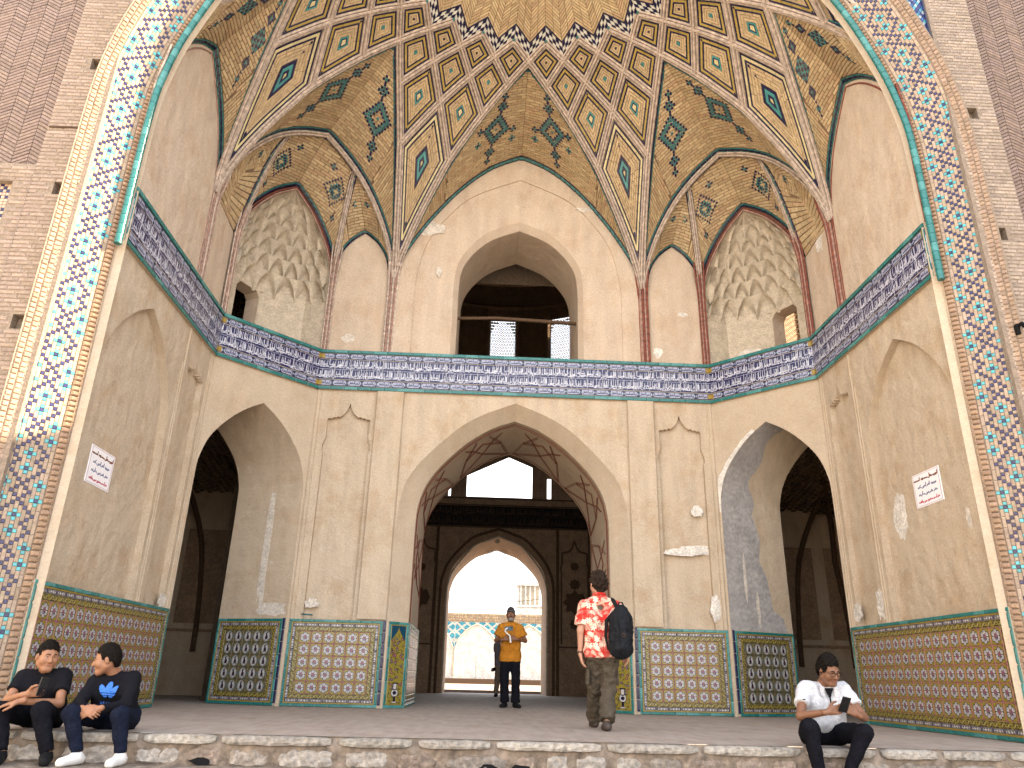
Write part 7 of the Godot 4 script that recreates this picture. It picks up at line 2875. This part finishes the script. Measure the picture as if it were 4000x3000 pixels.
func people() -> void:
	shirt_print()
	var pa := person("boy in a black short sleeved shirt and black trousers sitting at the left end, smiling", {
		"head": V(-4.485, 0.600, 5.93), "face": V(0.72, -0.10, 0.70), "tilt": V(0.10, 1, 0.05), "neck": V(-4.51, 0.455, 5.85), "fwd": V(0.12, -0.15, 1).normalized(), "wide": 1.12,
		"shR": V(-4.685, 0.415, 5.89), "shL": V(-4.345, 0.435, 5.83), "elR": V(-4.675, 0.235, 6.05), "wrR": V(-4.42, 0.290, 6.26), "elL": V(-4.245, 0.215, 6.02), "wrL": V(-4.435, 0.235, 6.30),
		"handR": [V(0.95, 0.22, -0.15), V(0.1, -0.25, 1), V(0.1, 1, 0), 0.45], "handL": [V(-0.9, -0.25, 0.25), V(0, -1, -0.2), V(0, 0.2, 1), 0.15],
		"hipR": V(-4.585, 0.095, 5.74), "hipL": V(-4.415, 0.095, 5.74), "knR": V(-4.60, 0.155, 6.26), "knL": V(-4.26, 0.165, 6.27), "anR": V(-4.50, -0.16, 6.28), "anL": V(-4.13, -0.16, 6.27), "toeR": V(-4.42, -0.21, 6.46), "toeL": V(-4.05, -0.21, 6.45)},
		{"skin": "skin_tan", "hair": "hair", "shirt": "cloth_black", "trousers": "jeans_black", "shoes": "black", "smile": 1.0, "sleeve": 0.62, "cuff": 0.066, "sole": LEDGE, "face_wide": 1.08, "hair_thick": 0.018, "hair_wild": 0.013, "hair_freq": 55.0, "knee": 0.075, "thigh": 0.10, "leg_end": 0.052})
	held_phone("phone", "dark phone held up in the hand of the smiling boy on the left", V(-4.275, 0.355, 6.30), V(0.35, 1, 0.1), V(0.9, -0.1, 0.5), "black_gloss")
	var pb := person("boy in a black sweatshirt with a blue leaf emblem and white trainers, hands clasped", {
		"head": V(-3.945, 0.590, 5.95), "face": V(-0.93, -0.20, 0.36), "tilt": V(-0.12, 1, 0.05), "neck": V(-3.885, 0.450, 5.86), "fwd": V(-0.1, -0.12, 1).normalized(), "wide": 1.08,
		"shR": V(-4.025, 0.395, 5.90), "shL": V(-3.715, 0.425, 5.83), "elR": V(-4.055, 0.215, 6.06), "wrR": V(-3.915, 0.185, 6.25), "elL": V(-3.665, 0.205, 6.02), "wrL": V(-3.800, 0.185, 6.25),
		"handR": [V(0.85, -0.25, 0.35), V(0.2, -0.4, -0.9), V(0, 0.6, 0.6), 0.55], "handL": [V(-0.9, -0.30, 0.30), V(-0.1, -0.3, -1), V(0, 0.8, 0.4), 0.45],
		"hipR": V(-3.94, 0.095, 5.75), "hipL": V(-3.74, 0.095, 5.74), "knR": V(-4.00, 0.145, 6.27), "knL": V(-3.60, 0.140, 6.26), "anR": V(-3.885, -0.155, 6.27), "anL": V(-3.53, -0.155, 6.26), "toeR": V(-3.94, -0.21, 6.44), "toeL": V(-3.54, -0.21, 6.45)},
		{"skin": "skin_tan", "hair": "hair", "shirt": "cloth_black", "trousers": "jeans_blue", "shoes": "shoe_white", "sleeve": 2.0, "sole": LEDGE, "hair_thick": 0.016, "nose": 1.0, "knee": 0.072, "thigh": 0.10, "leg_end": 0.046})
	var leaf := func(u: float, v: float) -> bool:
		if fmod(v + 2.0, 0.22) < 0.055 and v < -0.05 and v > -0.72: return false
		for q in [[0.0, 0.30, 0.0, 0.72, 0.27], [-0.42, 0.0, 0.52, 0.72, 0.27], [0.42, 0.0, -0.52, 0.72, 0.27]]:
			var d := Vector2(u - q[0], v - q[1] + 0.05).rotated(-q[2])
			if d.y > 0.0 and pow(d.x / q[4], 2) + pow(maxf(d.y, 0) / q[3], 2) < 1.0: return true
			if d.y <= 0.0 and pow(d.x / q[4], 2) + pow(d.y / 0.62, 2) < 1.0 and absf(u) < 0.62: return true
		return false
	on_shirt(pb, "leaf_emblem", "logo_blue", V(-3.86, 0.318, 5.95), V(0.99, 0.02, 0.1).normalized(), V(0.02, 0.97, -0.2).normalized(), Vector2(0.085, 0.085), leaf, 44)
	var word := func(u: float, v: float) -> bool:
		for k in 6:
			var x := u - (-0.75 + 0.3 * k)
			var d := Vector2(x / 0.12, (v + 0.25) / 0.5).length()
			if d < 1.0 and d > 0.45 and k != 3: return true
			if absf(x - (0.1 if k < 4 else -0.1)) < 0.035 and absf(v) < [0.7, 0.9, 0.6, 0.9, 0.7, 0.7][k]: return true
		return false
	on_shirt(pb, "emblem_word", "logo_blue", V(-3.868, 0.222, 5.97), V(0.99, 0.02, 0.1).normalized(), V(0.02, 0.97, -0.2).normalized(), Vector2(0.06, 0.016), word, 40)
	var pc := person("man with glasses in a white polo shirt looking down at his phone on the right", {
		"head": V(2.735, 0.655, 6.01), "face": V(0.24, -0.42, 0.87), "tilt": V(0.04, 1, 0.4), "neck": V(2.715, 0.505, 5.89), "fwd": V(0.02, -0.2, 1).normalized(), "wide": 1.2,
		"shR": V(2.525, 0.485, 5.90), "shL": V(2.905, 0.485, 5.90), "elR": V(2.385, 0.255, 6.09), "wrR": V(2.545, 0.300, 6.31), "elL": V(2.965, 0.255, 6.10), "wrL": V(2.800, 0.285, 6.33),
		"handR": [V(0.95, 0.22, 0.1), V(0.1, 0.1, -1), V(0, 1, 0.1), 0.35], "handL": [V(-0.75, 0.40, 0.15), V(-0.2, 0.1, -1), V(0, 1, 0.2), 0.5],
		"hipR": V(2.60, 0.10, 5.75), "hipL": V(2.83, 0.10, 5.75), "knR": V(2.385, 0.165, 6.27), "knL": V(2.86, 0.135, 6.28), "anR": V(2.42, -0.17, 6.28), "anL": V(2.695, -0.17, 6.26), "toeR": V(2.44, -0.22, 6.46), "toeL": V(2.72, -0.22, 6.45)},
		{"skin": "skin_dark", "hair": "hair", "shirt": "cloth_white", "trousers": "jeans_black", "shoes": "black", "sleeve": 0.60, "cuff": 0.070, "sole": LEDGE, "hair_thick": 0.022, "hair_wild": 0.012, "hair_freq": 50.0, "hairline": 0.004, "knee": 0.074, "thigh": 0.102, "leg_end": 0.052, "lid": 0.6, "belly": 0.01})
	polo_details(pc)
	held_phone("phone", "dark phone in the hands of the man in white", V(2.672, 0.365, 6.385), V(0.12, 0.75, 0.45), V(0.15, 0.55, -0.8), "black_gloss")
	var pd := person("man in an orange shirt and black trousers standing in the doorway", {
		"head": V(0.066, 1.665, -1.69), "face": V(-0.02, -0.06, 1), "neck": V(0.068, 1.50, -1.71), "fwd": V(0, 0, 1), "wide": 1.18,
		"shR": V(-0.115, 1.415, -1.70), "shL": V(0.252, 1.415, -1.70), "elR": V(-0.205, 1.175, -1.68), "wrR": V(-0.075, 1.185, -1.47), "elL": V(0.350, 1.180, -1.68), "wrL": V(0.165, 1.195, -1.45),
		"handR": [V(0.75, 0.15, 0.35), V(0.3, 0.1, -1), V(0, 1, 0), 0.6], "handL": [V(-0.85, 0.1, 0.3), V(-0.2, 0.1, -1), V(0, 1, 0), 0.55],
		"hipR": V(-0.015, 0.90, -1.70), "hipL": V(0.165, 0.90, -1.70), "knR": V(-0.03, 0.47, -1.68), "knL": V(0.185, 0.47, -1.68), "anR": V(-0.015, 0.085, -1.71), "anL": V(0.185, 0.085, -1.71), "toeR": V(-0.085, 0.03, -1.55), "toeL": V(0.255, 0.03, -1.55)},
		{"skin": "skin_dark", "hair": "hair_salt", "shirt": "cloth_orange", "trousers": "jeans_black", "shoes": "black", "sleeve": 0.66, "cuff": 0.082, "sole": 0.0, "hem": V(0, 0.80, 0), "belly": 0.02, "smile": 0.9, "thigh": 0.102, "knee": 0.080, "leg_end": 0.082, "fold": 0.012, "hair_thick": 0.008})
	var hd := head_at(V(0.066, 1.665, -1.69), V(-0.02, -0.06, 1), UP)
	var bd := Field.new(hd.origin - Vector3.ONE * 0.18, hd.origin + Vector3.ONE * 0.14, 0.007)
	bd.ell(hd * Transform3D(Basis(), Vector3(0, -0.070, 0.028)), Vector3(0.066, 0.058, 0.072), 0.02)
	bd.cap(hd * Vector3(-0.02, -0.108, 0.072), hd * Vector3(0.02, -0.108, 0.072), 0.024, 0.024, 0.03)
	bd.cut(UP, hd * Vector3(0, -0.072, 0.09)); bd.cut(hd.basis.z * -1.0, hd * Vector3(0, 0, 0.0))
	var bm := MB.new()
	bd.into(bm, noise(92, 60.0, 2), 0.004)
	put("beard", bm, m.hair_grey, pd, true)
	var mu := MB.new()
	mu.tube([hd * Vector3(-0.034, -0.062, 0.080), hd * Vector3(-0.012, -0.051, 0.096), hd * Vector3(0.012, -0.051, 0.096), hd * Vector3(0.034, -0.062, 0.080)], [0.004, 0.007, 0.007, 0.004], 6)
	put("moustache", mu, m.hair_salt, pd, true)
	var sg := thing("sunglasses", "dark sunglasses pushed up on the forehead of the man in orange", "sunglasses")
	for s in [-1.0, 1.0]:
		var gl := MB.new()
		gl.blob(hd * Transform3D(Basis(), Vector3(s * 0.034, 0.052, 0.092)), Vector3(0.028, 0.020, 0.010), 8)
		put("lens", gl, m.lens_dark, sg, true)
		var arm := MB.new()
		arm.tube([hd * Vector3(s * 0.06, 0.055, 0.085), hd * Vector3(s * 0.084, 0.04, 0.0)], [0.004], 5)
		put("temple_arm", arm, m.black, sg, true)
	var br := MB.new()
	br.tube([hd * Vector3(-0.01, 0.056, 0.098), hd * Vector3(0.01, 0.056, 0.098)], [0.004], 5)
	put("bridge", br, m.black, sg)
	var gim := thing("gimbal", "pale grey phone gimbal held by the man in orange", "gimbal")
	var gb := MB.new()
	gb.tube([V(0.06, 1.13, -1.40), V(0.045, 1.25, -1.385)], [0.017, 0.018], 8); gb.tube([V(0.045, 1.25, -1.385), V(-0.01, 1.285, -1.37), V(-0.055, 1.335, -1.355)], [0.013], 8); gb.tube([V(-0.055, 1.335, -1.355), V(-0.03, 1.375, -1.36), V(0.0, 1.385, -1.37)], [0.012], 8)
	put("gimbal_arm", gb, m.shoe_white, gim, true)
	held_phone("phone", "blue grey phone clamped in the gimbal of the man in orange", V(0.018, 1.378, -1.365), V(1, 0.05, 0), V(0, -0.1, 1), "phone_blue")
	var strap := MB.new()
	strap.tube([V(-0.10, 1.17, -1.44), V(-0.13, 1.12, -1.43), V(-0.10, 1.075, -1.42), V(-0.06, 1.10, -1.42)], [0.004], 5)
	put("wrist_strap", strap, m.hair_grey, pd)
	var pe := person("man with curly hair in a red flowered shirt walking in, seen from behind", {
		"head": V(0.825, 1.562, 4.37), "face": V(-0.25, -0.02, -1), "neck": V(0.835, 1.415, 4.40), "fwd": V(-0.05, 0, -1), "wide": 1.25,
		"shR": V(1.035, 1.315, 4.40), "shL": V(0.645, 1.315, 4.41), "elR": V(1.135, 1.055, 4.42), "wrR": V(1.165, 0.825, 4.36), "elL": V(0.602, 1.045, 4.44), "wrL": V(0.606, 0.795, 4.37),
		"handR": [V(-0.1, -1, -0.1), V(-1, 0, -0.2), V(-0.3, 0, -1), 0.3], "handL": [V(0.18, -1, -0.05), V(1, 0.1, 0), V(0.2, 0, -1), 0.35],
		"hipR": V(0.945, 0.83, 4.41), "hipL": V(0.765, 0.83, 4.41), "knR": V(0.930, 0.44, 4.34), "knL": V(0.790, 0.45, 4.20), "anR": V(0.875, 0.10, 4.50), "anL": V(0.830, 0.085, 3.88), "toeR": V(0.870, 0.03, 4.34), "toeL": V(0.82, 0.03, 3.70)},
		{"skin": "skin_pale", "hair": "hair_brown", "shirt": "cloth_flowers", "trousers": "cloth_olive", "shoes": "shoe_brown", "sleeve": 0.82, "cuff": 0.078, "sole": 0.0, "hem": V(0.85, 0.75, 4.4), "thigh": 0.104, "knee": 0.084, "leg_end": 0.086, "leg_fold": 0.026, "fold": 0.014, "faceless": true, "hair_thick": 0.030, "hair_wild": 0.045, "hair_freq": 26.0, "hairline": 0.0})
	walker_details(pe)
	var pf := person("person with a camera half hidden behind the man in orange", {
		"head": V(0.155, 1.62, -9.87), "face": V(0, -0.05, 1), "neck": V(0.155, 1.47, -9.87), "fwd": V(0, 0, 1), "wide": 1.0,
		"shR": V(-0.005, 1.40, -9.87), "shL": V(0.33, 1.40, -9.87), "elR": V(0.0, 1.10, -9.88), "wrR": V(0.0, 0.85, -9.82), "elL": V(0.36, 1.1, -9.87), "wrL": V(0.36, 0.85, -9.85),
		"handR": [V(-0.1, -1, 0.1), V(1, 0, 0), V(0, 0, 1), 0.5], "handL": [V(0, -1, 0), V(-1, 0, 0), V(0, 0, 1), 0.4],
		"hipR": V(0.085, 0.88, -9.87), "hipL": V(0.235, 0.88, -9.87), "knR": V(0.065, 0.46, -9.85), "knL": V(0.25, 0.46, -9.85), "anR": V(0.04, 0.09, -9.88), "anL": V(0.26, 0.09, -9.88), "toeR": V(0.02, 0.03, -9.72), "toeL": V(0.30, 0.03, -9.72)},
		{"skin": "skin_dark", "hair": "hair", "shirt": "cloth_grey", "trousers": "cloth_beige", "shoes": "black", "sleeve": 0.6, "sole": 0.0, "hem": V(0, 0.84, 0), "knee": 0.075, "leg_end": 0.07})
	var ca := thing("camera_body", "black camera hanging from the hand of the half hidden person", "camera")
	var cb := MB.new()
	cb.box(Transform3D(Basis.from_euler(Vector3(0, 0, 0.3)), V(-0.045, 0.735, -9.80)), V(0.13, 0.10, 0.08), 0.012)
	put("camera_case", cb, m.black, ca)
	var cl := MB.new()
	cl.tube([V(-0.05, 0.73, -9.78), V(-0.10, 0.70, -9.70)], [0.036, 0.034], 10)
	put("camera_lens", cl, m.black_gloss, ca, true)

func polo_details(t: Node3D) -> void:
	var h := head_at(V(2.735, 0.655, 6.01), V(0.24, -0.42, 0.87), V(0.04, 1, 0.4))
	var gs := thing("glasses", "thin dark framed glasses on the man in white", "glasses")
	for s in [-1.0, 1.0]:
		var ring := []
		for k in 15: ring.append(h * Vector3(s * 0.034 + cos(TAU * k / 14) * 0.025, 0.002 + sin(TAU * k / 14) * 0.019, 0.106 - absf(cos(TAU * k / 14) + s * 0.3) * 0.004))
		var b := MB.new()
		b.tube(ring, [0.0022], 5, false)
		b.tube([h * Vector3(s * 0.058, 0.006, 0.102), h * Vector3(s * 0.082, 0.006, -0.01)], [0.0024], 5)
		put("rim", b, m.black, gs)
	var br := MB.new()
	br.tube([h * Vector3(-0.010, 0.008, 0.108), h * Vector3(0.010, 0.008, 0.108)], [0.002], 5)
	put("bridge", br, m.black, gs)
	var eb := MB.new()
	eb.blob(h * Transform3D(Basis(), Vector3(-0.088, -0.018, 0.004)), Vector3(0.009, 0.010, 0.009), 6)
	tag(put("earbud", eb, m.black, self, true), "black earbud in the ear of the man in white", "earbud")
	# open dark placket and collar
	on_shirt(t, "dark_placket", "cloth_black", V(2.725, 0.425, 6.0), V(1, 0, 0), V(0, 0.97, -0.24).normalized(), Vector2(0.075, 0.075), func(u: float, v: float) -> bool: return absf(u - 0.05) < 0.10 + 0.42 * maxf(0.0, v + 0.1) and v > -0.95, 30)
	on_shirt(t, "collar", "cloth_white", V(2.725, 0.455, 6.0), V(1, 0, 0), V(0, 0.97, -0.24).normalized(), Vector2(0.12, 0.06), func(u: float, v: float) -> bool: return absf(u - 0.03) > 0.34 and absf(u - 0.03) < 0.78 and v > -0.6 + absf(absf(u - 0.03) - 0.5), 30)
	on_shirt(t, "sleeve_label", "black", V(2.455, 0.395, 6.0), V(1, 0, 0.2).normalized(), V(0, 1, 0), Vector2(0.012, 0.005), func(_u: float, _v: float) -> bool: return true, 6)

func walker_details(t: Node3D) -> void:
	# cargo pockets, bracelet, collar
	for s in [-1.0, 1.0]:
		var b := MB.new()
		b.box(Transform3D(Basis.from_euler(Vector3(0.05, 0, s * 0.06)), V(0.855 + s * 0.165, 0.55, 4.34)), V(0.035, 0.17, 0.13), 0.014)
		put("cargo_pocket", b, m.cloth_olive, t)
	var co := MB.new()
	var ring := []
	for k in 17: ring.append(V(0.832 + 0.068 * cos(TAU * k / 16), 1.442 + 0.012 * sin(TAU * k / 16), 4.395 + 0.066 * sin(TAU * k / 16)))
	co.tube(ring, [0.017], 6, false)
	put("collar", co, m.cloth_flowers, t, true)
	var wr := MB.new()
	ring = []
	for k in 13: ring.append(V(0.606 + 0.034 * cos(TAU * k / 12), 0.805 + 0.006 * sin(TAU * k / 12), 4.37 + 0.034 * sin(TAU * k / 12)))
	wr.tube(ring, [0.008], 6, false)
	tag(put("bracelet", wr, m.shoe_brown, self, true), "dark cord bracelet on the left wrist of the walking man", "bracelet")
	# backpack slung on the right shoulder
	var o := thing("backpack", "dark grey backpack slung over the right shoulder of the walking man", "backpack")
	var f := Field.new(V(0.85, 0.7, 4.42), V(1.25, 1.40, 4.82), 0.011)
	f.cap(V(1.045, 1.235, 4.60), V(1.035, 0.84, 4.60), 0.085, 0.10, 0.06)
	f.cap(V(0.985, 1.15, 4.59), V(0.975, 0.85, 4.59), 0.075, 0.085, 0.06)
	f.cap(V(1.095, 1.15, 4.60), V(1.085, 0.85, 4.60), 0.08, 0.085, 0.06)
	f.cap(V(1.04, 1.05, 4.655), V(1.035, 0.86, 4.66), 0.075, 0.085, 0.04)
	var b := MB.new()
	f.into(b, noise(120, 11.0, 3), 0.016)
	put("pack_bag", b, m.pack, o, true)
	var st := MB.new()
	st.tube([V(1.02, 1.28, 4.53), V(0.985, 1.375, 4.47), V(0.98, 1.395, 4.40), V(0.99, 1.33, 4.30), V(1.02, 1.15, 4.28)], [0.020, 0.024, 0.024, 0.022, 0.018], 8)
	put("strap", st, m.pack, o, true)
	var s2 := MB.new()
	s2.tube([V(0.97, 1.24, 4.54), V(0.885, 1.14, 4.555), V(0.872, 0.98, 4.56), V(0.895, 0.84, 4.56), V(0.95, 0.80, 4.58)], [0.022, 0.024, 0.018, 0.010, 0.008], 8)
	put("strap", s2, m.black, o, true)
	var z := MB.new()
	z.tube([V(0.985, 1.20, 4.675), V(1.0, 1.05, 4.725), V(0.985, 0.90, 4.74)], [0.006], 5); z.tube([V(1.09, 1.22, 4.68), V(1.105, 1.02, 4.72)], [0.006], 5)
	put("zip", z, m.black, o)
	var hg := MB.new()
	hg.tube([V(1.01, 1.30, 4.60), V(1.03, 1.345, 4.585), V(1.065, 1.345, 4.585), V(1.08, 1.30, 4.60)], [0.009], 6)
	put("grab_handle", hg, m.black, o, true)
	for q in [V(1.16, 1.12, 4.63), V(1.04, 0.985, 4.745)]:
		var rg := MB.new()
		ring = []
		for k in 13: ring.append(q + V(0.018 * cos(TAU * k / 12), 0.018 * sin(TAU * k / 12), 0.004))
		rg.tube(ring, [0.0035], 5, false)
		put("ring", rg, m.wood, o)
